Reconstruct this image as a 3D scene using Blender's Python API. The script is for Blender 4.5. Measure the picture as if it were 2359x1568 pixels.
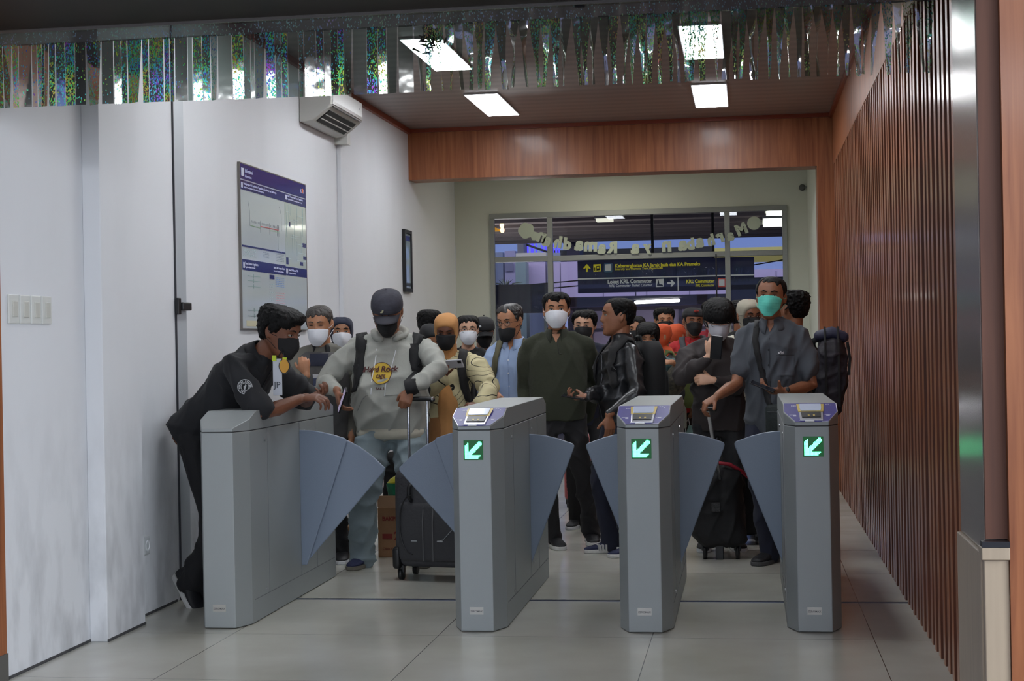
import bpy, bmesh, math, random
import numpy as np
from mathutils import Vector, Matrix, noise
from mathutils.bvhtree import BVHTree

# ---------------------------------------------------------------- clear
for o in list(bpy.data.objects): bpy.data.objects.remove(o)
scene = bpy.context.scene
COL = scene.collection
R = random.Random(7)

def srgb(r, g, b):
    def f(c):
        c /= 255.0
        return c / 12.92 if c <= 0.04045 else ((c + 0.055) / 1.055) ** 2.4
    return (f(r), f(g), f(b), 1.0)

# ---------------------------------------------------------------- camera
FPX, CAMZ = 3600.0, 1.37
YAW, ROLL, PITCH = math.atan(542 / FPX), 0.0185, 4 / FPX
def ray(px, py):
    x = px - 2359 / 2; y = -(py - 784.0)
    c, s = math.cos(ROLL), math.sin(ROLL)
    xr, yr = c * x + s * y, -s * x + c * y
    cp, sp = math.cos(PITCH), math.sin(PITCH)
    v = (xr, FPX * cp - yr * sp, FPX * sp + yr * cp)
    cy, sy = math.cos(YAW), math.sin(YAW)
    return Vector((v[0] * cy - v[1] * sy, v[0] * sy + v[1] * cy, v[2]))
def atY(px, py, Y):
    r = ray(px, py); return r * (Y / r.y) + Vector((0, 0, CAMZ))
def atX(px, py, X):
    r = ray(px, py); return r * (X / r.x) + Vector((0, 0, CAMZ))
def atZ(px, py, Z=0.0):
    r = ray(px, py); return r * ((Z - CAMZ) / r.z) + Vector((0, 0, CAMZ))

cd = bpy.data.cameras.new('camera'); cam = bpy.data.objects.new('camera', cd); COL.objects.link(cam)
fw = ray(1179.5, 784).normalized(); rt = (ray(1180.5, 784) - ray(1179.5, 784)).normalized(); up = rt.cross(fw)
M = Matrix((rt, up, -fw)).transposed().to_4x4(); M.translation = (0, 0, CAMZ)
cam.matrix_world = M
cd.lens = FPX / 2359 * 36; cd.sensor_width = 36; cd.clip_end = 300
scene.camera = cam

# ---------------------------------------------------------------- world, exposure
w = bpy.data.worlds.new('dusk'); scene.world = w; w.use_nodes = True
wn = w.node_tree; bg = wn.nodes['Background']
tc = wn.nodes.new('ShaderNodeTexCoord'); sx = wn.nodes.new('ShaderNodeSeparateXYZ'); cr = wn.nodes.new('ShaderNodeValToRGB')
wn.links.new(tc.outputs['Generated'], sx.inputs[0]); wn.links.new(sx.outputs['Z'], cr.inputs[0])
wn.links.new(cr.outputs[0], bg.inputs[0])
cr.color_ramp.elements[0].position = 0.0; cr.color_ramp.elements[0].color = srgb(128, 134, 178)
cr.color_ramp.elements[1].position = 0.09; cr.color_ramp.elements[1].color = srgb(98, 124, 184)
bg.inputs[1].default_value = 1.45
# area lights: concourse daylight, and fills added for gates, forecourt, canopy and platform
def area(name, loc, rot, sx_, sy_, power, col):
    l = bpy.data.lights.new(name, 'AREA'); l.shape = 'RECTANGLE'; l.size = sx_; l.size_y = sy_; l.energy = power; l.color = col
    o = bpy.data.objects.new(name, l); COL.objects.link(o); o.location = loc; o.rotation_euler = rot; return o
area('concourse_front_fill', (-.5, -8.0, 4.1), (math.radians(80), 0, 0), 12, .9, 780, (.90, .95, 1.0))  # added front light, kept high to stay out of the glass reflection
area('concourse_side_daylight', (6.7, -2.5, 2.5), (math.radians(90), 0, math.radians(90)), 9, 3.2, 1150, (.88, .94, 1.0))
area('roof_gap_daylight', (-6.8, -6.0, 5.3), (0, 0, 0), 4.2, 8.6, 700, (.92, .96, 1.0))
area('forecourt_fill', (-1.5, 32.0, 6.0), (math.radians(68), 0, 0), 22, 3, 480, (.97, .92, 1.0))  # added fill that brightens the lilac fascia
area('canopy_fill', (-5.6, 24.0, .25), (math.radians(195), 0, 0), 5, .8, 230, (1.0, .95, .90))  # invented light near the ground, brightens the canopy underside
area('platform_lamplight', (0, 38.5, 1.95), (math.radians(20), 0, 0), 8, .6, 120, (1.0, .96, 1.0))  # added under the soffit to carry the tube lamp's light
vs = scene.view_settings
vs.view_transform = 'Standard'; vs.look = 'None'; vs.gamma = 1.0; vs.use_curve_mapping = False; vs.exposure = -0.12

# ---------------------------------------------------------------- materials
MATS = {}
def mat(name, col, rough=0.6, metal=0.0, bump=0.0, bscale=60.0, vary=0.0, vscale=3.0, spec=0.5, stretch=(1, 1, 1), coat=0.0, emit=None, estr=0.0, sheen=0.0, sub=0.0):
    if name in MATS: return MATS[name]
    m = bpy.data.materials.new(name); m.use_nodes = True; nt = m.node_tree; b = nt.nodes['Principled BSDF']
    b.inputs['Base Color'].default_value = col; b.inputs['Roughness'].default_value = rough
    b.inputs['Metallic'].default_value = metal; b.inputs['Specular IOR Level'].default_value = spec
    if coat: b.inputs['Coat Weight'].default_value = coat; b.inputs['Coat Roughness'].default_value = 0.05
    if sheen: b.inputs['Sheen Weight'].default_value = sheen
    if sub: b.inputs['Subsurface Weight'].default_value = sub; b.inputs['Subsurface Scale'].default_value = 0.01
    if emit: b.inputs['Emission Color'].default_value = emit; b.inputs['Emission Strength'].default_value = estr
    tcn = nt.nodes.new('ShaderNodeTexCoord'); mp = nt.nodes.new('ShaderNodeMapping')
    mp.inputs['Scale'].default_value = stretch; nt.links.new(tcn.outputs['Object'], mp.inputs[0])
    if vary:
        n = nt.nodes.new('ShaderNodeTexNoise'); n.inputs['Scale'].default_value = vscale; n.inputs['Detail'].default_value = 5
        nt.links.new(mp.outputs[0], n.inputs['Vector'])
        mr = nt.nodes.new('ShaderNodeMapRange'); mr.inputs['From Min'].default_value = .3; mr.inputs['From Max'].default_value = .7
        mr.inputs['To Min'].default_value = 1 - vary; mr.inputs['To Max'].default_value = 1 + vary * .6
        nt.links.new(n.outputs['Fac'], mr.inputs['Value'])
        vm = nt.nodes.new('ShaderNodeVectorMath'); vm.operation = 'SCALE'; vm.inputs[0].default_value = col[:3]
        nt.links.new(mr.outputs[0], vm.inputs['Scale']); nt.links.new(vm.outputs[0], b.inputs['Base Color'])
    if bump:
        n2 = nt.nodes.new('ShaderNodeTexNoise'); n2.inputs['Scale'].default_value = bscale; n2.inputs['Detail'].default_value = 4
        nt.links.new(mp.outputs[0], n2.inputs['Vector'])
        bp = nt.nodes.new('ShaderNodeBump'); bp.inputs['Strength'].default_value = bump; bp.inputs['Distance'].default_value = 0.01
        nt.links.new(n2.outputs['Fac'], bp.inputs['Height']); nt.links.new(bp.outputs[0], b.inputs['Normal'])
    MATS[name] = m; return m

def wood(name, c1, c2, rough=0.35, axis='Z', scale=1.0, coat=0.0):
    if name in MATS: return MATS[name]
    m = bpy.data.materials.new(name); m.use_nodes = True; nt = m.node_tree; b = nt.nodes['Principled BSDF']
    tcn = nt.nodes.new('ShaderNodeTexCoord'); mp = nt.nodes.new('ShaderNodeMapping')
    s = {'Z': (14, 14, .7), 'Y': (14, .7, 14), 'X': (.7, 14, 14)}[axis]
    mp.inputs['Scale'].default_value = tuple(k * scale for k in s); nt.links.new(tcn.outputs['Object'], mp.inputs[0])
    n = nt.nodes.new('ShaderNodeTexNoise'); n.inputs['Scale'].default_value = 1.5; n.inputs['Detail'].default_value = 8; n.inputs['Distortion'].default_value = 1.2
    nt.links.new(mp.outputs[0], n.inputs['Vector'])
    r = nt.nodes.new('ShaderNodeValToRGB'); r.color_ramp.elements[0].position = .32; r.color_ramp.elements[1].position = .68
    r.color_ramp.elements[0].color = c1; r.color_ramp.elements[1].color = c2
    nt.links.new(n.outputs['Fac'], r.inputs[0]); nt.links.new(r.outputs[0], b.inputs['Base Color'])
    b.inputs['Roughness'].default_value = rough
    if coat: b.inputs['Coat Weight'].default_value = coat; b.inputs['Coat Roughness'].default_value = .12
    MATS[name] = m; return m

def emitm(name, col, s):
    if name in MATS: return MATS[name]
    m = bpy.data.materials.new(name); m.use_nodes = True; nt = m.node_tree
    e = nt.nodes.new('ShaderNodeEmission'); e.inputs[0].default_value = col; e.inputs[1].default_value = s
    nt.links.new(e.outputs[0], nt.nodes['Material Output'].inputs[0]); nt.nodes.remove(nt.nodes['Principled BSDF'])
    MATS[name] = m; return m

# ---------------------------------------------------------------- mesh builder
class MB:
    def __init__(s): s.v = []; s.f = []; s.m = []
    def add(s, vs_, fs_, mi=0):
        k = len(s.v); s.v += [tuple(v) for v in vs_]; s.f += [tuple(i + k for i in f) for f in fs_]; s.m += [mi] * len(fs_); return s
    def box(s, x0, x1, y0, y1, z0, z1, mi=0, M=None):
        p = [(x0, y0, z0), (x1, y0, z0), (x1, y1, z0), (x0, y1, z0), (x0, y0, z1), (x1, y0, z1), (x1, y1, z1), (x0, y1, z1)]
        if M is not None: p = [M @ Vector(q) for q in p]
        return s.add(p, [(3, 2, 1, 0), (4, 5, 6, 7), (0, 1, 5, 4), (1, 2, 6, 5), (2, 3, 7, 6), (3, 0, 4, 7)], mi)
    def prism(s, pts, d, mi=0):
        """pts: closed 3D outline, d: extrusion vector"""
        n = len(pts); d = Vector(d); a = [Vector(p) for p in pts]; b = [p + d for p in a]
        return s.add(a + b, [tuple(range(n))[::-1], tuple(range(n, 2 * n))] + [(i, (i + 1) % n, (i + 1) % n + n, i + n) for i in range(n)], mi)
    def loft(s, rings, mi=0, cap=True):
        n = len(rings[0]); k0 = len(s.v)
        vs_ = [tuple(p) for r in rings for p in r]; fs = []
        for j in range(len(rings) - 1):
            for i in range(n):
                a = j * n + i; b = j * n + (i + 1) % n; fs.append((a, b, b + n, a + n))
        if cap:
            c0 = np.mean([tuple(p) for p in rings[0]], axis=0); c1 = np.mean([tuple(p) for p in rings[-1]], axis=0)
            vs_ += [tuple(c0), tuple(c1)]; q = len(rings) * n
            for i in range(n):
                fs.append((q, (i + 1) % n, i)); o = (len(rings) - 1) * n; fs.append((q + 1, o + i, o + (i + 1) % n))
        return s.add(vs_, fs, mi)
    def tube(s, pts, rad, n=12, mi=0, ref=None, round_=True):
        pts = [Vector(p) for p in pts]; m = len(pts)
        if not isinstance(rad, (list, tuple)): rad = [rad] * m
        rad = [(r if isinstance(r, (list, tuple)) else (r, r)) for r in rad]
        T = []
        for i in range(m):
            t = (pts[min(i + 1, m - 1)] - pts[max(i - 1, 0)]); T.append(t.normalized() if t.length > 1e-9 else Vector((0, 0, 1)))
        u = Vector(ref) if ref is not None else (Vector((0, -1, 0)) if abs(T[0].y) < .9 else Vector((1, 0, 0)))
        rings = []
        def ring(c, t, u, ra, rb, k=1.0):
            v = t.cross(u); return [c + u * (math.cos(a) * rb * k) + v * (math.sin(a) * ra * k) for a in [2 * math.pi * i / n for i in range(n)]]
        us = []
        for i in range(m):
            u = (u - T[i] * u.dot(T[i])).normalized(); us.append(u)
        if round_:
            for a in (80, 55, 28):
                r = max(rad[0]); k = math.cos(math.radians(a)); rings.append(ring(pts[0] - T[0] * (min(rad[0]) * math.sin(math.radians(a))), T[0], us[0], rad[0][0], rad[0][1], k))
        for i in range(m): rings.append(ring(pts[i], T[i], us[i], rad[i][0], rad[i][1]))
        if round_:
            for a in (28, 55, 80):
                k = math.cos(math.radians(a)); rings.append(ring(pts[-1] + T[-1] * (min(rad[-1]) * math.sin(math.radians(a))), T[-1], us[-1], rad[-1][0], rad[-1][1], k))
        return s.loft(rings, mi)
    def ball(s, c, r, mi=0, nu=16, nv=10, M=None):
        if not isinstance(r, (list, tuple)): r = (r, r, r)
        rings = []
        for j in range(1, nv):
            ph = math.pi * j / nv
            rings.append([Vector((r[0] * math.sin(ph) * math.cos(t), r[1] * math.sin(ph) * math.sin(t), -r[2] * math.cos(ph))) for t in [2 * math.pi * i / nu for i in range(nu)]])
        c = Vector(c)
        if M is not None: rings = [[M @ p + c for p in q] for q in rings]
        else: rings = [[p + c for p in q] for q in rings]
        return s.loft(rings, mi)
    def lathe(s, prof, c=(0, 0, 0), n=20, mi=0, M=None):
        rings = [[Vector((r * math.cos(t), r * math.sin(t), z)) for t in [2 * math.pi * i / n for i in range(n)]] for r, z in prof]
        c = Vector(c)
        rings = [[(M @ p if M is not None else p) + c for p in q] for q in rings]
        return s.loft(rings, mi)
    def build(s, name, mats, parent=None, smooth=False, bevel=0.0, loc=None):
        me = bpy.data.meshes.new(name); me.from_pydata([tuple(v) for v in s.v], [], s.f)
        if not isinstance(mats, (list, tuple)): mats = [mats]
        for q in mats: me.materials.append(q)
        if len(mats) > 1: me.polygons.foreach_set('material_index', s.m)
        bm = bmesh.new(); bm.from_mesh(me); bmesh.ops.recalc_face_normals(bm, faces=bm.faces); bm.to_mesh(me); bm.free()
        if smooth: me.polygons.foreach_set('use_smooth', [True] * len(me.polygons))
        o = bpy.data.objects.new(name, me); COL.objects.link(o)
        if parent is not None: o.parent = parent
        if loc is not None: o.location = loc
        if bevel:
            md = o.modifiers.new('b', 'BEVEL'); md.width = bevel; md.segments = 2; md.limit_method = 'ANGLE'; md.angle_limit = math.radians(40)
            md.harden_normals = False
        return o

def tag(o, label=None, cat=None, group=None, kind=None):
    if label: o['label'] = label
    if cat: o['category'] = cat
    if group: o['group'] = group
    if kind: o['kind'] = kind
    return o
def empty(name, loc, label, cat, rz=0.0, group=None):
    o = bpy.data.objects.new(name, None); COL.objects.link(o); o.location = loc; o.rotation_euler = (0, 0, rz); o.empty_display_size = .1
    return tag(o, label, cat, group)
def struct(o): o['kind'] = 'structure'; return o
def copy_tree(o, parent=None):
    c = o.copy(); COL.objects.link(c)
    if parent is not None: c.parent = parent
    for ch in list(o.children): copy_tree(ch, c)
    return c

def text(name, s, size, m, parent, loc, M3, ext=0.001, align='LEFT', shear=0.0, bold=0.0, sx=1.0, bevel=0.0):
    """M3: 3x3 matrix mapping text plane (x right, y up, z out) into parent space; origin at baseline"""
    cu = bpy.data.curves.new(name, 'FONT'); cu.body = s; cu.size = size; cu.extrude = ext; cu.align_x = align; cu.shear = shear; cu.offset = bold
    cu.bevel_depth = bevel; cu.resolution_u = 4
    t = bpy.data.objects.new(name, cu); COL.objects.link(t)
    bpy.context.view_layer.update()
    me = bpy.data.meshes.new_from_object(t.evaluated_get(bpy.context.evaluated_depsgraph_get()))
    bpy.data.objects.remove(t); bpy.data.curves.remove(cu)
    MM = M3.to_4x4() @ Matrix.Diagonal((sx, 1, 1, 1)); MM.translation = loc
    me.transform(MM)
    if MM.determinant() < 0: me.flip_normals()
    me.materials.clear(); me.materials.append(m); me.name = name
    o = bpy.data.objects.new(name, me); COL.objects.link(o)
    if parent is not None: o.parent = parent
    return o
FRONT = Matrix(((1, 0, 0), (0, 0, -1), (0, 1, 0)))       # text facing -Y
LEFTW = Matrix(((0, 0, 1), (1, 0, 0), (0, 1, 0)))        # text on the left wall, reading along +Y, facing +X
# ---------------------------------------------------------------- the room: levels and colours
XL, XR, ZC, YB, YW = -3.08, 0.787, 3.36, 14.2, 16.5
def plaster(name, base, dirty=True):
    m = bpy.data.materials.new(name); m.use_nodes = True; nt = m.node_tree; b = nt.nodes['Principled BSDF']
    b.inputs['Roughness'].default_value = .62
    tcn = nt.nodes.new('ShaderNodeTexCoord')
    n = nt.nodes.new('ShaderNodeTexNoise'); n.inputs['Scale'].default_value = 1.6; n.inputs['Detail'].default_value = 6
    mp = nt.nodes.new('ShaderNodeMapping'); mp.inputs['Scale'].default_value = (1, 1, .45)
    nt.links.new(tcn.outputs['Object'], mp.inputs[0]); nt.links.new(mp.outputs[0], n.inputs['Vector'])
    n2 = nt.nodes.new('ShaderNodeTexNoise'); n2.inputs['Scale'].default_value = 9; n2.inputs['Detail'].default_value = 8
    nt.links.new(mp.outputs[0], n2.inputs['Vector'])
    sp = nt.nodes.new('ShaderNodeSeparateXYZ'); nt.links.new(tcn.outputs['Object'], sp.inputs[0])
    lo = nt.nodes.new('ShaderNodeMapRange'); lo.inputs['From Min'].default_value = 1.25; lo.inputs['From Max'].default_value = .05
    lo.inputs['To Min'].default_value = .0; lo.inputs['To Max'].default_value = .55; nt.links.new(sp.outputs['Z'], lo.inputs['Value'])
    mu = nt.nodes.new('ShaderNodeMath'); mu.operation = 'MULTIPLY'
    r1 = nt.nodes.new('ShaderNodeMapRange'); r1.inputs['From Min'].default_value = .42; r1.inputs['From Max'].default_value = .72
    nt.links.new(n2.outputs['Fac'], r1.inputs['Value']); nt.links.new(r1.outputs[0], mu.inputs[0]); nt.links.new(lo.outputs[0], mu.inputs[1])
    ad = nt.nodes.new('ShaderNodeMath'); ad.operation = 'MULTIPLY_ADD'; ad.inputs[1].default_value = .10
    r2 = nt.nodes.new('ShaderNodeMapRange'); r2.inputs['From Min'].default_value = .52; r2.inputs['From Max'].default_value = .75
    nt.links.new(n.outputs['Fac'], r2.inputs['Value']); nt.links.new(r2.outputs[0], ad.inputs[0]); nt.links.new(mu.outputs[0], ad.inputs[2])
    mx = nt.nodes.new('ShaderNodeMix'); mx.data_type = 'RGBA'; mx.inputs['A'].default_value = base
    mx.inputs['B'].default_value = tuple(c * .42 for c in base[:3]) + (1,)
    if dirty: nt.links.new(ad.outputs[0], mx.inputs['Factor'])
    else: mx.inputs['Factor'].default_value = 0.03
    nt.links.new(mx.outputs['Result'], b.inputs['Base Color'])
    bp = nt.nodes.new('ShaderNodeBump'); bp.inputs['Strength'].default_value = .12; bp.inputs['Distance'].default_value = .01
    nt.links.new(n2.outputs['Fac'], bp.inputs['Height']); nt.links.new(bp.outputs[0], b.inputs['Normal'])
    return m
M_wall = plaster('white_plaster', srgb(222, 224, 228))
M_wallb = plaster('cream_plaster', srgb(205, 208, 196), False)
M_wood = wood('orange_wood', srgb(126, 68, 34), srgb(164, 100, 60), .42, 'Z', coat=.12)
M_woodd = wood('dark_wood', srgb(72, 38, 24), srgb(98, 58, 40), .6, 'Z', .9)
M_slat = wood('slat_wood', srgb(148, 88, 54), srgb(190, 126, 86), .32, 'Z', coat=.5)
M_trim = mat('red_brown_trim', srgb(132, 58, 34), .4)
M_fluo = emitm('panel_light', (0.93, 0.96, 1, 1), 23.0)

# floor
def floor_mat():
    m = bpy.data.materials.new('polished_tile'); m.use_nodes = True; nt = m.node_tree; b = nt.nodes['Principled BSDF']
    tcn = nt.nodes.new('ShaderNodeTexCoord'); sp = nt.nodes.new('ShaderNodeSeparateXYZ'); nt.links.new(tcn.outputs['Object'], sp.inputs[0])
    def joint(sock, off, pitch, wd):
        a = nt.nodes.new('ShaderNodeMath'); a.operation = 'ADD'; a.inputs[1].default_value = off; nt.links.new(sock, a.inputs[0])
        f = nt.nodes.new('ShaderNodeMath'); f.operation = 'PINGPONG'; f.inputs[1].default_value = pitch / 2; nt.links.new(a.outputs[0], f.inputs[0])
        l = nt.nodes.new('ShaderNodeMath'); l.operation = 'LESS_THAN'; l.inputs[1].default_value = wd; nt.links.new(f.outputs[0], l.inputs[0]); return l
    j1 = joint(sp.outputs['X'], 1.46, 1.0, .0017); j2 = joint(sp.outputs['Y'], -8.2, 1.0, .0013)
    mxx = nt.nodes.new('ShaderNodeMath'); mxx.operation = 'MAXIMUM'; nt.links.new(j1.outputs[0], mxx.inputs[0]); nt.links.new(j2.outputs[0], mxx.inputs[1])
    n = nt.nodes.new('ShaderNodeTexNoise'); n.inputs['Scale'].default_value = 1.3; n.inputs['Detail'].default_value = 8; nt.links.new(tcn.outputs['Object'], n.inputs['Vector'])
    r = nt.nodes.new('ShaderNodeValToRGB'); r.color_ramp.elements[0].position = .3; r.color_ramp.elements[1].position = .7
    r.color_ramp.elements[0].color = srgb(182, 179, 168); r.color_ramp.elements[1].color = srgb(202, 200, 192)
    nt.links.new(n.outputs['Fac'], r.inputs[0])
    mx = nt.nodes.new('ShaderNodeMix'); mx.data_type = 'RGBA'; mx.inputs['B'].default_value = srgb(70, 66, 60)
    nt.links.new(mxx.outputs[0], mx.inputs['Factor']); nt.links.new(r.outputs[0], mx.inputs['A']); nt.links.new(mx.outputs['Result'], b.inputs['Base Color'])
    n2 = nt.nodes.new('ShaderNodeTexNoise'); n2.inputs['Scale'].default_value = 5; n2.inputs['Detail'].default_value = 6; nt.links.new(tcn.outputs['Object'], n2.inputs['Vector'])
    r2 = nt.nodes.new('ShaderNodeMapRange'); r2.inputs['To Min'].default_value = .10; r2.inputs['To Max'].default_value = .26
    nt.links.new(n2.outputs['Fac'], r2.inputs['Value']); nt.links.new(r2.outputs[0], b.inputs['Roughness'])
    b.inputs['Specular IOR Level'].default_value = .55
    return m
M_tile = floor_mat()
struct(MB().box(-9, 7, 5.0, 17.2, -.06, 0).build('floor', M_tile))
struct(MB().box(-9, 7, -12, 5.0, -.06, 0).build('floor_concourse', mat('concourse_tile', srgb(96, 88, 80), .35, vary=.1)))
# dark aluminium strip let into the floor between the gates
struct(MB().box(-3.07, XR, 8.19, 8.215, -.002, .0035).build('trim_1', mat('strip_metal', srgb(62, 66, 84), .35, .6)))

# left wall: near length, pilasters, long stretch; one mesh
b = MB()
b.box(XL - .2, XL, 5.9, YW, 0, ZC + .05)
b.box(XL, -2.992, 6.965, 7.43, 0, ZC)           # near pilaster
b.box(XL, XL + .035, 11.62, 11.98, 0, ZC)       # shallow pilaster below the air conditioner
struct(b.build('wall_left', M_wall, bevel=.004))
# thin dark line along the foot of the wall
b = MB(); b.box(XL - .001, XL + .004, 5.9, 6.965, 0, .012); b.box(-2.994, -2.988, 6.965, 7.43, 0, .012); b.box(XL - .001, XL + .004, 7.43, 8.1, 0, .012)
struct(b.build('baseboard_left', mat('wall_foot_dark', srgb(70, 70, 72), .8, vary=.4, vscale=20)))
# flush grey steel cover strip with its dark gap
g = MB(); g.box(XL, XL + .006, 8.155, 8.31, 0, ZC - .02)
struct(g.build('trim_2', mat('grey_steel_strip', srgb(186, 192, 198), .35, .1), bevel=.002))
struct(MB().box(XL, XL + .008, 8.142, 8.155, 0, ZC - .02).build('trim_3', mat('gap_black', srgb(52, 54, 60), .7)))

# right side: slatted wall, plain wood above, corner pillar, beam across
b = MB(); b.box(XR + .014, XR + .12, 5.9, YB + .3, 0, ZC, 1)
b.box(XR - .004, XR + .02, 6.06, 14.12, 2.895, 2.912)
y = 5.93; rr = random.Random(3)
while y < 14.05:
    wd = .058 + rr.random() * .022
    xs_ = XR - rr.random() * .004; b.box(xs_ + .0012, XR + .016, y, y + wd, 0, 2.9, 1); b.box(xs_, xs_ + .0011, y + .001, y + wd, 0, 2.899, 0); y += .132 + rr.random() * .028
struct(b.build('wall_right', [M_slat, wood('slat_wood_shaded', srgb(80, 40, 24), srgb(112, 60, 36), .5)]))  # slat sides and backing painted darker, as shade between the slats
struct(MB().box(XR - .004, XR + .05, 6.0, 14.14, 2.912, ZC).build('trim_4', M_wood))
struct(MB().box(XR - .03, XR + .02, 6.0, YB, ZC - .045, ZC).build('trim_5', M_trim))
struct(MB().box(.642, XR + .3, YB, YB + .3, 0, ZC).build('trim_6', M_wood))
struct(MB().box(XL, .642, YB, YB + .3, 2.892, ZC).build('trim_7', M_wood))
struct(MB().box(XL, XR, YB - .03, YB + .002, ZC - .035, ZC).build('trim_8', M_trim))
struct(MB().box(XL - .002, XL + .03, 6.0, YB, ZC - .045, ZC).build('trim_9', M_trim))

# ceiling of narrow pvc boards
def ceil_mat():
    m = bpy.data.materials.new('pvc_ceiling'); m.use_nodes = True; nt = m.node_tree; b = nt.nodes['Principled BSDF']
    tcn = nt.nodes.new('ShaderNodeTexCoord'); wv = nt.nodes.new('ShaderNodeTexWave'); wv.bands_direction = 'Y'; wv.inputs['Scale'].default_value = 1.6
    wv.inputs['Distortion'].default_value = 0.2
    nt.links.new(tcn.outputs['Object'], wv.inputs['Vector'])
    r = nt.nodes.new('ShaderNodeValToRGB'); r.color_ramp.elements[0].color = srgb(128, 117, 112); r.color_ramp.elements[1].color = srgb(146, 134, 128)
    nt.links.new(wv.outputs['Fac'], r.inputs[0]); nt.links.new(r.outputs[0], b.inputs['Base Color']); b.inputs['Roughness'].default_value = .35
    return m
struct(MB().box(XL - .2, XR + .4, 5.9, YW + .2, ZC, ZC + .08).build('ceiling', ceil_mat()))
b = MB(); b.box(XL, XR, YB + .3, YW, 3.12, 3.16); struct(b.build('trim_10', M_wallb))

# ceiling panel lights
def lamp_panel(x, y, label, on=True):
    e = empty('ceiling_light', (x, y, ZC), label, 'ceiling light', group='flat panel lights in the ceiling')
    MB().box(-.142, .142, -.602, .602, -.012, -.0005).build('frame', mat('lamp_frame', srgb(200, 202, 206), .4), e, bevel=.003)
    MB().box(-.132, .132, -.59, .59, -.0145, -.0121).build('diffuser', M_fluo, e)
for x, nm in ((-2.065, 'left'), (-.262, 'right')):
    for yy, wh in ((12.88, 'in front of the wooden beam'), (10.54, 'behind the foil fringe'), (8.2, 'nearest the foil fringe')):
        lamp_panel(x, yy, 'white flat panel light in the %s ceiling row, %s' % (nm, wh))
e = empty('ceiling_light', (-1.4, 15.4, 3.12), 'warm panel light above the lobby between beam and glass front', 'ceiling light')
MB().box(-.3, .3, -.3, .3, -.03, -.001).build('diffuser', emitm('warm_panel', (1, .95, .80, 1), 12), e)

# back wall with the glazed front
WX0, WX1, WZ1 = -2.70, .43, 2.745
b = MB()
b.box(XL, WX0, YW, YW + .2, 0, 3.2); b.box(WX1, XR + .3, YW, YW + .2, 0, 3.2); b.box(WX0, WX1, YW, YW + .2, WZ1, 3.2)
b.box(WX0, WX1, YW, YW + .2, 0, .06)
b.box(.642, .66, YB + .3, YW, 0, 3.2)
struct(b.build('wall_back', M_wallb))
alu = mat('aluminium_frame', srgb(150, 154, 150), .4, .3)
def bar(b, x0, x1, z0, z1, d=.05): b.box(x0, x1, YW - .02, YW + d, z0, z1)
b = MB()
bar(b, WX0, WX1, WZ1 - .055, WZ1); bar(b, WX0, WX0 + .045, .06, WZ1 - .055); bar(b, WX1 - .05, WX1, .06, WZ1 - .055)
for x in (-2.085, -.215): bar(b, x, x + .055, .06, WZ1 - .055)
for x0, x1 in ((WX0 + .045, -2.085), (-2.03, -.215), (-.16, WX1 - .05)):
    bar(b, x0, x1, 2.225, 2.28); bar(b, x0, x1, .06, .11)
win = struct(b.build('window_1', alu, bevel=.003))
def glass_mat():
    m = bpy.data.materials.new('window_glass'); m.use_nodes = True; nt = m.node_tree; nt.nodes.remove(nt.nodes['Principled BSDF'])
    t = nt.nodes.new('ShaderNodeBsdfTransparent'); t.inputs[0].default_value = (.86, .88, .9, 1)
    g = nt.nodes.new('ShaderNodeBsdfGlossy'); g.inputs['Roughness'].default_value = .01; g.inputs[0].default_value = (1, 1, 1, 1)
    fr = nt.nodes.new('ShaderNodeFresnel'); fr.inputs[0].default_value = 1.36
    mx = nt.nodes.new('ShaderNodeMixShader'); nt.links.new(fr.outputs[0], mx.inputs[0]); nt.links.new(t.outputs[0], mx.inputs[1]); nt.links.new(g.outputs[0], mx.inputs[2])
    nt.links.new(mx.outputs[0], nt.nodes['Material Output'].inputs[0]); return m
M_glass = glass_mat()
for x0, x1 in ((WX0 + .04, -2.08), (-2.035, -.21), (-.165, WX1 - .045)):
    MB().box(x0, x1, YW + .012, YW + .016, 2.27, WZ1 - .05).build('glass_pane', M_glass, win)
    MB().box(x0, x1, YW + .012, YW + .016, .1, 2.235).build('glass_pane', M_glass, win)
# closer rod of the glass doors
MB().box(-.315, -.30, YW - .04, YW - .02, 1.2, 2.25).build('door_rod', mat('black_rod', srgb(22, 22, 24), .4), win)

ZH0 = 2.654
# near opening: jambs, header, base block
struct(MB().box(.66, .7195, 4.622, 5.12, .744, ZH0).build('trim_11', mat('brushed_laminate', srgb(160, 148, 138), .22, .5, vary=.08, vscale=2, stretch=(40, 40, .6)), bevel=.002))
struct(MB().box(.722, 1.6, 4.575, 5.598, 0, ZH0).build('trim_12', M_wood))
struct(MB().box(.661, .7215, 4.60, 4.621, .785, ZH0).build('trim_13', M_woodd))
M_cream = mat('beige_laminate', srgb(176, 158, 136), .45, vary=.1, vscale=3, stretch=(10, 10, .7))
b = MB(); b.box(.648, .7215, 4.622, 5.13, 0, .742); b.box(.653, .7215, 4.585, 4.6215, 0, .73); b.box(.643, .721, 4.56, 4.6215, .73, .765)
struct(b.build('trim_14', M_cream, bevel=.003))
struct(MB().box(.645, .721, 4.56, 4.6, .766, .782).build('trim_15', mat('black_strip', srgb(34, 34, 40), .3)))
# left jamb
xj = atY(7, 1000, 5.9).x
struct(MB().box(xj - .4, xj, 5.6, 5.9, .16, 2.7).build('trim_17', M_wood)); struct(MB().box(xj - .4, xj + .006, 5.59, 5.9, 0, .16).build('trim_18', mat('grey_plinth', srgb(90, 88, 84), .6)))
struct(MB().box(XL - .2, xj - .3, 5.7, 5.95, 0, ZC).build('wall_front', M_wall))
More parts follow.
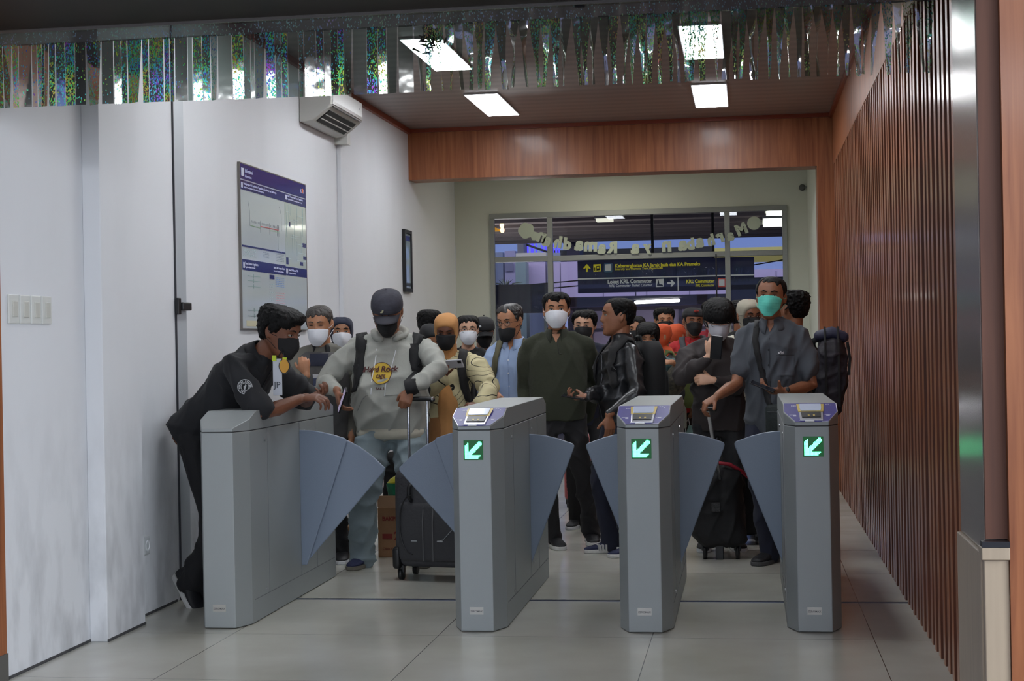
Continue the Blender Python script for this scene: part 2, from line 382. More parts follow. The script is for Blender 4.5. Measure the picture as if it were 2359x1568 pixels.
# header over the opening, its soffit lipped with a thin metal edge
ZH = 2.655
M_head = mat('dark_laminate', srgb(46, 35, 28), .6, vary=.1)
struct(MB().box(-4.2, 2.2, 4.2, 5.88, ZH, ZH + .12).build('trim_19', M_head))
struct(MB().box(-4.2, 2.2, 5.6, 5.88, ZH + .12, ZC + .1).build('wall_header', M_head))
struct(MB().box(-4.2, 2.2, 5.885, 5.9, ZH - .012, ZH + .02).build('trim_20', mat('edge_metal', srgb(190, 186, 178), .25, .8)))

# the concourse the photographer stands in: floor goes on, roof on beams, lit by tube lamps, open to the sky at the back
M_roof = mat('roof_sheet', srgb(60, 46, 36), .6)
b = MB(); b.box(-4.9, 7, -12, 4.3, 4.6, 4.7); b.box(-9, -8.6, -12, 4.3, 4.6, 4.7); b.box(-8.6, -4.9, -1.9, 4.3, 4.6, 4.7); b.box(-8.6, -4.9, -12, -10.1, 4.6, 4.7)
for k in range(16): b.box(-8.6, -4.9, -9.9 + k * .52, -9.74 + k * .52, 4.6, 4.66)
for k in range(5): b.box(-8.3 + k * .75, -8.18 + k * .75, -10.1, -1.9, 4.54, 4.6)
b.box(-9, 7, 4.0, 4.3, 2.7, 4.7)
b.box(-9, -4.2, 4.3, 4.5, 0, 4.6); b.box(2.2, 7, 4.3, 4.5, 0, 4.6)
b.box(-9.1, -9, -12, 4.5, 0, 1.2); b.box(7, 7.1, -12, 4.5, 0, .9); b.box(7, 7.1, -12, 4.5, 4.2, 4.6)
struct(b.build('ceiling_concourse', M_roof))
b = MB()
for k in range(8): b.box(-4.8, 7, -11.8 + 2 * k, -11.62 + 2 * k, 4.25, 4.6)
for k in range(2, 6): b.box(-8.5 + 3 * k, -8.3 + 3 * k, -12, 4, 4.4, 4.6)
for x in (-8.9, -5.2, -1.4, 2.4, 6.7): b.box(x, x + .3, -12, -11.7, 0, 4.6)
for z in (1.0, 2.2, 2.75, 3.05, 3.5, 3.9): b.box(-9, 7, -11.95, -11.85, z, z + .13)
struct(b.build('trim_21', mat('roof_steel', srgb(66, 58, 52), .5)))
M_tube = emitm('tube_light', (.86, .93, 1, 1), 40.0)
for i in range(3):
    for j in range(3):
        e = empty('tube_lamp', (-4.4 + 3.2 * i, -7.5 + 4.2 * j, 4.24), 'white tube lamp under the concourse roof', 'lamp', group='tube lamps under the concourse roof')
        MB().box(-.07, .07, -.62, .62, -.03, 0).build('housing', alu, e); MB().box(-.05, .05, -.6, .6, -.07, -.031).build('tube', M_tube, e)
# ---------------------------------------------------------------- ticket gates
def gate_mat():
    m = bpy.data.materials.new('gate_steel'); m.use_nodes = True; nt = m.node_tree; b = nt.nodes['Principled BSDF']
    b.inputs['Base Color'].default_value = srgb(150, 155, 155); b.inputs['Roughness'].default_value = .42; b.inputs['Metallic'].default_value = .25
    tcn = nt.nodes.new('ShaderNodeTexCoord'); n = nt.nodes.new('ShaderNodeTexNoise'); n.inputs['Scale'].default_value = 260; nt.links.new(tcn.outputs['Object'], n.inputs['Vector'])
    bp = nt.nodes.new('ShaderNodeBump'); bp.inputs['Strength'].default_value = .15; bp.inputs['Distance'].default_value = .002
    nt.links.new(n.outputs['Fac'], bp.inputs['Height']); nt.links.new(bp.outputs[0], b.inputs['Normal']); return m
M_gate = gate_mat()
M_seam = mat('seam_dark', srgb(48, 50, 52), .6)
M_flap = mat('flap_plastic', srgb(122, 134, 152), .38, bump=.08, bscale=200)
M_purple = mat('reader_panel_film', srgb(58, 52, 138), .42, vary=.12, vscale=30)
M_silver = mat('silver_edge', srgb(205, 206, 214), .3, .6)
M_screw = mat('steel_screw', srgb(170, 172, 174), .3, .8)
M_white = mat('white_plastic', srgb(222, 224, 228), .4)
M_black = mat('black_plastic', srgb(20, 20, 22), .4)
M_gold = mat('yellow_border', srgb(205, 180, 90), .4)
GL = 1.82
def octo(x0, x1, y0, y1, c=.048, d=.12): return [(x0, y0 + d), (x0 + c, y0), (x1 - c, y0), (x1, y0 + d), (x1, y1 - d), (x1 - c, y1), (x0 + c, y1), (x0, y1 - d)]
def ztop(y): return min(1.052, .975 + y * .335, .975 + (GL - y) * .335)
def make_gate(x, y, label, wings, reader):
    """x = centre, y = front. wings: list of (side, kind)"""
    e = empty('ticket_gate', (x, y, 0), label, 'ticket gate', group='ticket gates across the hall')
    hw = .126
    P = octo(-hw, hw, 0, GL)
    MB().prism([(a, b_, 0.004) for a, b_ in P], (0, 0, .951)).build('body', M_gate, e, bevel=.003)
    Ps = octo(-hw + .004, hw - .004, .004, GL - .004)
    MB().prism([(a, b_, .955) for a, b_ in Ps], (0, 0, .004)).build('seam', M_seam, e)
    # cap with sloping reader ends
    Q = [(-hw, .12), (-hw + .048, 0), (hw - .048, 0), (hw, .12), (hw, .23), (hw, GL - .23), (hw, GL - .12), (hw - .048, GL), (-hw + .048, GL), (-hw, GL - .12), (-hw, GL - .23), (-hw, .23)]
    n = len(Q); vs_ = [(a, b_, .959) for a, b_ in Q] + [(a, b_, ztop(b_)) for a, b_ in Q]
    fs = [tuple(range(n))[::-1], (n + 0, n + 1, n + 2, n + 3, n + 4, n + 11), (n + 11, n + 4, n + 5, n + 10), (n + 10, n + 5, n + 6, n + 7, n + 8, n + 9)]
    fs += [(i, (i + 1) % n, (i + 1) % n + n, i + n) for i in range(n)]
    MB().add(vs_, fs).build('cap', M_gate, e, bevel=.003)
    # maintenance door outlines and screws on the sides
    for sx in (-1, 1):
        b = MB(); xx = sx * hw
        x0, x1 = (xx - .0008, xx + .0012) if sx > 0 else (xx - .0012, xx + .0008)
        b.box(x0, x1, .16, GL - .14, .115, .118)
        for yy in (.40, .98, 1.30): b.box(x0, x1, yy, yy + .0025, .118, .953)
        b.build('door_outline', mat('seam_soft', srgb(108, 112, 114), .6), e)
        for yy, zz in ((.36, .90), (1.08, .90), (.36, .14), (1.08, .18)):
            MB().lathe([(.009, 0), (.009, .003), (.005, .005)], (xx, yy, zz), 12, M=Matrix.Rotation(sx * math.pi / 2, 3, 'Y')).build('screw', M_screw, e)
    # wings
    for sd, kind in wings:
        yw = .985
        def leaf(pts, y0, nm, tk=.018):
            b = MB(); b.prism([(sd * (hw + u), yw + y0, z) for u, z in pts], (0, tk, 0)); o = b.build(nm, M_flap, e, bevel=.005); return o
        if kind == 'n':
            leaf([(-.03, .878), (.03, .876), (.09, .868), (.15, .853), (.20, .835), (.232, .824), (.241, .812), (.238, .797), (.0, .185), (-.012, .17), (-.03, .17)], 0, 'flap')
        else:
            leaf([(-.03, .912), (.06, .908), (.13, .897), (.20, .880), (.255, .862), (.266, .845), (.03, .17), (-.03, .17)], .0, 'flap')
            leaf([(.20, .868), (.262, .850), (.33, .815), (.40, .765), (.455, .712), (.470, .698), (.468, .682), (.03, .19), (.0, .19)], .022, 'flap')
    # maker's plate low on the front, lettering worn
    pl = MB().box(-.036, .030, -.0015, .0, .083, .118).build('maker_plate', mat('plate_metal', srgb(176, 174, 168), .35, .5), e)
    text('plate_lettering', 'ZEROMAX', .0125, mat('worn_ink', srgb(96, 96, 98), .6), pl, Vector((-.033, -.0018, .094)), FRONT, .0003, bold=.0002)
    if reader:
        # reader film on the sloping end
        a = math.atan(.335); U = Vector((0, math.cos(a), math.sin(a))); N = Vector((0, -math.sin(a), math.cos(a)))
        def S(u, v, k=0.0): return Vector((u, 0, .975)) + U * v + N * k          # panel coordinates: u right, v up the slope
        vmax = .23 / math.cos(a); v1 = .12 / math.cos(a)
        out = [(-hw + .050, .003), (hw - .050, .003), (hw - .003, v1), (hw - .003, vmax - .002), (-hw + .003, vmax - .002), (-hw + .003, v1)]
        MB().prism([S(u, v, .0005) for u, v in out[::1]], N * .0012).build('reader_film', M_purple, e)
        for ch_ in ((out[4], out[5], out[0]), (out[1], out[2], out[3])): MB().tube([S(*p, .0016) for p in ch_], .0016, 6, round_=False).build('silver_edge', M_silver, e)
        rd = MB(); rd.prism([S(u, v, .001) for u, v in ((-.052, .012), (.052, .012), (.060, .215), (-.060, .215))], N * .006); rd = rd.build('card_reader', M_silver, e, bevel=.002)
        MB().prism([S(u, v, .007) for u, v in ((-.058, .115), (.058, .115), (.064, .212), (-.064, .212))], N * .002).build('yellow_border', M_gold, rd)
        MB().prism([S(u, v, .009) for u, v in ((-.046, .122), (.046, .122), (.050, .15), (.050, .205), (-.050, .205), (-.050, .15))], N * .004).build('display', mat('display_glass', srgb(176, 184, 200), .15, emit=srgb(150, 160, 185), estr=.35), rd, bevel=.001)
        MB().prism([S(u, v, .007) for u, v in ((-.043, .040), (.043, .040), (.046, .108), (-.046, .108))], N * .004).build('card_slot', M_black, rd)
        b = MB()
        for q in (-.016, .008): b.prism([S(q + u, v, .0112) for u, v in ((0, .05), (.009, .05), (.009, .066), (0, .066))], N * .001)
        b.build('slot_icon', M_gold, rd)
        MB().prism([S(u, v, .002) for u, v in ((-.030, -.0), (.012, -.0), (.012, .020), (-.030, .020))], N * .003).build('white_sticker', M_white, e)
        b = MB()
        for u0, v0, w_, h_ in ((-.088, .200, .006, .012), (-.080, .200, .006, .012), (-.072, .200, .006, .012), (.072, .222, .008, .005), (.084, .222, .006, .005), (.094, .21, .006, .004), (-.10, .085, .03, .004), (-.082, .070, .014, .016), (.070, .075, .016, .010), (.062, .085, .03, .003), (-.055, .016, .014, .006), (.028, .016, .014, .006), (.045, .004, .030, .004)):
            b.prism([S(u0, v0, .0018), S(u0 + w_, v0, .0018), S(u0 + w_, v0 + h_, .0018), S(u0, v0 + h_, .0018)], N * .0004)
        b.build('reader_symbols', mat('symbol_white', srgb(200, 200, 220), .5), e)
        # led arrow
        cx, zc, s = .0 + (-.004 if x < 0 else .004), .862, .0935
        ld = MB().box(cx - s / 2, cx + s / 2, -.003, 0, zc - s / 2, zc + s / 2).build('arrow_display', mat('led_back', srgb(0, 30, 14), .4, emit=srgb(0, 96, 40), estr=.6), e)
        b = MB(); n_ = 16; st = s / n_
        for i in range(n_):
            for j in range(n_):
                on = False
                if 1 <= i <= 3 and 1 <= j <= 13 - (3 - i): on = True
                if 1 <= j <= 3 and 1 <= i <= 13 - (j - 1) * 0 + (j - 3): on = True
                if abs(i - j) <= 2 and 2 <= i + j <= 27 and i >= 1 and j >= 1: on = True
                if on:
                    px_, pz = cx - s / 2 + (i + .5) * st, zc - s / 2 + (j + .5) * st
                    b.box(px_ - st * .44, px_ + st * .44, -.0042, -.003, pz - st * .44, pz + st * .44)
        b.build('led_arrow', emitm('led_green', (.10, 1.0, .42, 1), 6.5), ld)
    return e
make_gate(-2.566, 7.32, 'grey ticket gate without reader or arrow, leftmost, that the man in black leans on', [(1, 'w')], False)
make_gate(-1.29, 7.30, 'grey ticket gate with green arrow standing between the wide lane and the dark green jumper', [(-1, 'w'), (1, 'n')], True)
make_gate(-.495, 7.31, 'grey ticket gate with green arrow, narrow front, second from the slatted wall', [(-1, 'n'), (1, 'n')], True)
make_gate(.288, 7.36, 'grey ticket gate with green arrow, nearest the slatted wood wall', [(-1, 'n')], True)
# ---------------------------------------------------------------- information board on the left wall
M_navy = mat('poster_navy', srgb(36, 44, 118), .2, coat=.15)
M_paper = mat('poster_paper', srgb(208, 218, 222), .1, coat=.8)
M_ink = mat('poster_ink', srgb(214, 218, 232), .4)
def wq(b, y0, y1, z0, z1, x=XL + .014, t=.0015, mi=0): b.box(x - .0005, x + t, y0, y1, z0, z1, mi); return b
def wline(b, pts, wd=.003, x=XL + .0145): 
    for (a, c), (d, e_) in zip(pts, pts[1:]):
        L = math.hypot(d - a, e_ - c); nx, nz = -(e_ - c) / L * wd / 2, (d - a) / L * wd / 2
        b.prism([(x, a + nx, c + nz), (x, d + nx, e_ + nz), (x, d - nx, e_ - nz), (x, a - nx, c - nz)], (.001, 0, 0))
pe = empty('information_board', (0, 0, 0), 'large glossy station information board with navy header and rail maps on the left wall', 'information board')
MB().box(XL, XL + .0135, 9.25, 10.69, 1.485, 2.505).build('board', M_paper, pe, bevel=.001)
b = MB()
for a in ((9.245, 9.251, 1.48, 2.51), (10.689, 10.694, 1.48, 2.51)): b.box(XL, XL + .017, *a)
b.box(XL, XL + .017, 9.251, 10.689, 1.48, 1.487); b.box(XL, XL + .017, 9.251, 10.689, 2.503, 2.51)
b.build('board_frame', mat('board_rim', srgb(120, 116, 110), .4, .4), pe)
for nm, a in (('header_band', (9.252, 10.688, 2.410, 2.502)), ('header_band', (9.252, 10.688, 2.345, 2.402)), ('header_band', (9.27, 10.18, 1.992, 2.002)), ('header_band', (9.27, 10.18, 1.848, 1.914)), ('header_band', (10.18, 10.688, 1.851, 1.909))):
    wq(MB(), *a).build(nm, M_navy, pe)
def wt(s, y, z, size, width=None, m=M_ink, nm='lettering'):
    o = text(nm, s, size, m, pe, Vector((XL + .0158, y, z)), LEFTW, .0003, bold=.0004)
    if width:
        ys = [v.co.y for v in o.data.vertices]; k = width / max(1e-6, max(ys) - min(ys))
        for v in o.data.vertices: v.co.y = y + (v.co.y - y) * k
    return o
wt('Informasi', 9.347, 2.455, .034, .155); wt('Information', 9.345, 2.425, .022, .13)
wt('Peta Jaringan KA Perkotaan Yogyakarta, Surakarta, dan Sekitarnya', 9.315, 2.378, .020, .68)
wt('Yogyakarta and Surakarta Urban Railway Network Map', 9.317, 2.359, .014, .41)
wt('Peta Transportasi Umum Yogyakarta', 10.25, 2.384, .018, .37); wt('Yogyakarta Public Transportation Network Map', 10.25, 2.365, .012, .35)
wt('Denah Stasiun Yogyakarta', 9.32, 1.883, .022, .26); wt('Yogyakarta Station Overview', 9.32, 1.863, .014, .20)
wt('Aturan dan Larangan Stasiun', 9.91, 1.883, .020, .25); wt('Rules and Prohibitions at Station', 9.91, 1.863, .013, .22)
wt('Jadwal KA Bandara YIA', 10.245, 1.882, .020, .23); wt('YIA Airport Train Schedule', 10.245, 1.863, .013, .18)
wt('KAI', 10.565, 2.440, .040, .072)
wq(MB(), 10.603, 10.628, 2.443, 2.472, XL + .0165, .001).build('logo_stroke', mat('logo_orange', srgb(226, 120, 48), .4), pe)
for a in ((9.275, 9.325, 2.428, 2.478), (9.268, 9.298, 2.355, 2.389), (10.197, 10.232, 2.362, 2.394), (9.28, 9.308, 1.860, 1.895), (10.19, 10.225, 1.862, 1.896)):
    wq(MB(), *a, XL + .0155).build('icon_box', M_ink, pe)
wt('i', 9.294, 2.436, .048, None, M_navy)
# railway map lines
b = MB(); wline(b, [(9.443, 2.132), (9.645, 2.128)]); wline(b, [(9.84, 2.128), (10.06, 2.128)]); b.build('route_line', mat('route_green', srgb(140, 190, 140), .4), pe)
b = MB(); wline(b, [(9.645, 2.140), (10.04, 2.142)], .005); b.build('route_line', mat('route_red', srgb(206, 92, 96), .4), pe)
M_gr = mat('map_grey', srgb(128, 142, 150), .5); M_lt = mat('map_pale', srgb(170, 194, 196), .5)
b = MB(); wline(b, [(9.43, 2.130), (9.43, 2.22), (9.40, 2.28)], .0015); wline(b, [(10.02, 2.14), (10.02, 2.02), (10.06, 1.985), (10.1, 2.0)], .0015); wline(b, [(10.1, 2.14), (10.1, 2.25), (10.06, 2.30)], .0015)
for yy in (9.645, 9.84, 10.005, 10.04): wline(b, [(yy, 2.10), (yy, 2.175)], .003)
for k in range(22): wline(b, [(9.46 + k * .027, 2.152), (9.463 + k * .027, 2.165)], .004)
b.build('route_line', M_gr, pe)
wq(MB(), 10.182, 10.687, 1.911, 2.343, XL + .0132, .0012).build('city_map', mat('city_map_tint', srgb(196, 208, 202), .1, coat=.8), pe)
rr = random.Random(5); b = MB()
for k in range(16):
    y0 = 10.2 + rr.random() * .42; z0 = 1.95 + rr.random() * .34; wline(b, [(y0, z0), (y0, min(2.33, z0 + .1 + rr.random() * .2))], .0022)
for k in range(12):
    y0 = 10.2 + rr.random() * .3; z0 = 1.95 + rr.random() * .34; wline(b, [(y0, z0), (min(10.67, y0 + .08 + rr.random() * .2), z0)], .0022)
b.build('street_lines', M_lt, pe)
for a in ((10.28, 10.305, 2.185, 2.215), (10.6, 10.686, 2.062, 2.09), (10.61, 10.68, 1.975, 1.998), (10.2, 10.245, 1.925, 1.97), (10.53, 10.6, 1.93, 1.955)): wq(MB(), *a, XL + .0148).build('map_marker', M_navy, pe)
# small legend paragraphs: rows of fine marks
def rows(y0, y1, z0, z1, n, m, seed, hgt=.0035):
    r = random.Random(seed); b = MB()
    for k in range(n):
        z = z1 - (z1 - z0) * (k + .5) / n; yy = y0
        while yy < y1 - .01:
            L = .008 + r.random() * .03; b.box(XL + .0138, XL + .0148, yy, min(yy + L, y1), z, z + hgt); yy += L + .006
    return b.build('fine_print', m, pe)
rows(9.29, 9.55, 1.93, 1.98, 5, M_lt, 1); rows(9.70, 9.82, 1.94, 1.98, 4, M_gr, 2); rows(9.98, 10.15, 1.93, 1.985, 5, M_gr, 3)
rows(9.82, 9.92, 1.56, 1.80, 14, M_lt, 4); rows(9.95, 10.15, 1.76, 1.83, 6, mat('map_blue', srgb(120, 160, 210), .5), 5); rows(9.95, 10.15, 1.60, 1.73, 8, mat('map_pink', srgb(214, 160, 166), .5), 6)
wq(MB(), 9.82, 9.92, 1.812, 1.838, XL + .0148).build('map_marker', M_navy, pe)
b = MB()
for z in (1.815, 1.785, 1.75, 1.60, 1.565): wline(b, [(9.37, z), (9.62, z)], .0035); wline(b, [(9.485, z - .012), (9.485, z + .014)], .008)
b.build('platform_plan', mat('plan_grey', srgb(130, 160, 156), .5), pe)
wq(MB(), 9.33, 9.75, 1.50, 1.535, XL + .0136).build('plan_tint', mat('plan_cream', srgb(214, 210, 180), .2), pe)

# ---------------------------------------------------------------- framed notice
fe = empty('framed_notice', (0, 0, 0), 'narrow-looking black framed notice on the left wall near the wooden beam', 'picture frame')
b = MB(); y0, y1, z0, z1 = 13.86, 14.2, 1.845, 2.415
y1 = 14.17
b.box(XL, XL + .03, y0, y0 + .035, z0, z1); b.box(XL, XL + .03, y1 - .035, y1, z0, z1); b.box(XL, XL + .03, y0 + .035, y1 - .035, z0, z0 + .035); b.box(XL, XL + .03, y0 + .035, y1 - .035, z1 - .035, z1)
b.build('frame', M_black, fe, bevel=.003)
MB().box(XL, XL + .018, y0 + .03, y1 - .03, z0 + .03, z1 - .03).build('sheet', mat('notice_paper', srgb(160, 176, 180), .1, coat=.5), fe)
MB().box(XL + .017, XL + .019, y0 + .06, y1 - .05, z1 - .10, z1 - .055).build('notice_heading', M_navy, fe)
MB().box(XL + .017, XL + .019, y0 + .05, y1 - .045, z0 + .055, z0 + .085).build('notice_footer', mat('footer_grey', srgb(60, 66, 74), .4), fe)

# ---------------------------------------------------------------- air conditioner
ac = empty('air_conditioner', (0, 0, 0), 'white wall mounted air conditioner high on the left wall with dark outlet louvres', 'air conditioner')
X0 = XL + .001; Ya, Yb = 10.62, 11.52; zb = 2.945
prof = [(0, zb), (.035, zb - .004), (.095, zb + .006), (.205, zb + .088), (.228, zb + .115), (.234, zb + .15), (.228, zb + .24), (.20, zb + .272), (.0, zb + .285)]
acm = mat('ac_plastic', srgb(206, 206, 200), .4)
MB().prism([(X0 + a, Ya, z) for a, z in prof], (0, Yb - Ya, 0)).build('housing', acm, ac, bevel=.006)
MB().prism([(X0 + .236, Ya + .03, zb + .118), (X0 + .24, Ya + .03, zb + .14), (X0 + .238, Ya + .03, zb + .245), (X0 + .226, Ya + .03, zb + .245), (X0 + .226, Ya + .03, zb + .118)], (0, Yb - Ya - .06, 0)).build('front_panel', mat('ac_panel', srgb(214, 214, 212), .3), ac, bevel=.003)
d = Vector((.100, 0, .0745)); 
def acq(t0, t1, y0, y1, off, m, nm):
    n_ = Vector((.58, 0, -.81)); p = Vector((X0 + .099, 0, zb + .0089))
    b = MB(); b.prism([p + d * t0 + Vector((0, y0, 0)) + n_ * off, p + d * t1 + Vector((0, y0, 0)) + n_ * off, p + d * t1 + Vector((0, y0, 0)) - n_ * .01, p + d * t0 + Vector((0, y0, 0)) - n_ * .01], (0, y1 - y0, 0)); return b.build(nm, m, ac)
acq(0.05, 1.0, Ya + .07, Yb - .09, .008, M_black, 'outlet')
acq(.32, .38, Ya + .075, Yb - .095, .012, acm, 'louvre'); acq(.66, .71, Ya + .075, Yb - .095, .012, acm, 'louvre')
MB().box(X0 + .226, X0 + .2385, Ya + .05, Yb - .05, zb + .100, zb + .108).build('panel_gap', mat('gap_brown', srgb(52, 40, 34), .5), ac)
MB().box(X0 + .2375, X0 + .2392, Yb - .13, Yb - .10, zb + .135, zb + .20).build('label_strip', mat('ac_label', srgb(150, 150, 156), .4), ac)
MB().box(XL + .0, XL + .10, 11.56, 11.66, 2.9, 3.25).build('pipe_cover', acm, ac)

# ---------------------------------------------------------------- switches, latch, socket
for k, dy in enumerate((6.235, 6.34, 6.445, 6.55)):
    s = empty('light_switch', (XL, dy, 1.55), ['white light switch, nearest the camera in the row of four', 'white light switch, second nearest the camera in the row of four', 'white light switch, third from the camera in the row of four', 'white light switch, farthest from the camera, beside the pilaster'][k], 'light switch', group='row of four light switches')
    MB().box(0, .011, -.046, .046, -.062, .062).build('plate', mat('switch_ivory', srgb(214, 216, 212), .3), s, bevel=.004)
    MB().box(.009, .017, -.020, .024, -.034, .034).build('rocker', mat('rocker_ivory', srgb(200, 200, 192), .3), s, bevel=.002)
lt = empty('strap_latch', (XL + .006, 8.2, 1.60), 'small black plastic strap end on the grey steel strip', 'latch')
MB().box(0, .022, -.07, -.03, -.045, .045).build('clip', M_black, lt, bevel=.004); MB().box(.0, .035, -.03, .10, -.022, .022).build('strap', M_black, lt, bevel=.006)
sk = empty('wall_socket', (XL, 7.58, .37), 'white round-cornered power socket low on the left wall behind the pilaster', 'socket')
MB().box(0, .045, -.045, .045, -.05, .05).build('plate', mat('socket_white', srgb(190, 194, 196), .4), sk, bevel=.012)
MB().lathe([(.028, 0), (.028, .006), (.02, .006), (.02, .001)], (.043, 0, 0), 20, M=Matrix.Rotation(math.pi / 2, 3, 'Y')).build('socket_ring', M_white, sk)
# camera or hook on the back wall at the right, and its stain
hk = empty('wall_hook', (0, YW - .001, 0), 'small grey hook on the back wall right of the glass front', 'hook')
p = atY(1848, 432, YW - .001)
MB().lathe([(.035, 0), (.035, .02), (.02, .035)], (p.x, -.0, p.z), 16, M=Matrix.Rotation(math.pi / 2, 3, 'X')).build('hook_body', mat('hook_grey', srgb(84, 86, 84), .4), hk)
MB().tube([(p.x + .03, -.02, p.z), (p.x + .13, -.012, p.z + .005)], .010, 8).build('hook_arm', mat('hook_pale', srgb(130, 134, 130), .4), hk)

# ---------------------------------------------------------------- foil fringe across the opening
def foil_mat(name, trans, dens, hue0, hue1, sat, bst=.10):
    m = bpy.data.materials.new(name); m.use_nodes = True; nt = m.node_tree; nt.nodes.remove(nt.nodes['Principled BSDF']); L = nt.links.new; val = .62 if 'left' in name else .42
    tcn = nt.nodes.new('ShaderNodeTexCoord'); oi = nt.nodes.new('ShaderNodeObjectInfo')
    tr = nt.nodes.new('ShaderNodeBsdfTransparent'); tr.inputs[0].default_value = (.62, .80, .74, 1)
    gl = nt.nodes.new('ShaderNodeBsdfGlossy'); gl.inputs['Roughness'].default_value = .07; gl.inputs[0].default_value = (.62, .60, .58, 1)
    n = nt.nodes.new('ShaderNodeTexNoise'); n.inputs['Scale'].default_value = 9; L(tcn.outputs['Object'], n.inputs['Vector'])
    bp = nt.nodes.new('ShaderNodeBump'); bp.inputs['Strength'].default_value = bst; bp.inputs['Distance'].default_value = .02; L(n.outputs['Fac'], bp.inputs['Height']); L(bp.outputs[0], gl.inputs['Normal'])
    m1 = nt.nodes.new('ShaderNodeMixShader'); m1.inputs[0].default_value = 1 - trans; L(tr.outputs[0], m1.inputs[1]); L(gl.outputs[0], m1.inputs[2])
    vo = nt.nodes.new('ShaderNodeTexVoronoi'); vo.inputs['Scale'].default_value = 330; mp = nt.nodes.new('ShaderNodeMapping'); mp.inputs['Rotation'].default_value = (0, .6, 0); mp.inputs['Scale'].default_value = (1, 1, .5)
    L(tcn.outputs['Object'], mp.inputs[0]); L(mp.outputs[0], vo.inputs['Vector'])
    sc = nt.nodes.new('ShaderNodeSeparateColor'); L(vo.outputs['Color'], sc.inputs[0])
    # hue from the strip and height
    n3 = nt.nodes.new('ShaderNodeTexNoise'); n3.inputs['Scale'].default_value = 6; n3.noise_dimensions = '4D'; L(tcn.outputs['Object'], n3.inputs['Vector'])
    wv = nt.nodes.new('ShaderNodeMath'); wv.operation = 'MULTIPLY'; wv.inputs[1].default_value = 40; L(oi.outputs['Random'], wv.inputs[0]); L(wv.outputs[0], n3.inputs['W'])
    a1 = nt.nodes.new('ShaderNodeMath'); a1.operation = 'MULTIPLY_ADD'; a1.inputs[1].default_value = .22; L(sc.outputs[1], a1.inputs[0]); L(n3.outputs['Fac'], a1.inputs[2])
    r = nt.nodes.new('ShaderNodeMapRange'); r.inputs['From Min'].default_value = .38; r.inputs['From Max'].default_value = .85; r.inputs['To Min'].default_value = hue0; r.inputs['To Max'].default_value = hue1; L(a1.outputs[0], r.inputs['Value'])
    hs = nt.nodes.new('ShaderNodeCombineColor'); hs.mode = 'HSV'; hs.inputs[1].default_value = sat; hs.inputs[2].default_value = val; L(r.outputs[0], hs.inputs[0])
    df = nt.nodes.new('ShaderNodeBsdfDiffuse'); L(hs.outputs[0], df.inputs[0])  # iridescent glints of the foil painted in as coloured speckles
    g2 = nt.nodes.new('ShaderNodeBsdfGlossy'); g2.inputs['Roughness'].default_value = .35; L(hs.outputs[0], g2.inputs[0])
    m2 = nt.nodes.new('ShaderNodeMixShader'); m2.inputs[0].default_value = .5; L(df.outputs[0], m2.inputs[1]); L(g2.outputs[0], m2.inputs[2])
    den = nt.nodes.new('ShaderNodeMath'); den.operation = 'MULTIPLY_ADD'; den.inputs[1].default_value = .55; den.inputs[2].default_value = dens - .27; L(oi.outputs['Random'], den.inputs[0])
    lt_ = nt.nodes.new('ShaderNodeMath'); lt_.operation = 'LESS_THAN'; L(sc.outputs[0], lt_.inputs[0]); L(den.outputs[0], lt_.inputs[1])
    m3 = nt.nodes.new('ShaderNodeMixShader'); L(lt_.outputs[0], m3.inputs[0]); L(m1.outputs[0], m3.inputs[1]); L(m2.outputs[0], m3.inputs[2])
    L(m3.outputs[0], nt.nodes['Material Output'].inputs[0]); return m
M_foilL = foil_mat('holographic_foil', .30, .34, .95, .02, .75)
M_foilL = foil_mat('holographic_foil_left', .10, .30, .02, .80, .85)
M_foilM = foil_mat('clear_foil', .40, .06, .25, .75, .6)
M_foilR = foil_mat('twisted_foil', .44, .20, .0, .62, .7, .3)
M_band = foil_mat('band_foil', .22, .02, .25, .75, .4, .05)
for n_ in M_band.node_tree.nodes:
    if n_.type == 'BSDF_GLOSSY': n_.inputs['Roughness'].default_value = .4; n_.inputs['Color'].default_value = (.16, .14, .12, 1)
ff = empty('foil_fringe', (0, 5.93, 0), 'shimmering transparent foil fringe hanging across the top of the opening', 'fringe')
zt = ZH + .03
def zbot(px): return atY(px, 249 - px * 83 / 2160, 5.93).z
xa, xb = atY(-14, 200, 5.93).x, atY(2166, 200, 5.93).x
# upper welded band, in nine lengths
rr = random.Random(11); NB = 46
b = MB(); nseg = 120
top = []; bot = []
for k in range(nseg + 1):
    x = xa + (xb - xa) * k / nseg; f = k / nseg
    yy = .0012 * math.sin(k * .9) + (.012 * math.sin(k * 2.3) if f > .45 else 0.0)
    top.append((x, -.01, zt)); bot.append((x, yy, zt - .085))
vs_ = top + bot; fs = [(i, i + 1, i + 1 + nseg + 1, i + nseg + 1) for i in range(nseg)]
b.add(vs_, fs)  .build('top_band', M_band, ff, smooth=True)
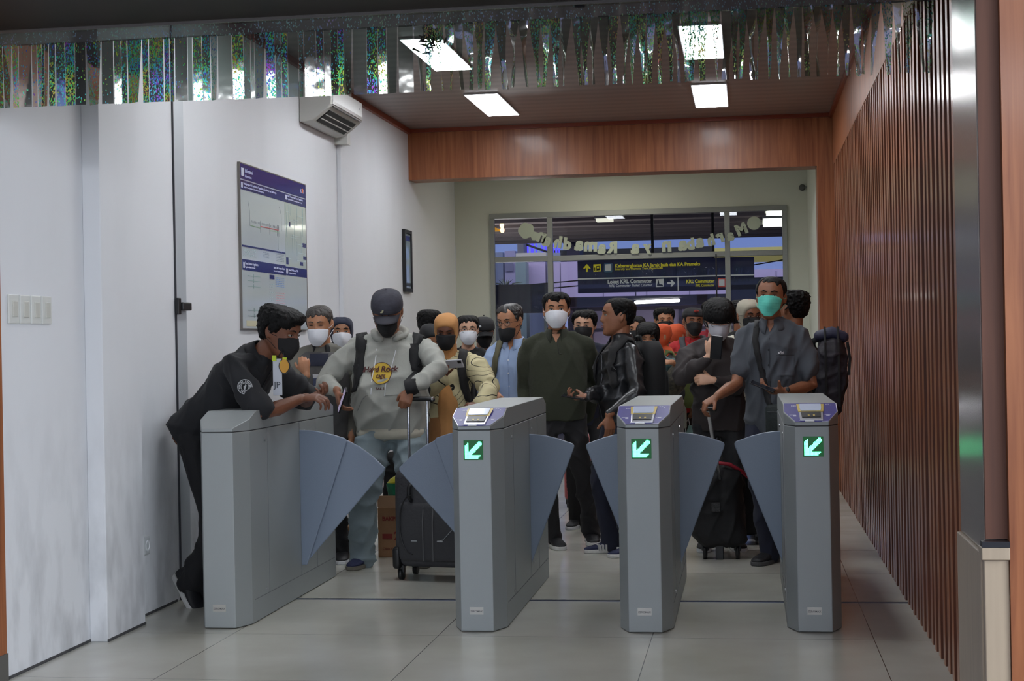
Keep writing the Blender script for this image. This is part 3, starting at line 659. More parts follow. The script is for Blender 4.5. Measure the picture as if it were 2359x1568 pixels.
# strips
px = -12.0; nstrip = 0; edges = [8, 103, 200, 295, 393, 487, 588, 690, 795, 893]
while px < 2150 and nstrip < 100:
    left = px < 930
    wpx = (9 + rr.random() * 26) if left else (18 + rr.random() * 9)
    if left:
        for e_ in edges:
            if px < e_ - 3 and px + wpx > e_ - 6: wpx = e_ - px - 1.5
        wpx = max(wpx, 6)
    x0 = atY(px, 200, 5.93).x; x1 = atY(px + wpx, 200, 5.93).x; z1 = zbot(px + wpx / 2); b = MB(); n_ = 22
    if left:
        gap = any(abs(px - e_) < 4 for e_ in edges); tw = rr.uniform(-.10, .10) + (.5 if gap else 0); dep = rr.uniform(-.008, .008)
        vs_ = []
        for j in range(n_ + 1):
            t = j / n_; z = zt - .08 + (z1 - zt + .08) * t; a = tw * t; cx = (x0 + x1) / 2; hw = (x1 - x0) / 2 * .96
            if gap: cx += -.004 * t
            vs_ += [(cx - hw * math.cos(a), dep * t + hw * math.sin(a), z), (cx + hw * math.cos(a), dep * t - hw * math.sin(a), z)]
    else:
        tw = rr.uniform(-1.25, 1.25); ph = rr.uniform(0, 6); cx0 = (x0 + x1) / 2; sh = rr.uniform(-.016, .016); vs_ = []
        nar = rr.uniform(.30, .62)
        for j in range(n_ + 1):
            t = j / n_; z = zt - .08 + (z1 - zt + .08 + rr.uniform(-.001, .001)) * t; a = tw * min(1, t * 2.4) + .5 * math.sin(ph + t * 5) * t
            hw = (x1 - x0) / 2 * (1.05 - (1 - nar) * min(1, t * 1.6)); cx = cx0 + sh * t + .006 * math.sin(ph + 3 * t) * t
            yy = .02 * math.sin(ph * 2 + t * 3) * t
            vs_ += [(cx - hw * math.cos(a), yy + hw * math.sin(a), z), (cx, yy - .006 * t, z), (cx + hw * math.cos(a), yy - hw * math.sin(a), z)]
    c = 2 if left else 3
    fs = [(j * c + i, j * c + i + 1, (j + 1) * c + i + 1, (j + 1) * c + i) for j in range(n_) for i in range(c - 1)]
    m_ = M_foilL if px < 400 else (M_foilM if px < 960 else M_foilR)
    if 400 <= px < 960 and rr.random() < .22: m_ = M_foilL
    b.add(vs_, fs).build('foil_strip', m_, ff, smooth=True)
    px += wpx + (0.8 if left else rr.uniform(-5, 4)); nstrip += 1
# bits of black tape holding the band
for q in (570, 1336): 
    p = atY(q, 43 - (q - 570) * .038, 5.915); MB().box(p.x - .018, p.x + .018, -.018, -.014, p.z - .006, p.z + .004).build('tape', M_black, ff)
# withered sprig caught in the fringe
sp_ = empty('dry_sprig', (0, 5.97, 0), 'small dark dry sprig hanging behind the foil fringe', 'sprig')
b = MB(); r2 = random.Random(4); p0 = atY(985, 60, 5.97)
st_ = MB().tube([(p0.x, 0, ZH + .02), (p0.x + .005, 0, p0.z - .04), (p0.x + .02, .0, p0.z - .10)], .0025, 6).build('stem', mat('sprig_brown', srgb(40, 34, 24), .8), sp_)
for k in range(34):
    c = Vector((p0.x + r2.gauss(.005, .026), r2.gauss(0, .012), p0.z - .055 + r2.gauss(0, .026))); dd = Vector((r2.gauss(0, 1), r2.gauss(0, 1), r2.gauss(0, 1))).normalized() * .017
    b.tube([c - dd, c + dd], [(.002, .001), (.006, .002)][:2], 6)
b.build('leaves', mat('sprig_green', srgb(34, 36, 20), .7), sp_)
# ---------------------------------------------------------------- foam greeting letters on the glass (seen from behind)
M_foam = mat('foam_letter', srgb(186, 196, 178), .45)
MIRR = Matrix(((-1, 0, 0), (0, 0, -1), (0, 1, 0)))
let = [('M', 1712, 526, 26, 22), ('a', 1685, 540, 25, 18), ('r', 1662, 544, 30, 14), ('h', 1640, 551, 26, 12), ('a', 1613, 556, 31, 8), ('b', 1592, 561, 27, 4), ('a', 1573, 563, 33, 3), ('n', 1536, 566, 36, 2),
       ('y', 1491, 565, 23, 0), ('a', 1463, 570, 32, -1), ('R', 1412, 569, 27, -1), ('a', 1386, 570, 31, -2), ('m', 1360, 565, 32, -3), ('a', 1333, 563, 33, -5), ('d', 1306, 561, 28, -7), ('h', 1284, 557, 28, -9), ('a', 1257, 553, 32, -12), ('n', 1244, 544, 34, -20)]
used = {}
names = {'M': 'capital letter M', 'R': 'capital letter R'}
for ch, px, py, h, rot in let:
    p = atY(px, py + 12, YW - .035); used[ch] = used.get(ch, 0) + 1
    size = h * YW / FPX * 1.25
    o = text('foam_letter', ch, size, M_foam, None, Vector((0, 0, 0)), MIRR, .011, 'CENTER', bold=.010)
    o.data.transform(Matrix.Rotation(math.radians(-rot), 4, 'Y')); o.location = (p.x, YW - .035, p.z)
    ab = {1712: 'leftmost', }
    near = {0: ''}
    tag(o, 'pale foam letter %s stuck mirrored on the glass, %s' % (ch, {
        1712: 'beside the right-hand disc', 1685: 'just right of the right mullion', 1662: 'behind the right mullion', 1640: 'next left of the right mullion', 1613: 'between h and b', 1592: 'between two letters a', 1573: 'right of the lone n', 1536: 'standing alone above the sign heading',
        1491: 'right of centre beside an a', 1463: 'left of the y', 1412: 'in the middle of the pane', 1386: 'left of the capital R', 1360: 'above the yellow arrow sign', 1333: 'left of the m', 1306: 'between a and h, left part', 1284: 'just right of the left mullion', 1257: 'behind the left mullion', 1244: 'beside the left-hand disc'}[px]), 'letter', 'foam greeting letters on the glass')
for px, py, r_, lb in ((1737, 514, 15.5, 'right'), (1212, 531, 17, 'left')):
    p = atY(px, py, YW - .035); r_ = r_ * YW / FPX; b = MB()
    if lb == 'right': b.lathe([(r_ * .96, -.008), (r_, 0), (r_ * .96, .012)], (0, 0, 0), 28, M=Matrix.Rotation(math.pi / 2, 3, 'X'))
    else:
        pts = [(math.cos(t) * r_ * (1 + .12 * abs(math.sin(2.5 * t))), 0, math.sin(t) * r_ * (1 + .12 * abs(math.sin(2.5 * t)))) for t in [2 * math.pi * i / 40 for i in range(40)]]
        b.prism(pts, (0, .014, 0))
    o = b.build('foam_disc', M_foam, None); o.location = p
    tag(o, 'pale foam disc on the glass at the %s end of the letters' % lb, 'foam disc')
# three small blossom shapes trailing from the left disc
for px, py, r_ in ((1230, 543, 10),):
    p = atY(px, py, YW - .03); r_ *= YW / FPX
    o = MB().prism([(math.cos(t) * r_ * (1 + .3 * math.sin(3 * t)), 0, math.sin(t) * r_) for t in [2 * math.pi * i / 24 for i in range(24)]], (0, .01, 0)).build('foam_blossom', M_foam)
    o.location = p; tag(o, 'small pale foam blossom beside the left foam disc', 'foam blossom')

# ---------------------------------------------------------------- outside: forecourt, sign, canopy, buildings
struct(MB().box(-40, 30, 17.2, 80, -.1, -.02).build('ground', mat('asphalt', srgb(96, 92, 98), .7, vary=.1)))
cp = empty('forecourt_canopy', (0, 0, 0), 'dark canopy roof over the forecourt seen through the top of the glass front', 'canopy')
yE = 29.0; zc_ = atY(1500, 551, yE).z
MB().box(-12, 9, 16.9, yE, zc_, zc_ + .25).build('roof', mat('canopy_dark', srgb(128, 118, 118), .6), cp)
b = MB()
for k in range(12): b.box(-12, 9, 17.4 + k, 17.46 + k, zc_ - .05, zc_)
b.build('ribs', mat('canopy_rib', srgb(112, 104, 104), .6), cp)
for x, sd_ in ((-6.6, 'left'), (3.4, 'right')): tag(MB().box(x, x + .3, yE - .5, yE - .2, -.02, zc_ - .055).build('canopy_post', mat('canopy_post', srgb(110, 108, 112), .5)), 'steel post holding up the %s side of the forecourt canopy' % sd_, 'post')
for (a, b_, c, d_, lb, st_) in ((1765, 1807, 480, 491, 'farther of two bright lamps under the canopy at the right', 7), (1758, 1807, 502, 517, 'nearer of two bright lamps under the canopy at the right', 7), (1376, 1410, 502, 506, 'dim slim lamp under the forecourt canopy', 1.2)):
    A = atZ(a, d_, zc_ - .06); B = atZ(b_, c, zc_ - .06)
    e = empty('canopy_lamp', (0, 0, 0), lb, 'lamp'); y0, y1 = sorted((A.y, B.y)); x0, x1 = sorted((A.x, B.x))
    MB().box(x0, x1, y0, y1, zc_ - .10, zc_ - .06).build('diffuser', emitm('canopy_lamp_%g' % st_, (1, .97, .78, 1), st_), e)
    MB().box(x0 - .02, x1 + .02, y0 - .02, y1 + .02, zc_ - .06, zc_).build('housing', alu, e)
for k, (px, py) in enumerate(((1156, 519), (1157, 530))):
    p = atY(px, py, 24); o = MB().ball((0, 0, 0), (.035, .035, .045), nu=10, nv=6).build('warm_bulb', emitm('warm_bulb', (1, .55, .25, 1), 5)); o.location = p
    tag(o, ['upper', 'lower'][k] + ' small warm bulb glowing under the canopy at the left', 'bulb')
    MB().tube([(0, 0, .04), (0, 0, zc_ - p.z)], .008, 6).build('cord', M_black, o)
p = atY(1135, 532, 24); q = atY(1160, 522, 24)
o = MB().prism([(p.x, 24, p.z), (q.x, 24, p.z - .0), (p.x, 24, p.z + .07)], (0, .1, 0)).build('yellow_awning', mat('awning_yellow', srgb(250, 190, 40), .5, emit=srgb(250, 180, 40), estr=.25)); tag(o, 'yellow awning corner at the far left behind the glass', 'awning')  # slight glow added to the yellow itself

# direction sign
YS = 17.6
def sx(px, py): p = atY(px, py, YS); return p.x, p.z
x0, z1 = sx(1330, 602); x1, _ = sx(1737, 595); _, z0 = sx(1330, 675); _, zm = sx(1330, 642); xm, _ = sx(1562, 660)
sg = empty('direction_sign', (0, YS, 0), 'navy station direction sign with yellow and white lettering hanging outside the glass', 'sign')
MB().box(x0, x1, 0, .12, z0, z1).build('sign_box', mat('sign_navy', srgb(24, 26, 52), .3, emit=srgb(24, 26, 60), estr=.25), sg, bevel=.004)
M_sy = mat('sign_yellow', srgb(208, 196, 40), .5, emit=srgb(208, 196, 40), estr=.35); M_sw = mat('sign_white', srgb(198, 198, 188), .5, emit=srgb(198, 198, 188), estr=.3)
MB().box(x0, x1, -.006, 0, zm - .010, zm + .004).build('divider', M_sw, sg); MB().box(xm - .005, xm + .006, -.006, 0, z0, zm - .011).build('divider', M_sw, sg)
def st(s, pxa, pxb, pyb, hpx, m, shear=0):
    x, z = sx(pxa, pyb); k = YS / FPX; o = text('lettering', s, hpx * k / .72, m, sg, Vector((x, -.004, z)), FRONT, .001, bold=.0018 if shear == 0 else 0.0006, shear=shear)
    xs = [v.co.x for v in o.data.vertices]; xe, _ = sx(pxb, pyb); f = (xe - x) / (max(xs) - min(xs)); xmn = min(xs)
    for v in o.data.vertices: v.co.x = x + (v.co.x - xmn) * f
st('Keberangkatan KA Jarak Jauh dan KA Prameks', 1417, 1613, 615 + 1, 8, M_sy); st('Intercity and Prameks Train Departures', 1417, 1527, 622, 5, M_sy, .25)
st('Loket KRL Commuter', 1400, 1503, 653, 9, M_sw); st('KRL Commuter Ticket Counter', 1403, 1503, 661, 6, M_sw, .25)
st('KRL Commuter', 1581, 1646, 652, 8, M_sy); st('KRL Commuter', 1602, 1646, 660, 6, M_sy, .25)
def poly(nm, pts, m, parent=sg, y=-.003, d_=.003):
    return MB().prism([(sx(a, b_)[0], y, sx(a, b_)[1]) for a, b_ in pts], (0, d_, 0)).build(nm, m, parent)
poly('up_arrow', [(1352, 608), (1361, 618), (1357, 619), (1354, 616), (1354, 626), (1350, 626), (1350, 616), (1347, 619), (1343, 618)], M_sy)
poly('train_symbol', [(1367, 609), (1384, 608), (1384, 625), (1367, 626)], M_sy); poly('train_shape', [(1373, 613), (1381, 612), (1382, 622), (1374, 623)], M_black, y=-.006); poly('train_window', [(1375, 615), (1380, 614), (1380, 618), (1375, 618)], M_sy, y=-.009)
poly('train_passenger', [(1369, 616), (1371, 616), (1371, 623), (1369, 623)], M_black, y=-.006)
poly('parking_ring', [(1391, 608), (1393, 606), (1409, 605), (1411, 607), (1411, 625), (1409, 627), (1393, 627), (1391, 625)], mat('sign_blue', srgb(90, 130, 160), .5))
poly('parking_square', [(1394, 609), (1408, 608), (1408, 623), (1394, 624)], M_sw, y=-.006)
st('P', 1398, 1404, 620, 8, M_black)
poly('counter_symbol', [(1511, 643), (1529, 642), (1529, 660), (1511, 661)], M_sw); poly('counter_figure', [(1513, 658), (1515, 650), (1518, 649), (1519, 654), (1526, 655), (1528, 659)], M_black, y=-.006); poly('counter_head', [(1515, 646), (1518, 646), (1518, 649), (1515, 649)], M_black, y=-.006)
poly('right_arrow', [(1537, 650), (1547, 650), (1544, 645), (1548, 644), (1555, 652), (1548, 660), (1544, 659), (1547, 654), (1537, 654)], M_sw)
poly('line_symbol_border', [(1654, 641), (1671, 641), (1671, 661), (1654, 661)], mat('sign_red', srgb(210, 80, 60), .5, emit=srgb(210, 80, 60), estr=.2)); poly('line_symbol', [(1656, 643), (1669, 643), (1669, 659), (1656, 659)], M_sw, y=-.006); st('Y', 1659, 1666, 656, 9, M_black)
for q in (1500, 1640): MB().box(sx(q, 600)[0], sx(q, 600)[0] + .03, .04, .07, z1, zc_).build('hanger', M_black, sg)
# navy boards just outside the glass at either side
for (a, c, b_, d_, lb) in ((1137, 656, 1263, 720, 'navy board outside the glass at the left'), (1681, 640, 1812, 742, 'navy board outside the glass behind the man in the teal mask')):
    p = atY(a, c, 16.95); q = atY(b_, d_, 16.95)
    o = MB().box(p.x, q.x, 16.95, 16.98, q.z, p.z).build('navy_board', mat('board_navy', srgb(30, 32, 62), .3, coat=.3)); tag(o, lb, 'board')
    MB().box(p.x + .02, p.x + .05, 16.96, 16.99, 0, q.z).build('board_leg', alu, o); MB().box(q.x - .05, q.x - .02, 16.96, 16.99, 0, q.z).build('board_leg', alu, o)

def pbox(name, a, c, b_, d_, Y, dep, m, parent=None, zfoot=None):
    """box whose near face spans pixels (a,c)-(b_,d_) at depth Y, dep deep"""
    p = atY(a, c, Y); q = atY(b_, d_, Y); z0_ = q.z if zfoot is None else zfoot
    return MB().box(p.x, q.x, Y, Y + dep, z0_, p.z).build(name, m, parent)
M_lil = mat('lilac_panel', srgb(196, 178, 200), .5)
tb = empty('platform_canopy', (0, 0, 0), 'long lilac white fascia of the platform canopy beyond the sign', 'building')
Yf = 36
f1 = pbox('fascia', 1261, 604, 1685, 700, Yf, .3, M_lil, tb); f2 = pbox('fascia', 1685, 622, 1840, 700, Yf, .3, M_lil, tb)
b = MB()
for q in (1290, 1388, 1488, 1587, 1680, 1787): p = atY(q, 620, Yf); b.box(p.x, p.x + .015, Yf - .01, Yf + .001, atY(q, 700, Yf).z, atY(q, 606 if q < 1685 else 624, Yf).z)
b.build('panel_joints', mat('joint_dark', srgb(90, 80, 100), .6), tb)
zf = atY(1500, 700, Yf).z
MB().box(-4.55, 9, Yf - 7, Yf + 6, zf - .02, zf).build('soffit', mat('soffit_grey', srgb(96, 92, 96), .6), tb)
for x, sd_ in ((-4.2, 'left'), (1.5, 'right')): tag(MB().box(x, x + .35, Yf + 2, Yf + 2.35, -.02, zf - .021).build('platform_post', alu), '%s post under the platform canopy' % sd_, 'post')
# back wall of the platform, lilac light openings
rw_ = MB().box(-4.3, 9, Yf + 6, Yf + 6.2, -.02, zf - .021).build('platform_wall', M_lil); tag(rw_, 'lilac back wall of the platform with dark mullions', 'wall')
b = MB()
for k in range(2, 7): b.box(-9 + 2.4 * k, -8.9 + 2.4 * k, Yf + 5.9, Yf + 6, -.02, zf)
b.box(-4.3, 9, Yf + 5.9, Yf + 6, 1.62, 1.7); b.build('wall_mullions', mat('joint_dark', srgb(90, 80, 100)), rw_)
A = atY(1465, 696, 31); B = atY(1567, 701, 31)
o = MB().tube([(A.x, 31.0, A.z), (B.x, 30.2, A.z + .0)], .035, 8).build('tube_lamp', emitm('tube_warmwhite', (1, .98, .9, 1), 6)); tag(o, 'long white tube lamp under the platform canopy', 'lamp')
o.parent = None
MB().tube([(A.x, 31.0, A.z), (A.x, 31.0, 3.2)], .01, 6).build('hanger', M_black, o)
# far roof edge; yellow light at the right put into colour and glow
rf = empty('far_roof', (0, 0, 0), 'long low roof edge beyond the forecourt, lit yellow at its right end', 'roof')
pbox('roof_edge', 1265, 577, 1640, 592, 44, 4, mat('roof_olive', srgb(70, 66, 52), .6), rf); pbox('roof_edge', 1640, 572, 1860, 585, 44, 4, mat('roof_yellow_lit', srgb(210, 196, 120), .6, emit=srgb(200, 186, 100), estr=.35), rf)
for x in (-10, -4, 3): MB().box(x, x + .4, 45, 45.4, -.02, 3.4).build('roof_post', alu, rf)
# building at left with pale wall, column, blue lit screen, pointed roof
bl = empty('station_annex', (0, 0, 0), 'pale annex with greenish column and cream ledge seen through the left pane', 'building')
pbox('wall', 1120, 582, 1162, 790, 40, 3, mat('annex_pale', srgb(150, 156, 168), .6), bl, -.02)
pbox('wall', 1162, 578, 1190, 790, 39, 3, mat('annex_lilac', srgb(178, 168, 188), .6), bl, -.02)
pbox('window', 1163, 606, 1182, 624, 38.9, .05, mat('annex_window', srgb(120, 116, 136), .4), bl)
pbox('column', 1187, 604, 1214, 790, 35.4, .5, mat('column_green', srgb(128, 146, 140), .5), bl, -.02)
pbox('fascia_panel', 1214, 604, 1258, 720, 36, .3, M_lil, bl)
pbox('ledge', 1188, 583, 1258, 592, 36, 1.2, mat('ledge_cream', srgb(196, 188, 168), .5), bl)
pbox('tower', 1191, 535, 1206, 584, 36.4, .8, mat('tower_grey', srgb(100, 100, 104), .6), bl)
ls = empty('blue_light_screen', (0, 0, 0), 'screen of glowing blue light bars beyond the left pane', 'light screen')
for k, q in enumerate((1210, 1222, 1233, 1247, 1254, 1272, 1279, 1286)):
    wq_ = (7, 7, 3, 4, 5, 3, 4, 3)[k]; o = pbox('light_bar', q, 546 + k * 3.4, q + wq_, 582, 37, .08, emitm('led_blue', (.10, .08, 1, 1), 1.6), ls)
A = atY(1209, 562, 36.9); B = atY(1260, 580, 36.9); MB().tube([(A.x, 36.9, A.z), (B.x, 36.9, B.z)], .03, 6).build('rail', M_black, ls)
A = atY(1208, 582, 37); B = atY(1290, 582, 37); MB().box(A.x, B.x, 37, 37.1, -.02, A.z - .02).build('screen_base', mat('annex_pale', srgb(150, 156, 168)), ls)
pg = empty('pointed_roof_tower', (0, 0, 0), 'small tower with dark pointed eaves and pale gable behind the letters', 'tower')
Yp = 41
def pp(nm, pts, m, y, dp): return MB().prism([tuple(atY(a, b_, y)) for a, b_ in pts], (0, dp, 0)).build(nm, m, pg)
pp('eaves', [(1292, 543), (1310, 531), (1345, 529), (1350, 534), (1338, 545), (1330, 560), (1316, 552), (1296, 560)], mat('roof_dark', srgb(66, 60, 70), .6), Yp, 2.0)
pp('gable', [(1311, 534), (1334, 532), (1337, 547), (1322, 545), (1311, 541)], M_lil, Yp - .05, .05)
p = atY(1300, 560, Yp); q = atY(1330, 560, Yp); MB().box(p.x, q.x, Yp + .5, Yp + 1.5, -.02, p.z + .1).build('shaft', mat('roof_dark', srgb(66, 60, 70), .6), pg)
# overhead wires
for k, (a, c, b_, d_) in enumerate(((1262, 652, 1332, 646), (1262, 664, 1332, 658), (1737, 610, 1812, 597))):
    A = atY(a, c, 27 + k); B = atY(b_, d_, 27 + k); D = (B - A)
    o = MB().tube([A - D * 3, A, B, B + D * 3], .012, 6).build('overhead_wire', M_black); tag(o, ['upper black wire left of the direction sign', 'lower black wire left of the direction sign', 'black wire crossing the sky at the right pane'][k], 'wire', 'overhead wires'); Lp = A - D * 3 if k < 2 else B + D * 3; MB().tube([(Lp.x, Lp.y, -.02), (Lp.x, Lp.y, Lp.z + .2)], .06, 8).build('wire_pole', alu, o)
# potted palm blades at the left pane
o = MB(); r3 = random.Random(2); c = atY(1165, 660, 24)
for k in range(12):
    t = r3.uniform(-1.1, 1.1); o.tube([c + Vector((0, 0, -.2)), c + Vector((math.sin(t) * .12, r3.uniform(-.1, .1), .05)), c + Vector((math.sin(t) * .3, r3.uniform(-.1, .1), .12 * math.cos(t)))], [(.006, .003), (.012, .004), (.002, .001)], 6)
o.tube([(c.x, c.y, -.02), (c.x, c.y, c.z - .15)], .03, 8)
o = o.build('palm_plant', mat('palm_green', srgb(62, 78, 70), .6)); tag(o, 'dark spiky palm behind the left pane above the navy board', 'plant')
# ---------------------------------------------------------------- people: generator
def skinm(name, c, vary=.12): return mat('skin_' + name, c, .48, vary=vary, vscale=14, bump=.12, bscale=90, sub=.04)
SK = {'tan': skinm('tan', srgb(176, 124, 92)), 'brown': skinm('brown', srgb(140, 92, 66)), 'dark': skinm('dark', srgb(112, 70, 50)), 'light': skinm('light', srgb(206, 160, 132))}
M_hair = mat('hair_black', srgb(11, 10, 10), .6, bump=.5, bscale=70, stretch=(3, 3, .6), spec=.2); M_hairg = mat('hair_greying', srgb(58, 52, 48), .5, vary=.35, vscale=60, bump=.8, bscale=80)
M_eye = mat('eye_white', srgb(206, 200, 192), .2); M_iris = mat('iris_dark', srgb(24, 16, 12), .1)
def cloth(name, c, rough=.85, vary=.12, bump=.45, bscale=9, sheen=.03, vscale=8): return mat(name, c, rough, vary=vary, vscale=vscale, bump=bump, bscale=bscale, sheen=sheen)

def lerp_tab(tab, x):
    if x <= tab[0][0]: return tab[0][1:]
    for a, b in zip(tab, tab[1:]):
        if x <= b[0]:
            t = (x - a[0]) / (b[0] - a[0]); t = t * t * (3 - 2 * t) if False else t
            return tuple(p + (q - p) * t for p, q in zip(a[1:], b[1:]))
    return tab[-1][1:]
HEADT = [(-.118, .004, -.072, -.052), (-.114, .022, -.084, -.034), (-.108, .033, -.089, -.016), (-.095, .045, -.0925, .006), (-.075, .055, -.0935, .034), (-.05, .0625, -.0935, .062), (-.02, .069, -.0935, .082),
         (.01, .073, -.0945, .096), (.04, .0755, -.096, .101), (.065, .0735, -.0905, .097), (.085, .066, -.077, .084), (.10, .053, -.056, .065), (.111, .036, -.033, .044), (.117, .016, -.012, .022), (.1185, .004, .0, .008)]
NZ, NT = 58, 56
def g(x, s): return math.exp(-(x / s) ** 2)
def head_grid(off=None, features=True, fat=1.0, nz=NZ, nt=NT):
    """rings of the head; off(phi, z, x) gives an outward offset. phi = 0 in front, pi at the back, signed by side"""
    rings = []
    for j in range(nz):
        u = j / (nz - 1); z = -.118 + .2365 * (.5 - .5 * math.cos(math.pi * u)) if True else 0
        wd, yf, yb = lerp_tab(HEADT, z); yc, hd = (yf + yb) / 2, (yb - yf) / 2
        wd *= 1 + (fat - 1) * g(z + .06, .06)
        r = []
        for i in range(nt):
            t = 2 * math.pi * i / nt; s, c = math.sin(t), math.cos(t)      # t=0 front
            ex = .86
            x = wd * math.copysign(abs(s) ** ex, s); y = yc - hd * math.copysign(abs(c) ** .92, c)
            n = Vector((x / wd ** 2, (y - yc) / hd ** 2, (z - .0) / .118 ** 2 * .8)); n.normalize()
            p = Vector((x, y, z))
            if features and c > -.1:
                f = 0.0
                zz = z
                ridge = (.0045 + .0185 * max(0, min(1, (.024 - zz) / .046))) * (1 if zz < .026 else g(zz - .026, .012)) * (g(zz + .022, .011) if zz < -.022 else 1)
                f += ridge * g(x, .0075 + .006 * max(0, min(1, (.02 - zz) / .045)))
                for sx in (-1, 1):
                    f += .0065 * g(x - sx * .0135, .007) * g(zz + .026, .008)
                    f -= .0085 * g(x - sx * .031, .015) * g(zz - .014, .011)
                    f += .0040 * g(x - sx * .030, .020) * g(zz - .034, .008)
                    f += .0035 * g(x - sx * .044, .018) * g(zz + .014, .018)
                f += .0055 * g(x, .019) * g(zz + .0525, .0048) + .0050 * g(x, .016) * g(zz + .0635, .0052) - .0030 * g(x, .022) * g(zz + .0582, .0028)
                f += .0050 * g(x, .016) * g(zz + .098, .014) - .0025 * g(x, .02) * g(zz + .077, .007)
                p.y -= f
            if off is not None:
                ph = math.atan2(s, c); p += n * off(ph, z, x)
            r.append(p)
        rings.append(r)
    return rings
def sstep(x, a, b):
    t = max(0.0, min(1.0, (x - a) / (b - a))); return t * t * (3 - 2 * t)
def hairline(tab, ph):
    return lerp_tab(tab, abs(math.degrees(ph)))[0]
HL_SHORT = [(0, .074), (25, .072), (45, .062), (58, .040), (68, .012), (76, -.004), (82, .012), (90, .028), (100, .020), (112, -.020), (140, -.060), (180, -.070)]
HL_RECEDE = [(0, .088), (20, .096), (38, .100), (50, .072), (62, .045), (70, .015), (77, -.006), (84, .012), (92, .026), (104, .016), (116, -.022), (140, -.060), (180, -.068)]
HL_FRINGE = [(0, .028), (20, .030), (40, .026), (60, .012), (75, -.006), (88, -.004), (105, -.015), (120, -.040), (180, -.080)]
HL_LONG = [(0, .078), (18, .070), (40, .046), (58, .012), (68, -.03), (76, -.08), (84, -.12), (180, -.12)]

def rotm(yaw=0, pitch=0, roll=0):
    """yaw: + turns the face to the image right (for a figure facing the camera); pitch + looks down; roll + tilts to image right"""
    return Matrix.Rotation(yaw, 3, 'Z') @ Matrix.Rotation(pitch, 3, 'X') @ Matrix.Rotation(roll, 3, 'Y')

def ik(a, b, l1, l2, hint):
    a, b = Vector(a), Vector(b); d = b - a; L = d.length
    if L > (l1 + l2) * .998: b = a + d * ((l1 + l2) * .998 / L); d = b - a; L = d.length
    L = max(L, abs(l1 - l2) + .01)
    t = (l1 * l1 - l2 * l2 + L * L) / (2 * L); hgt = math.sqrt(max(0, l1 * l1 - t * t)); u = d.normalized()
    hv = Vector(hint); hv = hv - u * hv.dot(u); hv = hv.normalized() if hv.length > 1e-5 else Vector((0, 1, 0))
    return a + u * t + hv * hgt, b

def hand_mesh(b, wrist, fdir, back, side, k=1.0, curl=(20, 30, 20), thumb=(35, 20), spread=4, mi=0):
    """fdir: direction of the fingers; back: normal of the back of the hand; side: +1 puts the thumb on +X of (fdir x back)"""
    Y = Vector(fdir).normalized(); Z = Vector(back); Z = (Z - Y * Z.dot(Y)).normalized(); X = Y.cross(Z) * side
    def P(x, y, z): return wrist + (X * x + Y * y + Z * z) * k
    rings = []
    for y, hw, ht, cx in ((-.012, .024, .018, 0), (.008, .027, .0175, .001), (.03, .035, .0165, .003), (.055, .041, .0155, .002), (.078, .0415, .0135, 0), (.090, .038, .010, -.001)):
        rings.append([P(cx + hw * math.cos(t), y, ht * math.sin(t)) for t in [2 * math.pi * i / 14 for i in range(14)]])
    b.loft(rings, mi)
    base = [(.030, .084), (.0105, .088), (-.0095, .085), (-.0285, .078)]; segs = [(.040, .025, .021), (.044, .028, .022), (.041, .026, .021), (.032, .020, .018)]; rad = [.0088, .0090, .0086, .0076]
    for f in range(4):
        x, y = base[f]; p = Vector((x, y, .001)); ang = 0; pts = [Vector((x, y - .022, 0)), p.copy()]; rs = [rad[f] * 1.05, rad[f] * 1.06]
        sp = math.radians(spread * (1.3 - f) * .8)
        cu = [c * (1 + .07 * f) for c in (curl if not isinstance(curl[0], (tuple, list)) else curl[f])]
        for s_, c in zip(segs[f], cu):
            ang += math.radians(c); dr = Vector((math.sin(sp) * math.cos(ang), math.cos(sp) * math.cos(ang), -math.sin(ang)))
            pts.append(p + dr * s_ * .5); rs.append(rad[f] * .94); p = p + dr * s_; pts.append(p.copy()); rs.append(rad[f] * (.97 if s_ != segs[f][2] else .80))
        b.tube([P(*q) for q in pts], [r * k for r in rs], 9, mi)
    a0, a1 = math.radians(thumb[0]), math.radians(thumb[1])
    p = Vector((.020, .020, -.006)); pts = [p.copy(), Vector((.034, .036, -.010))]; rs = [.013, .0125]
    p = pts[-1].copy(); dr = Vector((math.sin(a0 + .35), math.cos(a0 + .35) * .9, -.28)).normalized()
    for s_, r_ in ((.032, .0108), (.026, .0090)):
        p = p + dr * s_; pts.append(p.copy()); rs.append(r_); dr = (Matrix.Rotation(a1, 3, 'Z') @ dr); dr = (dr + Vector((0, 0, -math.sin(a1) * .6))).normalized()
    b.tube([P(*q) for q in pts], [r * k for r in rs], 9, mi)

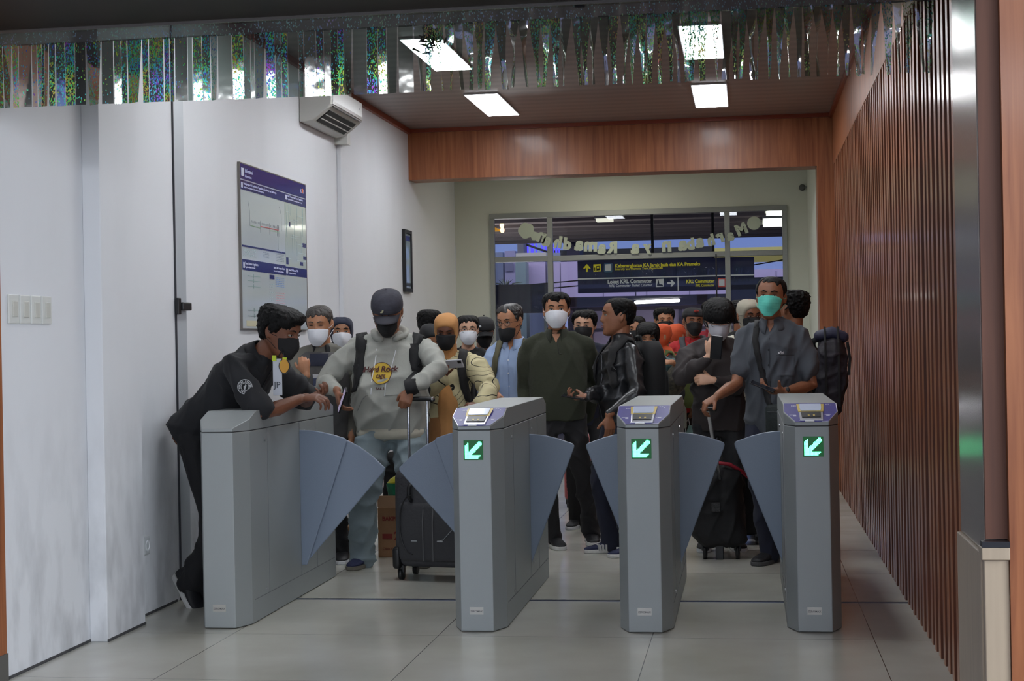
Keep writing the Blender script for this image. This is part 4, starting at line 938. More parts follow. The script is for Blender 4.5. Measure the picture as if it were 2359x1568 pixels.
def finish(o, voxel, smooth=3, keepmods=False, disp=None):
    m = o.modifiers.new('r', 'REMESH'); m.mode = 'VOXEL'; m.voxel_size = voxel; m.use_smooth_shade = True
    if smooth: s = o.modifiers.new('s', 'SMOOTH'); s.iterations = smooth; s.factor = .5
    bpy.context.view_layer.update()
    dg = bpy.context.evaluated_depsgraph_get(); me = bpy.data.meshes.new_from_object(o.evaluated_get(dg)); old = o.data
    o.modifiers.clear(); mats_ = list(old.materials); o.data = me; me.name = o.name
    if not me.materials:
        for q in mats_: me.materials.append(q)
    bpy.data.meshes.remove(old)
    if disp is not None:
        n = len(me.vertices); co = np.empty(n * 3); me.vertices.foreach_get('co', co); co = co.reshape(-1, 3); no = np.empty(n * 3); me.vertices.foreach_get('normal', no); no = no.reshape(-1, 3)
        amp, fr, seed = disp
        d = np.zeros(n)
        rs_ = np.random.RandomState(seed)
        for q in range(5):      # sharp-edged drapery folds from warped plane waves
            dv = rs_.normal(size=3); dv[2] *= .7; dv /= np.linalg.norm(dv); wv = rs_.normal(size=3); ph = rs_.uniform(0, 6.28, 2); f = fr * rs_.uniform(.6, 1.6)
            a = co @ dv * f + 1.6 * np.sin(co @ wv * fr * .35 + ph[0]) + ph[1]
            mask = .5 + .5 * np.sin(co @ rs_.normal(size=3) * fr * .28 + ph[0] * 2)
            d += (1 - np.abs(np.sin(a))) ** 2 * mask
        d = (d / 5 - .18) * amp * 4.6
        co += no * d[:, None]; me.vertices.foreach_set('co', co.ravel()); me.update()
    me.polygons.foreach_set('use_smooth', [True] * len(me.polygons))
    return o

TORSO_M = [(-.065, .094, .066, .070), (-.03, .097, .068, .075), (.02, .096, .069, .074), (.08, .092, .067, .064), (.14, .096, .070, .062), (.20, .100, .074, .068), (.240, .093, .068, .070), (.265, .078, .058, .064), (.286, .056, .044, .052), (.305, .044, .036, .044), (.322, .036, .033, .040)]
TORSO_F = [(-.065, .096, .064, .074), (-.03, .099, .064, .078), (.02, .094, .062, .070), (.08, .082, .058, .056), (.14, .086, .064, .056), (.20, .092, .074, .062), (.245, .090, .064, .064), (.275, .078, .052, .058), (.293, .058, .040, .048), (.305, .040, .033, .040), (.322, .034, .030, .037)]

PEOPLE = []
class Person:
    def __init__(s, label, x, y, h=1.68, face=0.0, skin='tan', voxel=.0065, female=False, lean=0.0, side=0.0, hip=.53, hipx=0.0, hipy=0.0, broad=1.0, belly=0.0, z0=0.0):
        s.h = h; s.k = h / 1.70; s.e = empty('person', (x, y, z0), label, 'person', rz=face); s.rz = face; s.loc = Vector((x, y, z0)); s.vox = voxel; s.skin = SK[skin]
        s.fem = female; s.broad = broad * (.93 if female else 1.0); s.belly = belly; u = h
        s.hipc = Vector((hipx, hipy, hip * u)); s.d = (Matrix.Rotation(lean, 3, 'X') @ Matrix.Rotation(side, 3, 'Y') @ Vector((0, 0, 1)))
        s.tr = Matrix.Rotation(lean, 3, 'X') @ Matrix.Rotation(side, 3, 'Y')
        s.neckb = s.hipc + s.d * .305 * u
        sw = .101 * s.broad
        s.sh = {-1: s.hipc + s.d * .259 * u + s.tr @ Vector((-sw * u, 0, 0)), 1: s.hipc + s.d * .259 * u + s.tr @ Vector((sw * u, 0, 0))}
        s.b = MB(); s.arm = {}; s.legs = {}
        s.seed = len(PEOPLE) * 13 + 5; PEOPLE.append(s)
    def L(s, w):      # world point -> person space
        return Matrix.Rotation(-s.rz, 3, 'Z') @ (Vector(w) - s.loc)
    def Ld(s, w): return Matrix.Rotation(-s.rz, 3, 'Z') @ Vector(w)
    def head(s, yaw=0, pitch=0, roll=0, fwd=.0, fat=1.0, scale=1.0, dx=0.0):
        u = s.h; s.hk = s.k * scale * (1.03 if s.fem else 1.065)
        s.hm = rotm(yaw, pitch, roll); s.hc = s.neckb + s.d * .045 * u + Vector((dx, -fwd - math.sin(max(0, pitch)) * .02, 0)) + (s.hm @ Vector((0, -.012, .068))) * s.k * 1.0 + Vector((0, 0, .0))
        R_ = s.hm
        s.HT = lambda p: s.hc + R_ @ (Vector(p) * s.hk)
        s.b.loft([[s.HT(p) for p in r] for r in head_grid(fat=fat)])
        # neck
        nt = s.HT((0, .022, -.062)); s.b.tube([s.neckb - s.d * .05 * u, s.neckb + s.d * .005 * u, (s.neckb + nt) / 2 + Vector((0, -.002, 0)), nt], [.062 * s.k, .060 * s.k, .054 * s.k * (.88 if s.fem else 1.06), .052 * s.k * (.88 if s.fem else 1.06)], 14)
        for sx in (-1, 1):
            M_ = s.hm @ Matrix.Rotation(sx * math.radians(-28), 3, 'Z')
            c = s.HT((sx * .0765, .006, -.002)); s.b.ball(c, (.0065 * s.hk, .017 * s.hk, .029 * s.hk), M=M_, nu=12, nv=10)
            s.b.ball(s.HT((sx * .080, .016, .005)), (.005 * s.hk, .010 * s.hk, .020 * s.hk), M=M_, nu=10, nv=8)
        return s
    def face(s, eyes=True, brows=M_hair, closed=False, ez=.012):
        if eyes:
            for sx in (-1, 1):
                c = s.HT((sx * .0305, -.0842, ez)); o = MB().ball(c, (.0135 * s.hk, .0075 * s.hk, (.0026 if closed else .0046) * s.hk), M=s.hm @ Matrix.Rotation(sx * .25, 3, 'Z'), nu=14, nv=10).build('eye', M_iris if closed else M_eye, s.e, True)
                if not closed: MB().ball(s.HT((sx * .0298, -.0900, ez)), (.0058 * s.hk, .0022 * s.hk, .0046 * s.hk), M=s.hm, nu=12, nv=8).build('iris', M_iris, o, True)
                # lash line
                MB().tube([s.HT((sx * .0180, -.0905, ez + .001)), s.HT((sx * .030, -.0925, ez + .0048)), s.HT((sx * .043, -.085, ez + .001))], .0017 * s.hk, 6).build('lash', M_iris, o, True)
        if brows is not None:
            for sx in (-1, 1):
                MB().tube([s.HT((sx * .014, -.0975, ez + .0205)), s.HT((sx * .030, -.0965, ez + .0255)), s.HT((sx * .046, -.083, ez + .0205))], [(.0028 * s.hk, .0022 * s.hk), (.0036 * s.hk, .0022 * s.hk), (.0015 * s.hk, .0015 * s.hk)], 8).build('eyebrow', brows, s.e, True)
        return s
    def hands(s, tgt, side, fdir=None, back=None, hint=None, curl=(22, 30, 20), thumb=(30, 15), world=True, k=1.0, spread=4, hand=True, tside=None):
        """tgt: wrist position"""
        u = s.h; w = s.L(tgt) if world else Vector(tgt); l1, l2 = .176 * u, .150 * u
        if hint is None: hint = Vector((side * .5, .6, -.5))
        el, w = ik(s.sh[side], w, l1, l2, hint); s.arm[side] = (s.sh[side], el, w)
        if fdir is None: fd = (w - el).normalized() + Vector((0, -.05, 0))
        else: fd = s.Ld(fdir) if world else Vector(fdir)
        bk = (s.Ld(back) if world else Vector(back)) if back is not None else Vector((side, -.15, .1))
        kk = s.k; s.b.tube([s.sh[side] - s.tr @ Vector((side * .03, 0, 0)), s.sh[side], (s.sh[side] + el) / 2, el, el * .6 + w * .4, w], [.034 * kk, .034 * kk, .036 * kk, .036 * kk, (.039 if not s.fem else .032) * kk, (.0255 if not s.fem else .022) * kk], 12)
        if hand:
            fdn = fd.normalized()
            s.b.tube([w - (w - el).normalized() * .02, w, w + fdn * .012], [.025 * kk, .024 * kk, (.024 * kk, .018 * kk)], 12)
            hand_mesh(s.b, w + fdn * .008, fd, bk, tside if tside is not None else side, k=k * kk * .97 * (.9 if s.fem else 1), curl=curl, thumb=thumb, spread=spread)
        return s
    def arms_down(s, sides=(-1, 1), fwd=.0):
        for sd in sides:
            w = s.sh[sd] + Vector((sd * .022, -.05 - fwd, -.305 * s.h)); s.hands(w, sd, fdir=(0, -.15, -1), back=(sd, -.1, 0), world=False, hint=(sd * .3, .8, 0))
        return s
    def stand(s, feet=((-.10, -.0), (.10, .0)), yaw=(-.15, .15), shoes=None, lift=(0, 0), shoename='shoe', sole=None, ptch=(0, 0)):
        u = s.h
        for i, sd in enumerate((-1, 1)):
            hp = s.hipc + Vector((sd * .052 * u * s.broad, 0, -.012 * u)); fx, fy = feet[i]; an = Vector((fx, fy + .03, .075 * s.k + lift[i]))
            kn, an = ik(hp, an, .247 * u, .245 * u, Vector((sd * .08, -1, 0))); s.legs[sd] = (hp, kn, an)
            s.b.tube([hp, hp * .5 + kn * .5, kn, kn * .55 + an * .45, an], [.062 * s.k, .056 * s.k, .044 * s.k, .044 * s.k, .032 * s.k], 12)
            F3 = Matrix.Rotation(yaw[i], 3, 'Z') @ Matrix.Rotation(ptch[i], 3, 'X'); s.b.tube([an + F3 @ Vector((0, .005, -.005)), an + F3 @ Vector((0, -.04, -.036)), an + F3 @ Vector((0, -.10, -.040))], [.026, .020, .012], 8)
            if shoes is not None:
                R3 = Matrix.Rotation(yaw[i], 3, 'Z') @ Matrix.Rotation(ptch[i], 3, 'X'); L = .275 * s.k; b = MB(); bs = MB()
                def ringo(y, hw, z0, z1, n=14):
                    return [an + R3 @ Vector((hw * math.cos(t), y, z0 + (z1 - z0) * (.5 + .5 * math.sin(t)) - .075 * s.k)) for t in [2 * math.pi * q / n for q in range(n)]]
                prof = [(.072, .018, .02, .055), (.068, .030, .018, .085), (.045, .036, .016, .098), (.005, .038, .016, .098), (-.035, .041, .016, .082), (-.08, .046, .016, .062), (-.125, .046, .016, .050), (-.155, .038, .018, .042), (-.178, .020, .020, .034)]
                b.loft([ringo(y * s.k, w_ * s.k, a * s.k, c * s.k) for y, w_, a, c in prof])
                o = b.build('shoe', shoes, s.e, True)
                out = [(.078, .016), (.066, .034), (.03, .038), (-.02, .040), (-.07, .048), (-.12, .049), (-.158, .040), (-.182, .022)]
                pts = [Vector((w_ * s.k, y * s.k, -.075 * s.k)) for y, w_ in out] + [Vector((-w_ * s.k, y * s.k, -.075 * s.k)) for y, w_ in out[::-1]]
                bs.prism([an + R3 @ q for q in pts], R3 @ Vector((0, 0, .026 * s.k))); bs.build('sole', sole or M_white, o, bevel=.006 * s.k)
        return s
    def body(s):
        u = s.h; r = []
        for t, w_, f, bk in (TORSO_F if s.fem else TORSO_M)[:-3]:
            c = s.hipc + s.d * t * u; r.append([c + s.tr @ Vector((w_ * .80 * u * math.cos(a), (-f if math.sin(a) < 0 else bk) * abs(math.sin(a)) * .78 * u, 0)) for a in [2 * math.pi * i / 20 for i in range(20)]])
        s.b.loft(r)
        o = s.b.build('body', s.skin, s.e); finish(o, s.vox, 1); s.bodyo = o
        return s
    def top(s, name, m, hem=-.065, sleeve=1.0, loose=1.0, vox=.011, disp=(.010, 26), collar=True, zup=.322, armr=1.0, puff=0.0, hemflare=1.0, hood=False):
        u = s.h; b = MB(); T = TORSO_F if s.fem else TORSO_M; r = []
        ts = [hem] + [t[0] for t in T if t[0] > hem + .01 and t[0] < zup] + [zup]
        for t in ts:
            w_, f, bk = lerp_tab(T, t); be = s.belly * g(t - .085, .09); f += be; w_ = w_ * s.broad + be * .45; k = loose * (hemflare if t < 0 else 1)
            if t > .29: k = 1.0
            c = s.hipc + s.d * t * u
            ring = []
            for i in range(28):
                a = 2 * math.pi * i / 28; ca, sa = math.cos(a), math.sin(a)
                ring.append(c + s.tr @ Vector((w_ * k * u * math.copysign(abs(ca) ** .85, ca), (-(f if sa < 0 else bk) * k * u) * -math.copysign(abs(sa) ** .9, sa), 0)))
            r.append(ring)
        b.loft(r)
        for sd in (-1, 1):
            if sd not in s.arm: continue
            sh, el, w = s.arm[sd]; kk = s.k * armr
            b.tube([s.neckb - s.d * .022 * u, s.neckb * .5 + sh * .5 + s.d * (.006 * u), sh + s.d * (.004 * u)], [.046 * s.k, .046 * s.k, .046 * s.k], 12)
            if sleeve >= 1.0:
                wr = w + (el - w).normalized() * .012
                b.tube([sh + Vector((0, 0, -.004)), sh * .7 + el * .3, sh * .3 + el * .7, el, el * .65 + w * .35, el * .25 + w * .75, wr], [.052 * kk, (.060 + puff) * kk, (.055 + puff) * kk, .050 * kk, (.050 + puff) * kk, .042 * kk, .035 * kk], 16)
            else:
                e_ = sh + (el - sh) * sleeve
                b.tube([sh + Vector((0, 0, -.004)), sh * .5 + e_ * .5, e_], [.053 * kk, .060 * kk, (.062 * kk, .066 * kk)], 16, round_=True)
        o = b.build(name, m, s.e); finish(o, vox, 5, disp=(disp[0], disp[1], s.seed) if disp else None); s.topo = o; s.bvh = None
        return o
    def pants(s, name, m, vox=.012, loose=1.0, top=.035, disp=(.012, 24), cuff=.045):
        u = s.h; b = MB(); T = TORSO_M; r = []
        for t in (-.085, -.05, -.02, .02, top):
            w_, f, bk = lerp_tab(T, t); be = s.belly * g(t - .085, .09) * .7; c = s.hipc + s.d * t * u * (1 if t > 0 else 0) + Vector((0, 0, t * u if t < 0 else 0))
            k = (.95 if t > -.07 else .85) / (1 + (s.broad - 1) * .6)
            r.append([c + Vector((w_ * s.broad * k * u * math.cos(a), ((f + be) if math.sin(a) < 0 else bk) * k * u * math.sin(a), 0)) for a in [2 * math.pi * i / 24 for i in range(24)]])
        b.loft(r)
        for sd, (hp, kn, an) in s.legs.items():
            k = s.k * loose; lo = an + Vector((0, 0, cuff - .075 * s.k))
            b.tube([hp + Vector((0, 0, .0)), hp * .6 + kn * .4, kn, kn * .5 + an * .5, an * .85 + kn * .15, lo], [.088 * min(k, 1.15 * s.k), .080 * k, .064 * k, .059 * k, .057 * k, (.058 * k, .066 * k)], 16)
        o = b.build(name, m, s.e); finish(o, vox, 4, disp=(disp[0], disp[1], s.seed + 1) if disp else None); return o
    def skirt(s, name, m, zl=.08, flare=1.5, vox=.014):
        u = s.h; b = MB(); r = []
        for q in range(8):
            t = q / 7; z = s.hipc.z + .03 * u - (s.hipc.z + .03 * u - zl) * t; k = 1 + (flare - 1) * t
            r.append([Vector((s.hipc.x + .098 * u * k * math.cos(a) * (1 + .05 * math.sin(9 * a) * t), s.hipc.y + .072 * u * k * math.sin(a) * (1 + .05 * math.sin(9 * a) * t), z)) for a in [2 * math.pi * i / 36 for i in range(36)]])
        b.loft(r); o = b.build(name, m, s.e); finish(o, vox, 3, disp=(.008, 18, s.seed + 2)); return o
    def shell(s, name, m, off, vox=None, feat=False, extra=None, smooth=2, nz=NZ, nt=NT, disp=None):
        b = MB(); b.loft([[s.HT(p) for p in r] for r in head_grid(off, feat, nz=nz, nt=nt)])
        if extra: extra(b)
        o = b.build(name, m, s.e, True)
        if vox: finish(o, vox, smooth, disp=disp)
        return o
    def hair(s, tab=HL_SHORT, top=.011, sides=.006, m=None, rough=.004, seed=1, part=0.0, vox=.0055, back=None, quiff=0.0, edge=.032, locks=70, llen=.030, over=.0, lr=.0058):
        def off(ph, z, x):
            zl = hairline(tab, ph); k = sstep(z - zl, -.004, .006)
            t = sides + (top - sides) * sstep(z, .03, .09) + quiff * g(ph, .6) * sstep(z, .055, .08)
            if back and abs(ph) > 1.7: t += back
            n = noise.noise(Vector((math.cos(ph) * 9 + seed, math.sin(ph) * 9, z * 90))) + .6 * noise.noise(Vector((math.cos(ph) * 24, math.sin(ph) * 24 + seed, z * 160)))
            return -.010 + (.0108 + rough * n * .4) * k + (t + rough * n) * (sstep(z - zl, 0, edge) if edge > 0 else k)
        def extra(b):
            rl = random.Random(seed * 7 + 1)
            for _ in range(locks):
                ph = rl.uniform(-math.pi, math.pi); zl = hairline(tab, ph); z0 = rl.uniform(zl + llen * .6, .108)
                pts = []
                for q in range(4):
                    z = max(z0 - llen * q / 3 * (1 + over * (abs(ph) < 1.1)), zl - .012 - over * .008); wd, yf, yb = lerp_tab(HEADT, z); yc, hd = (yf + yb) / 2, (yb - yf) / 2; t = sides + (top - sides) * sstep(z, .03, .09); t = t * sstep(z - zl, -.01, edge + .001) + .001 + (.004 if q == 3 else 0)
                    pp = ph + .12 * q * math.sin(seed + z0 * 60); pts.append(s.HT(((wd + t) * math.sin(pp), yc - (hd + t) * math.cos(pp), z)))
                b.tube(pts, [lr * s.hk, lr * 1.1 * s.hk, lr * .9 * s.hk, lr * .4 * s.hk], 6)
        return s.shell('hair', m or M_hair, off, .0042 * s.hk, nz=90, nt=96, smooth=1, extra=extra if locks else None)
    def mask(s, m, style='surgical', drop=0.0, zup=.004):
        """a face mask tented over nose and chin with ear loops"""
        def off(ph, z, x):
            a = abs(math.degrees(ph)); zz = z + drop
            zu = zup + .004 * g(x, .018) - .012 * sstep(a, 25, 70); zl = -.104 + .040 * sstep(a, 22, 66)
            k = min(sstep(zz, zl - .004, zl + .002), 1 - sstep(zz, zu - .002, zu + .004), 1 - sstep(a, 64, 72))
            if style == 'kf': t = .006 + .026 * g(x, .040) * g(zz + .045, .050) + .010 * g(x, .012) * g(zz + .02, .03)
            else: t = .004 + .024 * g(x, .022) * g(zz + .028, .034) + .010 * g(x, .035) * g(zz + .06, .04)
            if style == 'surgical': t += .0010 * math.sin(zz * 420) * sstep(60 - a, 0, 20)
            return -.012 + (t + .012) * k
        o = s.shell('face_mask', m, off, .0042 * s.hk, nz=90, nt=96, smooth=2)
        for sx in (-1, 1):
            for z0_ in (-.006 - drop, -.070 - drop):
                MB().tube([s.HT((sx * .061, -.048, z0_ * .9)), s.HT((sx * .074, -.018, z0_ * .6)), s.HT((sx * .082, .006, z0_ * .35 + .006 * (1 if z0_ > -.04 else -1)))], .0014, 6).build('ear_loop', m, o, True)
        return o
    def glasses(s, m=None, r=.0225):
        m = m or M_black; b = MB()
        for sx in (-1, 1):
            cx, cz = sx * .032, .010
            pts = [s.HT((cx + r * 1.08 * math.cos(t), -.101 + .05 * abs(cx + r * math.cos(t)) ** 1.6 * 4, cz + r * .82 * math.sin(t))) for t in [2 * math.pi * i / 20 for i in range(21)]]
            b.tube(pts, .0014, 6, round_=False)
            b.tube([s.HT((sx * .056, -.092, .014)), s.HT((sx * .076, -.06, .014)), s.HT((sx * .081, .0, .010))], .0014, 6)
        b.tube([s.HT((-.009, -.104, .013)), s.HT((0, -.107, .016)), s.HT((.009, -.104, .013))], .0014, 6)
        return b.build('glasses', m, s.e, True)
    def cap(s, m, mb=None, brim=True, back=False, low=.035):
        def off(ph, z, x):
            k = sstep(z - low + .02 * (1 - math.cos(ph)) * .5, -.003, .003); return -.010 + (.013 + .010 + .004 * sstep(z, .06, .11)) * k
        o = s.shell('cap', m, off, .0055 * s.hk, smooth=2)
        if brim:
            sg = -1 if not back else 1; rows_ = []
            for j in range(7):
                v = j / 6; rr_ = []
                for i in range(15):
                    a = (i / 14 - .5) * 2; x = a * (.072 - .010 * v * v); y = (-.080 - .080 * v * math.sqrt(max(0, 1 - (a * .92) ** 2)) + .055 * a * a * (1 - v * .55)) ; z = low + .006 - .020 * a * a - .026 * v
                    rr_.append((x, y * -sg if back else y, z))
                rows_.append(rr_)
            up = [s.HT(p) for r_ in rows_ for p in r_]; dn = [s.HT((p[0], p[1], p[2] - .005)) for r_ in rows_ for p in r_]; n = len(up); fs = []
            for j in range(6):
                for i in range(14):
                    q = j * 15 + i; fs += [(q, q + 1, q + 16, q + 15), (n + q + 15, n + q + 16, n + q + 1, n + q)]
            edge = [j * 15 for j in range(7)] + [90 + i for i in range(1, 15)] + [j * 15 + 14 for j in range(5, -1, -1)] + [i for i in range(13, 0, -1)]
            fs += [(edge[i], edge[(i + 1) % len(edge)], edge[(i + 1) % len(edge)] + n, edge[i] + n) for i in range(len(edge))]
            MB().add(up + dn, fs).build('brim', mb or m, o, True)
            MB().ball(s.HT((0, .004, .1365)), (.008, .008, .004), M=s.hm).build('cap_button', mb or m, o, True)
        return o
    def hijab(s, m, drop=.30, wide=1.0, face_r=(.050, .072), fz=-.004, front=.0, vox=.009):
        def off(ph, z, x):
            # opening: ellipse in (angle, z) in front
            a = math.degrees(ph) / 52.0; b_ = (z - fz) / (face_r[1] if z > fz else .095); d2 = math.sqrt(a * a + b_ * b_); k = sstep(d2, .92, 1.04) if abs(math.degrees(ph)) < 90 else 1
            if z < -.085 and abs(ph) < 1.2: k = max(k, 0)
            return -.022 + (.022 + .009 + .003 * sstep(z, .02, .1)) * k
        u = s.h
        def extra(b):
            r = []; top_ = s.HT((0, .014, -.085)); bot = s.hipc + s.d * (.285 - drop * .55) * u
            L = drop
            for q in range(9):
                t = q / 8; c = top_ * (1 - t) + (s.neckb + s.d * (-L * .62 * u) + Vector((0, -.015, 0))) * t
                wx = (.060 + (.100 * wide - .060 + .03) * min(1, t * 1.7) * (1 - .25 * max(0, t - .55))) * s.k * 1.05; wy = (.060 + .050 * min(1, t * 1.5)) * s.k * 1.12
                r.append([c + s.tr @ Vector((wx * math.cos(a) * (1 + .03 * math.sin(7 * a + q * .4)), wy * math.sin(a) * (1 + .04 * math.sin(9 * a + q * .5)), 0)) for a in [2 * math.pi * i / 40 for i in range(40)]])
            b.loft(r)
        return s.shell('hijab', m, off, vox, extra=extra, smooth=3, nz=70, nt=72, disp=(.003, 30, s.seed + 4))
    # ---- finding the surface of the clothing
    def tree(s, o=None):
        o = o or s.topo; me = o.data; return BVHTree.FromPolygons([tuple(v.co) for v in me.vertices], [tuple(p.vertices) for p in me.polygons])
    def on(s, x, z, bv, frm=-1, off=.004, tr=True):
        """point of the clothing at lateral x and distance z along the spine above the hips (metres), seen from in front (frm=-1) or behind"""
        c = s.hipc + s.d * z; D = s.tr @ Vector((0, -frm, 0)); o_ = c + s.tr @ Vector((x, frm * getattr(s, 'cast', .6), 0)); h_ = bv.ray_cast(o_, D)
        if h_[0] is None: return c + s.tr @ Vector((x, frm * .1, 0)), s.tr @ Vector((0, frm, 0))
        return h_[0] + h_[1] * off, h_[1]
    def over(s, x, bv, sd=1, off=.006, angs=(50, 20, -10, -40, -60)):
        out = []
        for a in angs:
            o_ = s.hipc + s.d * (.6 * s.h) + s.tr @ Vector((x, math.sin(math.radians(a)) * .08 * s.k, 0)); h_ = bv.ray_cast(o_, -(s.tr @ Vector((0, 0, 1))))
            if h_[0] is not None and h_[0].z > s.hipc.z + .2: out.append((h_[0] + h_[1] * off, h_[1]))
        return out
    def ribbon(s, name, pts, wd, m, parent=None, th=.004, nrm=None):
        """flat strap through pts (with normals)"""
        b = MB(); P_ = [Vector(p) for p, n in pts]; N_ = [Vector(n) for p, n in pts]; r = []
        for i in range(len(P_)):
            t = (P_[min(i + 1, len(P_) - 1)] - P_[max(i - 1, 0)]).normalized(); n = (N_[i] - t * N_[i].dot(t)).normalized(); x = t.cross(n) * wd / 2
            r.append([P_[i] + x - n * th * .3, P_[i] + x + n * th, P_[i] + n * th * 1.3, P_[i] - x + n * th, P_[i] - x - n * th * .3])
        b.loft(r); return b.build(name, m, parent if parent is not None else s.e, True)
    def strap_path(s, x0, z0, x1, z1, bv, n=12, off=.006, bow=0.0):
        out = []
        for i in range(n + 1):
            t = i / n; out.append(s.on(x0 + (x1 - x0) * t + bow * math.sin(math.pi * t), z0 + (z1 - z0) * t, bv, -1, off))
        return out
    def collar(s, m, open_=.6, ht=.035, parent=None, name='collar'):
        """turned-down shirt collar round the neck"""
        bv = s.tree(); rows_ = []; k = s.k
        for j in range(4):
            v = j / 3; row = []
            for i in range(25):
                a = -math.pi / 2 + open_ / 2 + (2 * math.pi - open_) * i / 24
                fr = abs(i / 12 - 1)
                r_ = (.0655 + .024 * (1 - v) + .012 * (fr ** 4) * (1 - v)) * k; z = (-.022 + (ht + .010) * v - (.034 * fr ** 3) * (1 - v)) * k
                row.append(s.neckb + s.tr @ Vector((r_ * math.cos(a), r_ * 1.02 * math.sin(a) + .004, z + .012 * math.sin(a))))
            rows_.append(row)
        vs_ = [p for r_ in rows_ for p in r_]; fs = [(j * 25 + i, j * 25 + i + 1, (j + 1) * 25 + i + 1, (j + 1) * 25 + i) for j in range(3) for i in range(24)]
        o = MB().add(vs_, fs).build(name, m, parent or s.topo, True); md = o.modifiers.new('t', 'SOLIDIFY'); md.thickness = .005; md.offset = 0; return o
    def vneck(s, w, z0, z1):
        bv = s.tree(); n = 6; vs_ = []
        for j in range(n + 1):
            t = j / n
            for i in range(5): vs_.append(s.on((i / 4 - .5) * 2 * w * max(.05, t), z0 + (z1 - z0) * t, bv, -1, .004)[0])
        return MB().add(vs_, [(j * 5 + i, j * 5 + i + 1, j * 5 + i + 6, j * 5 + i + 5) for j in range(n) for i in range(4)]).build('neck_opening', s.skin, s.topo, True)
    def buttons(s, m, zs, x=0.0, parent=None, r=.006):
        bv = s.tree()
        for z in zs:
            p, n = s.on(x, z, bv, -1, .002); q = Vector((0, 0, 1)).rotation_difference(n).to_matrix()
            MB().lathe([(r, -.002), (r, .0015), (r * .7, .003)], p, 12, M=q).build('button', m, parent or s.topo, True)
    def fold_line(s, name, path, m, rad=.002, parent=None):
        bv = s.tree(); MB().tube([s.on(x, z, bv, -1, .0025)[0] for x, z in path], rad, 6).build(name, m, parent or s.topo, True)
    def patch(s, name, outline, m, parent=None, off=.006, n=10):
        """cloth-hugging patch: outline is a quad (x0,x1,z0,z1)"""
        bv = s.tree(); x0, x1, z0, z1 = outline; vs_ = []
        for j in range(n + 1):
            for i in range(n + 1):
                vs_.append(s.on(x0 + (x1 - x0) * i / n, z0 + (z1 - z0) * j / n, bv, -1, off)[0])
        fs = [(j * (n + 1) + i, j * (n + 1) + i + 1, (j + 1) * (n + 1) + i + 1, (j + 1) * (n + 1) + i) for j in range(n) for i in range(n)]
        return MB().add(vs_, fs).build(name, m, parent or s.topo, True)
    def print_text(s, name, txt, size, x, z, m, width=None, shear=0, bold=0, parent=None, off=.0035):
        bv = s.tree(); o = text(name, txt, size, m, parent or s.topo, Vector((0, 0, 0)), Matrix.Identity(3), .0, 'CENTER', shear=shear, bold=bold)
        bm = bmesh.new(); bm.from_mesh(o.data); bmesh.ops.triangulate(bm, faces=bm.faces)
        bmesh.ops.subdivide_edges(bm, edges=[e for e in bm.edges if e.calc_length() > .012], cuts=1); bm.to_mesh(o.data); bm.free()
        xs = [v.co.x for v in o.data.vertices]; k = width / (max(xs) - min(xs)) if width else 1; mid = (max(xs) + min(xs)) / 2
        for v in o.data.vertices: v.co = s.on(x + (v.co.x - mid) * k, z + v.co.y, bv, -1, off)[0]
        return o

def phone(wpos, up, out, label, m=None, lit=False, scale=1.0, name='mobile_phone'):
    """up: long axis; out: screen normal, in world space"""
    Y = Vector(up).normalized(); Z = Vector(out); Z = (Z - Y * Z.dot(Y)).normalized(); X = Y.cross(Z); Mx = Matrix((X, Y, Z)).transposed().to_4x4(); Mx.translation = wpos
    o = MB().box(-.036 * scale, .036 * scale, -.075 * scale, .075 * scale, -.005, .004).build(name, m or mat('phone_black', srgb(20, 20, 24), .25), None, bevel=.004); o.matrix_world = Mx
    tag(o, label, 'phone'); MB().box(-.032 * scale, .032 * scale, -.070 * scale, .070 * scale, .0041, .0047).build('screen', emitm('screen_lit', (.55, .48, .70, 1), .55) if lit else mat('screen_dark', srgb(30, 32, 38), .08), o)
    b = MB(); b.box(.008 * scale, .028 * scale, .045 * scale, .068 * scale, -.008, -.0051); b.build('camera_bump', M_black, o); return o
# ---------------------------------------------------------------- the people in the hall
def spot(px, py, Y): p = atY(px, py, Y); return p.x, p.z
W = atY
M_wm = mat('mask_white', srgb(214, 216, 222), .8, bump=.2, bscale=30); M_bm = mat('mask_black', srgb(22, 22, 24), .85, bump=.2, bscale=40)
M_tm = mat('mask_teal', srgb(96, 200, 182), .8, bump=.25, bscale=30)
M_blk = cloth('black_cotton', srgb(24, 24, 27)); M_blk2 = cloth('black_twill', srgb(30, 30, 33)); M_nav = cloth('navy_denim', srgb(34, 38, 56))
M_shoeb = mat('shoe_black', srgb(28, 28, 32), .6, bump=.2); M_shoen = mat('shoe_navy', srgb(34, 40, 74), .7, bump=.3)
M_strap = cloth('black_webbing', srgb(22, 22, 24), .8)
M_sole = mat('sole_white', srgb(206, 206, 204), .6)

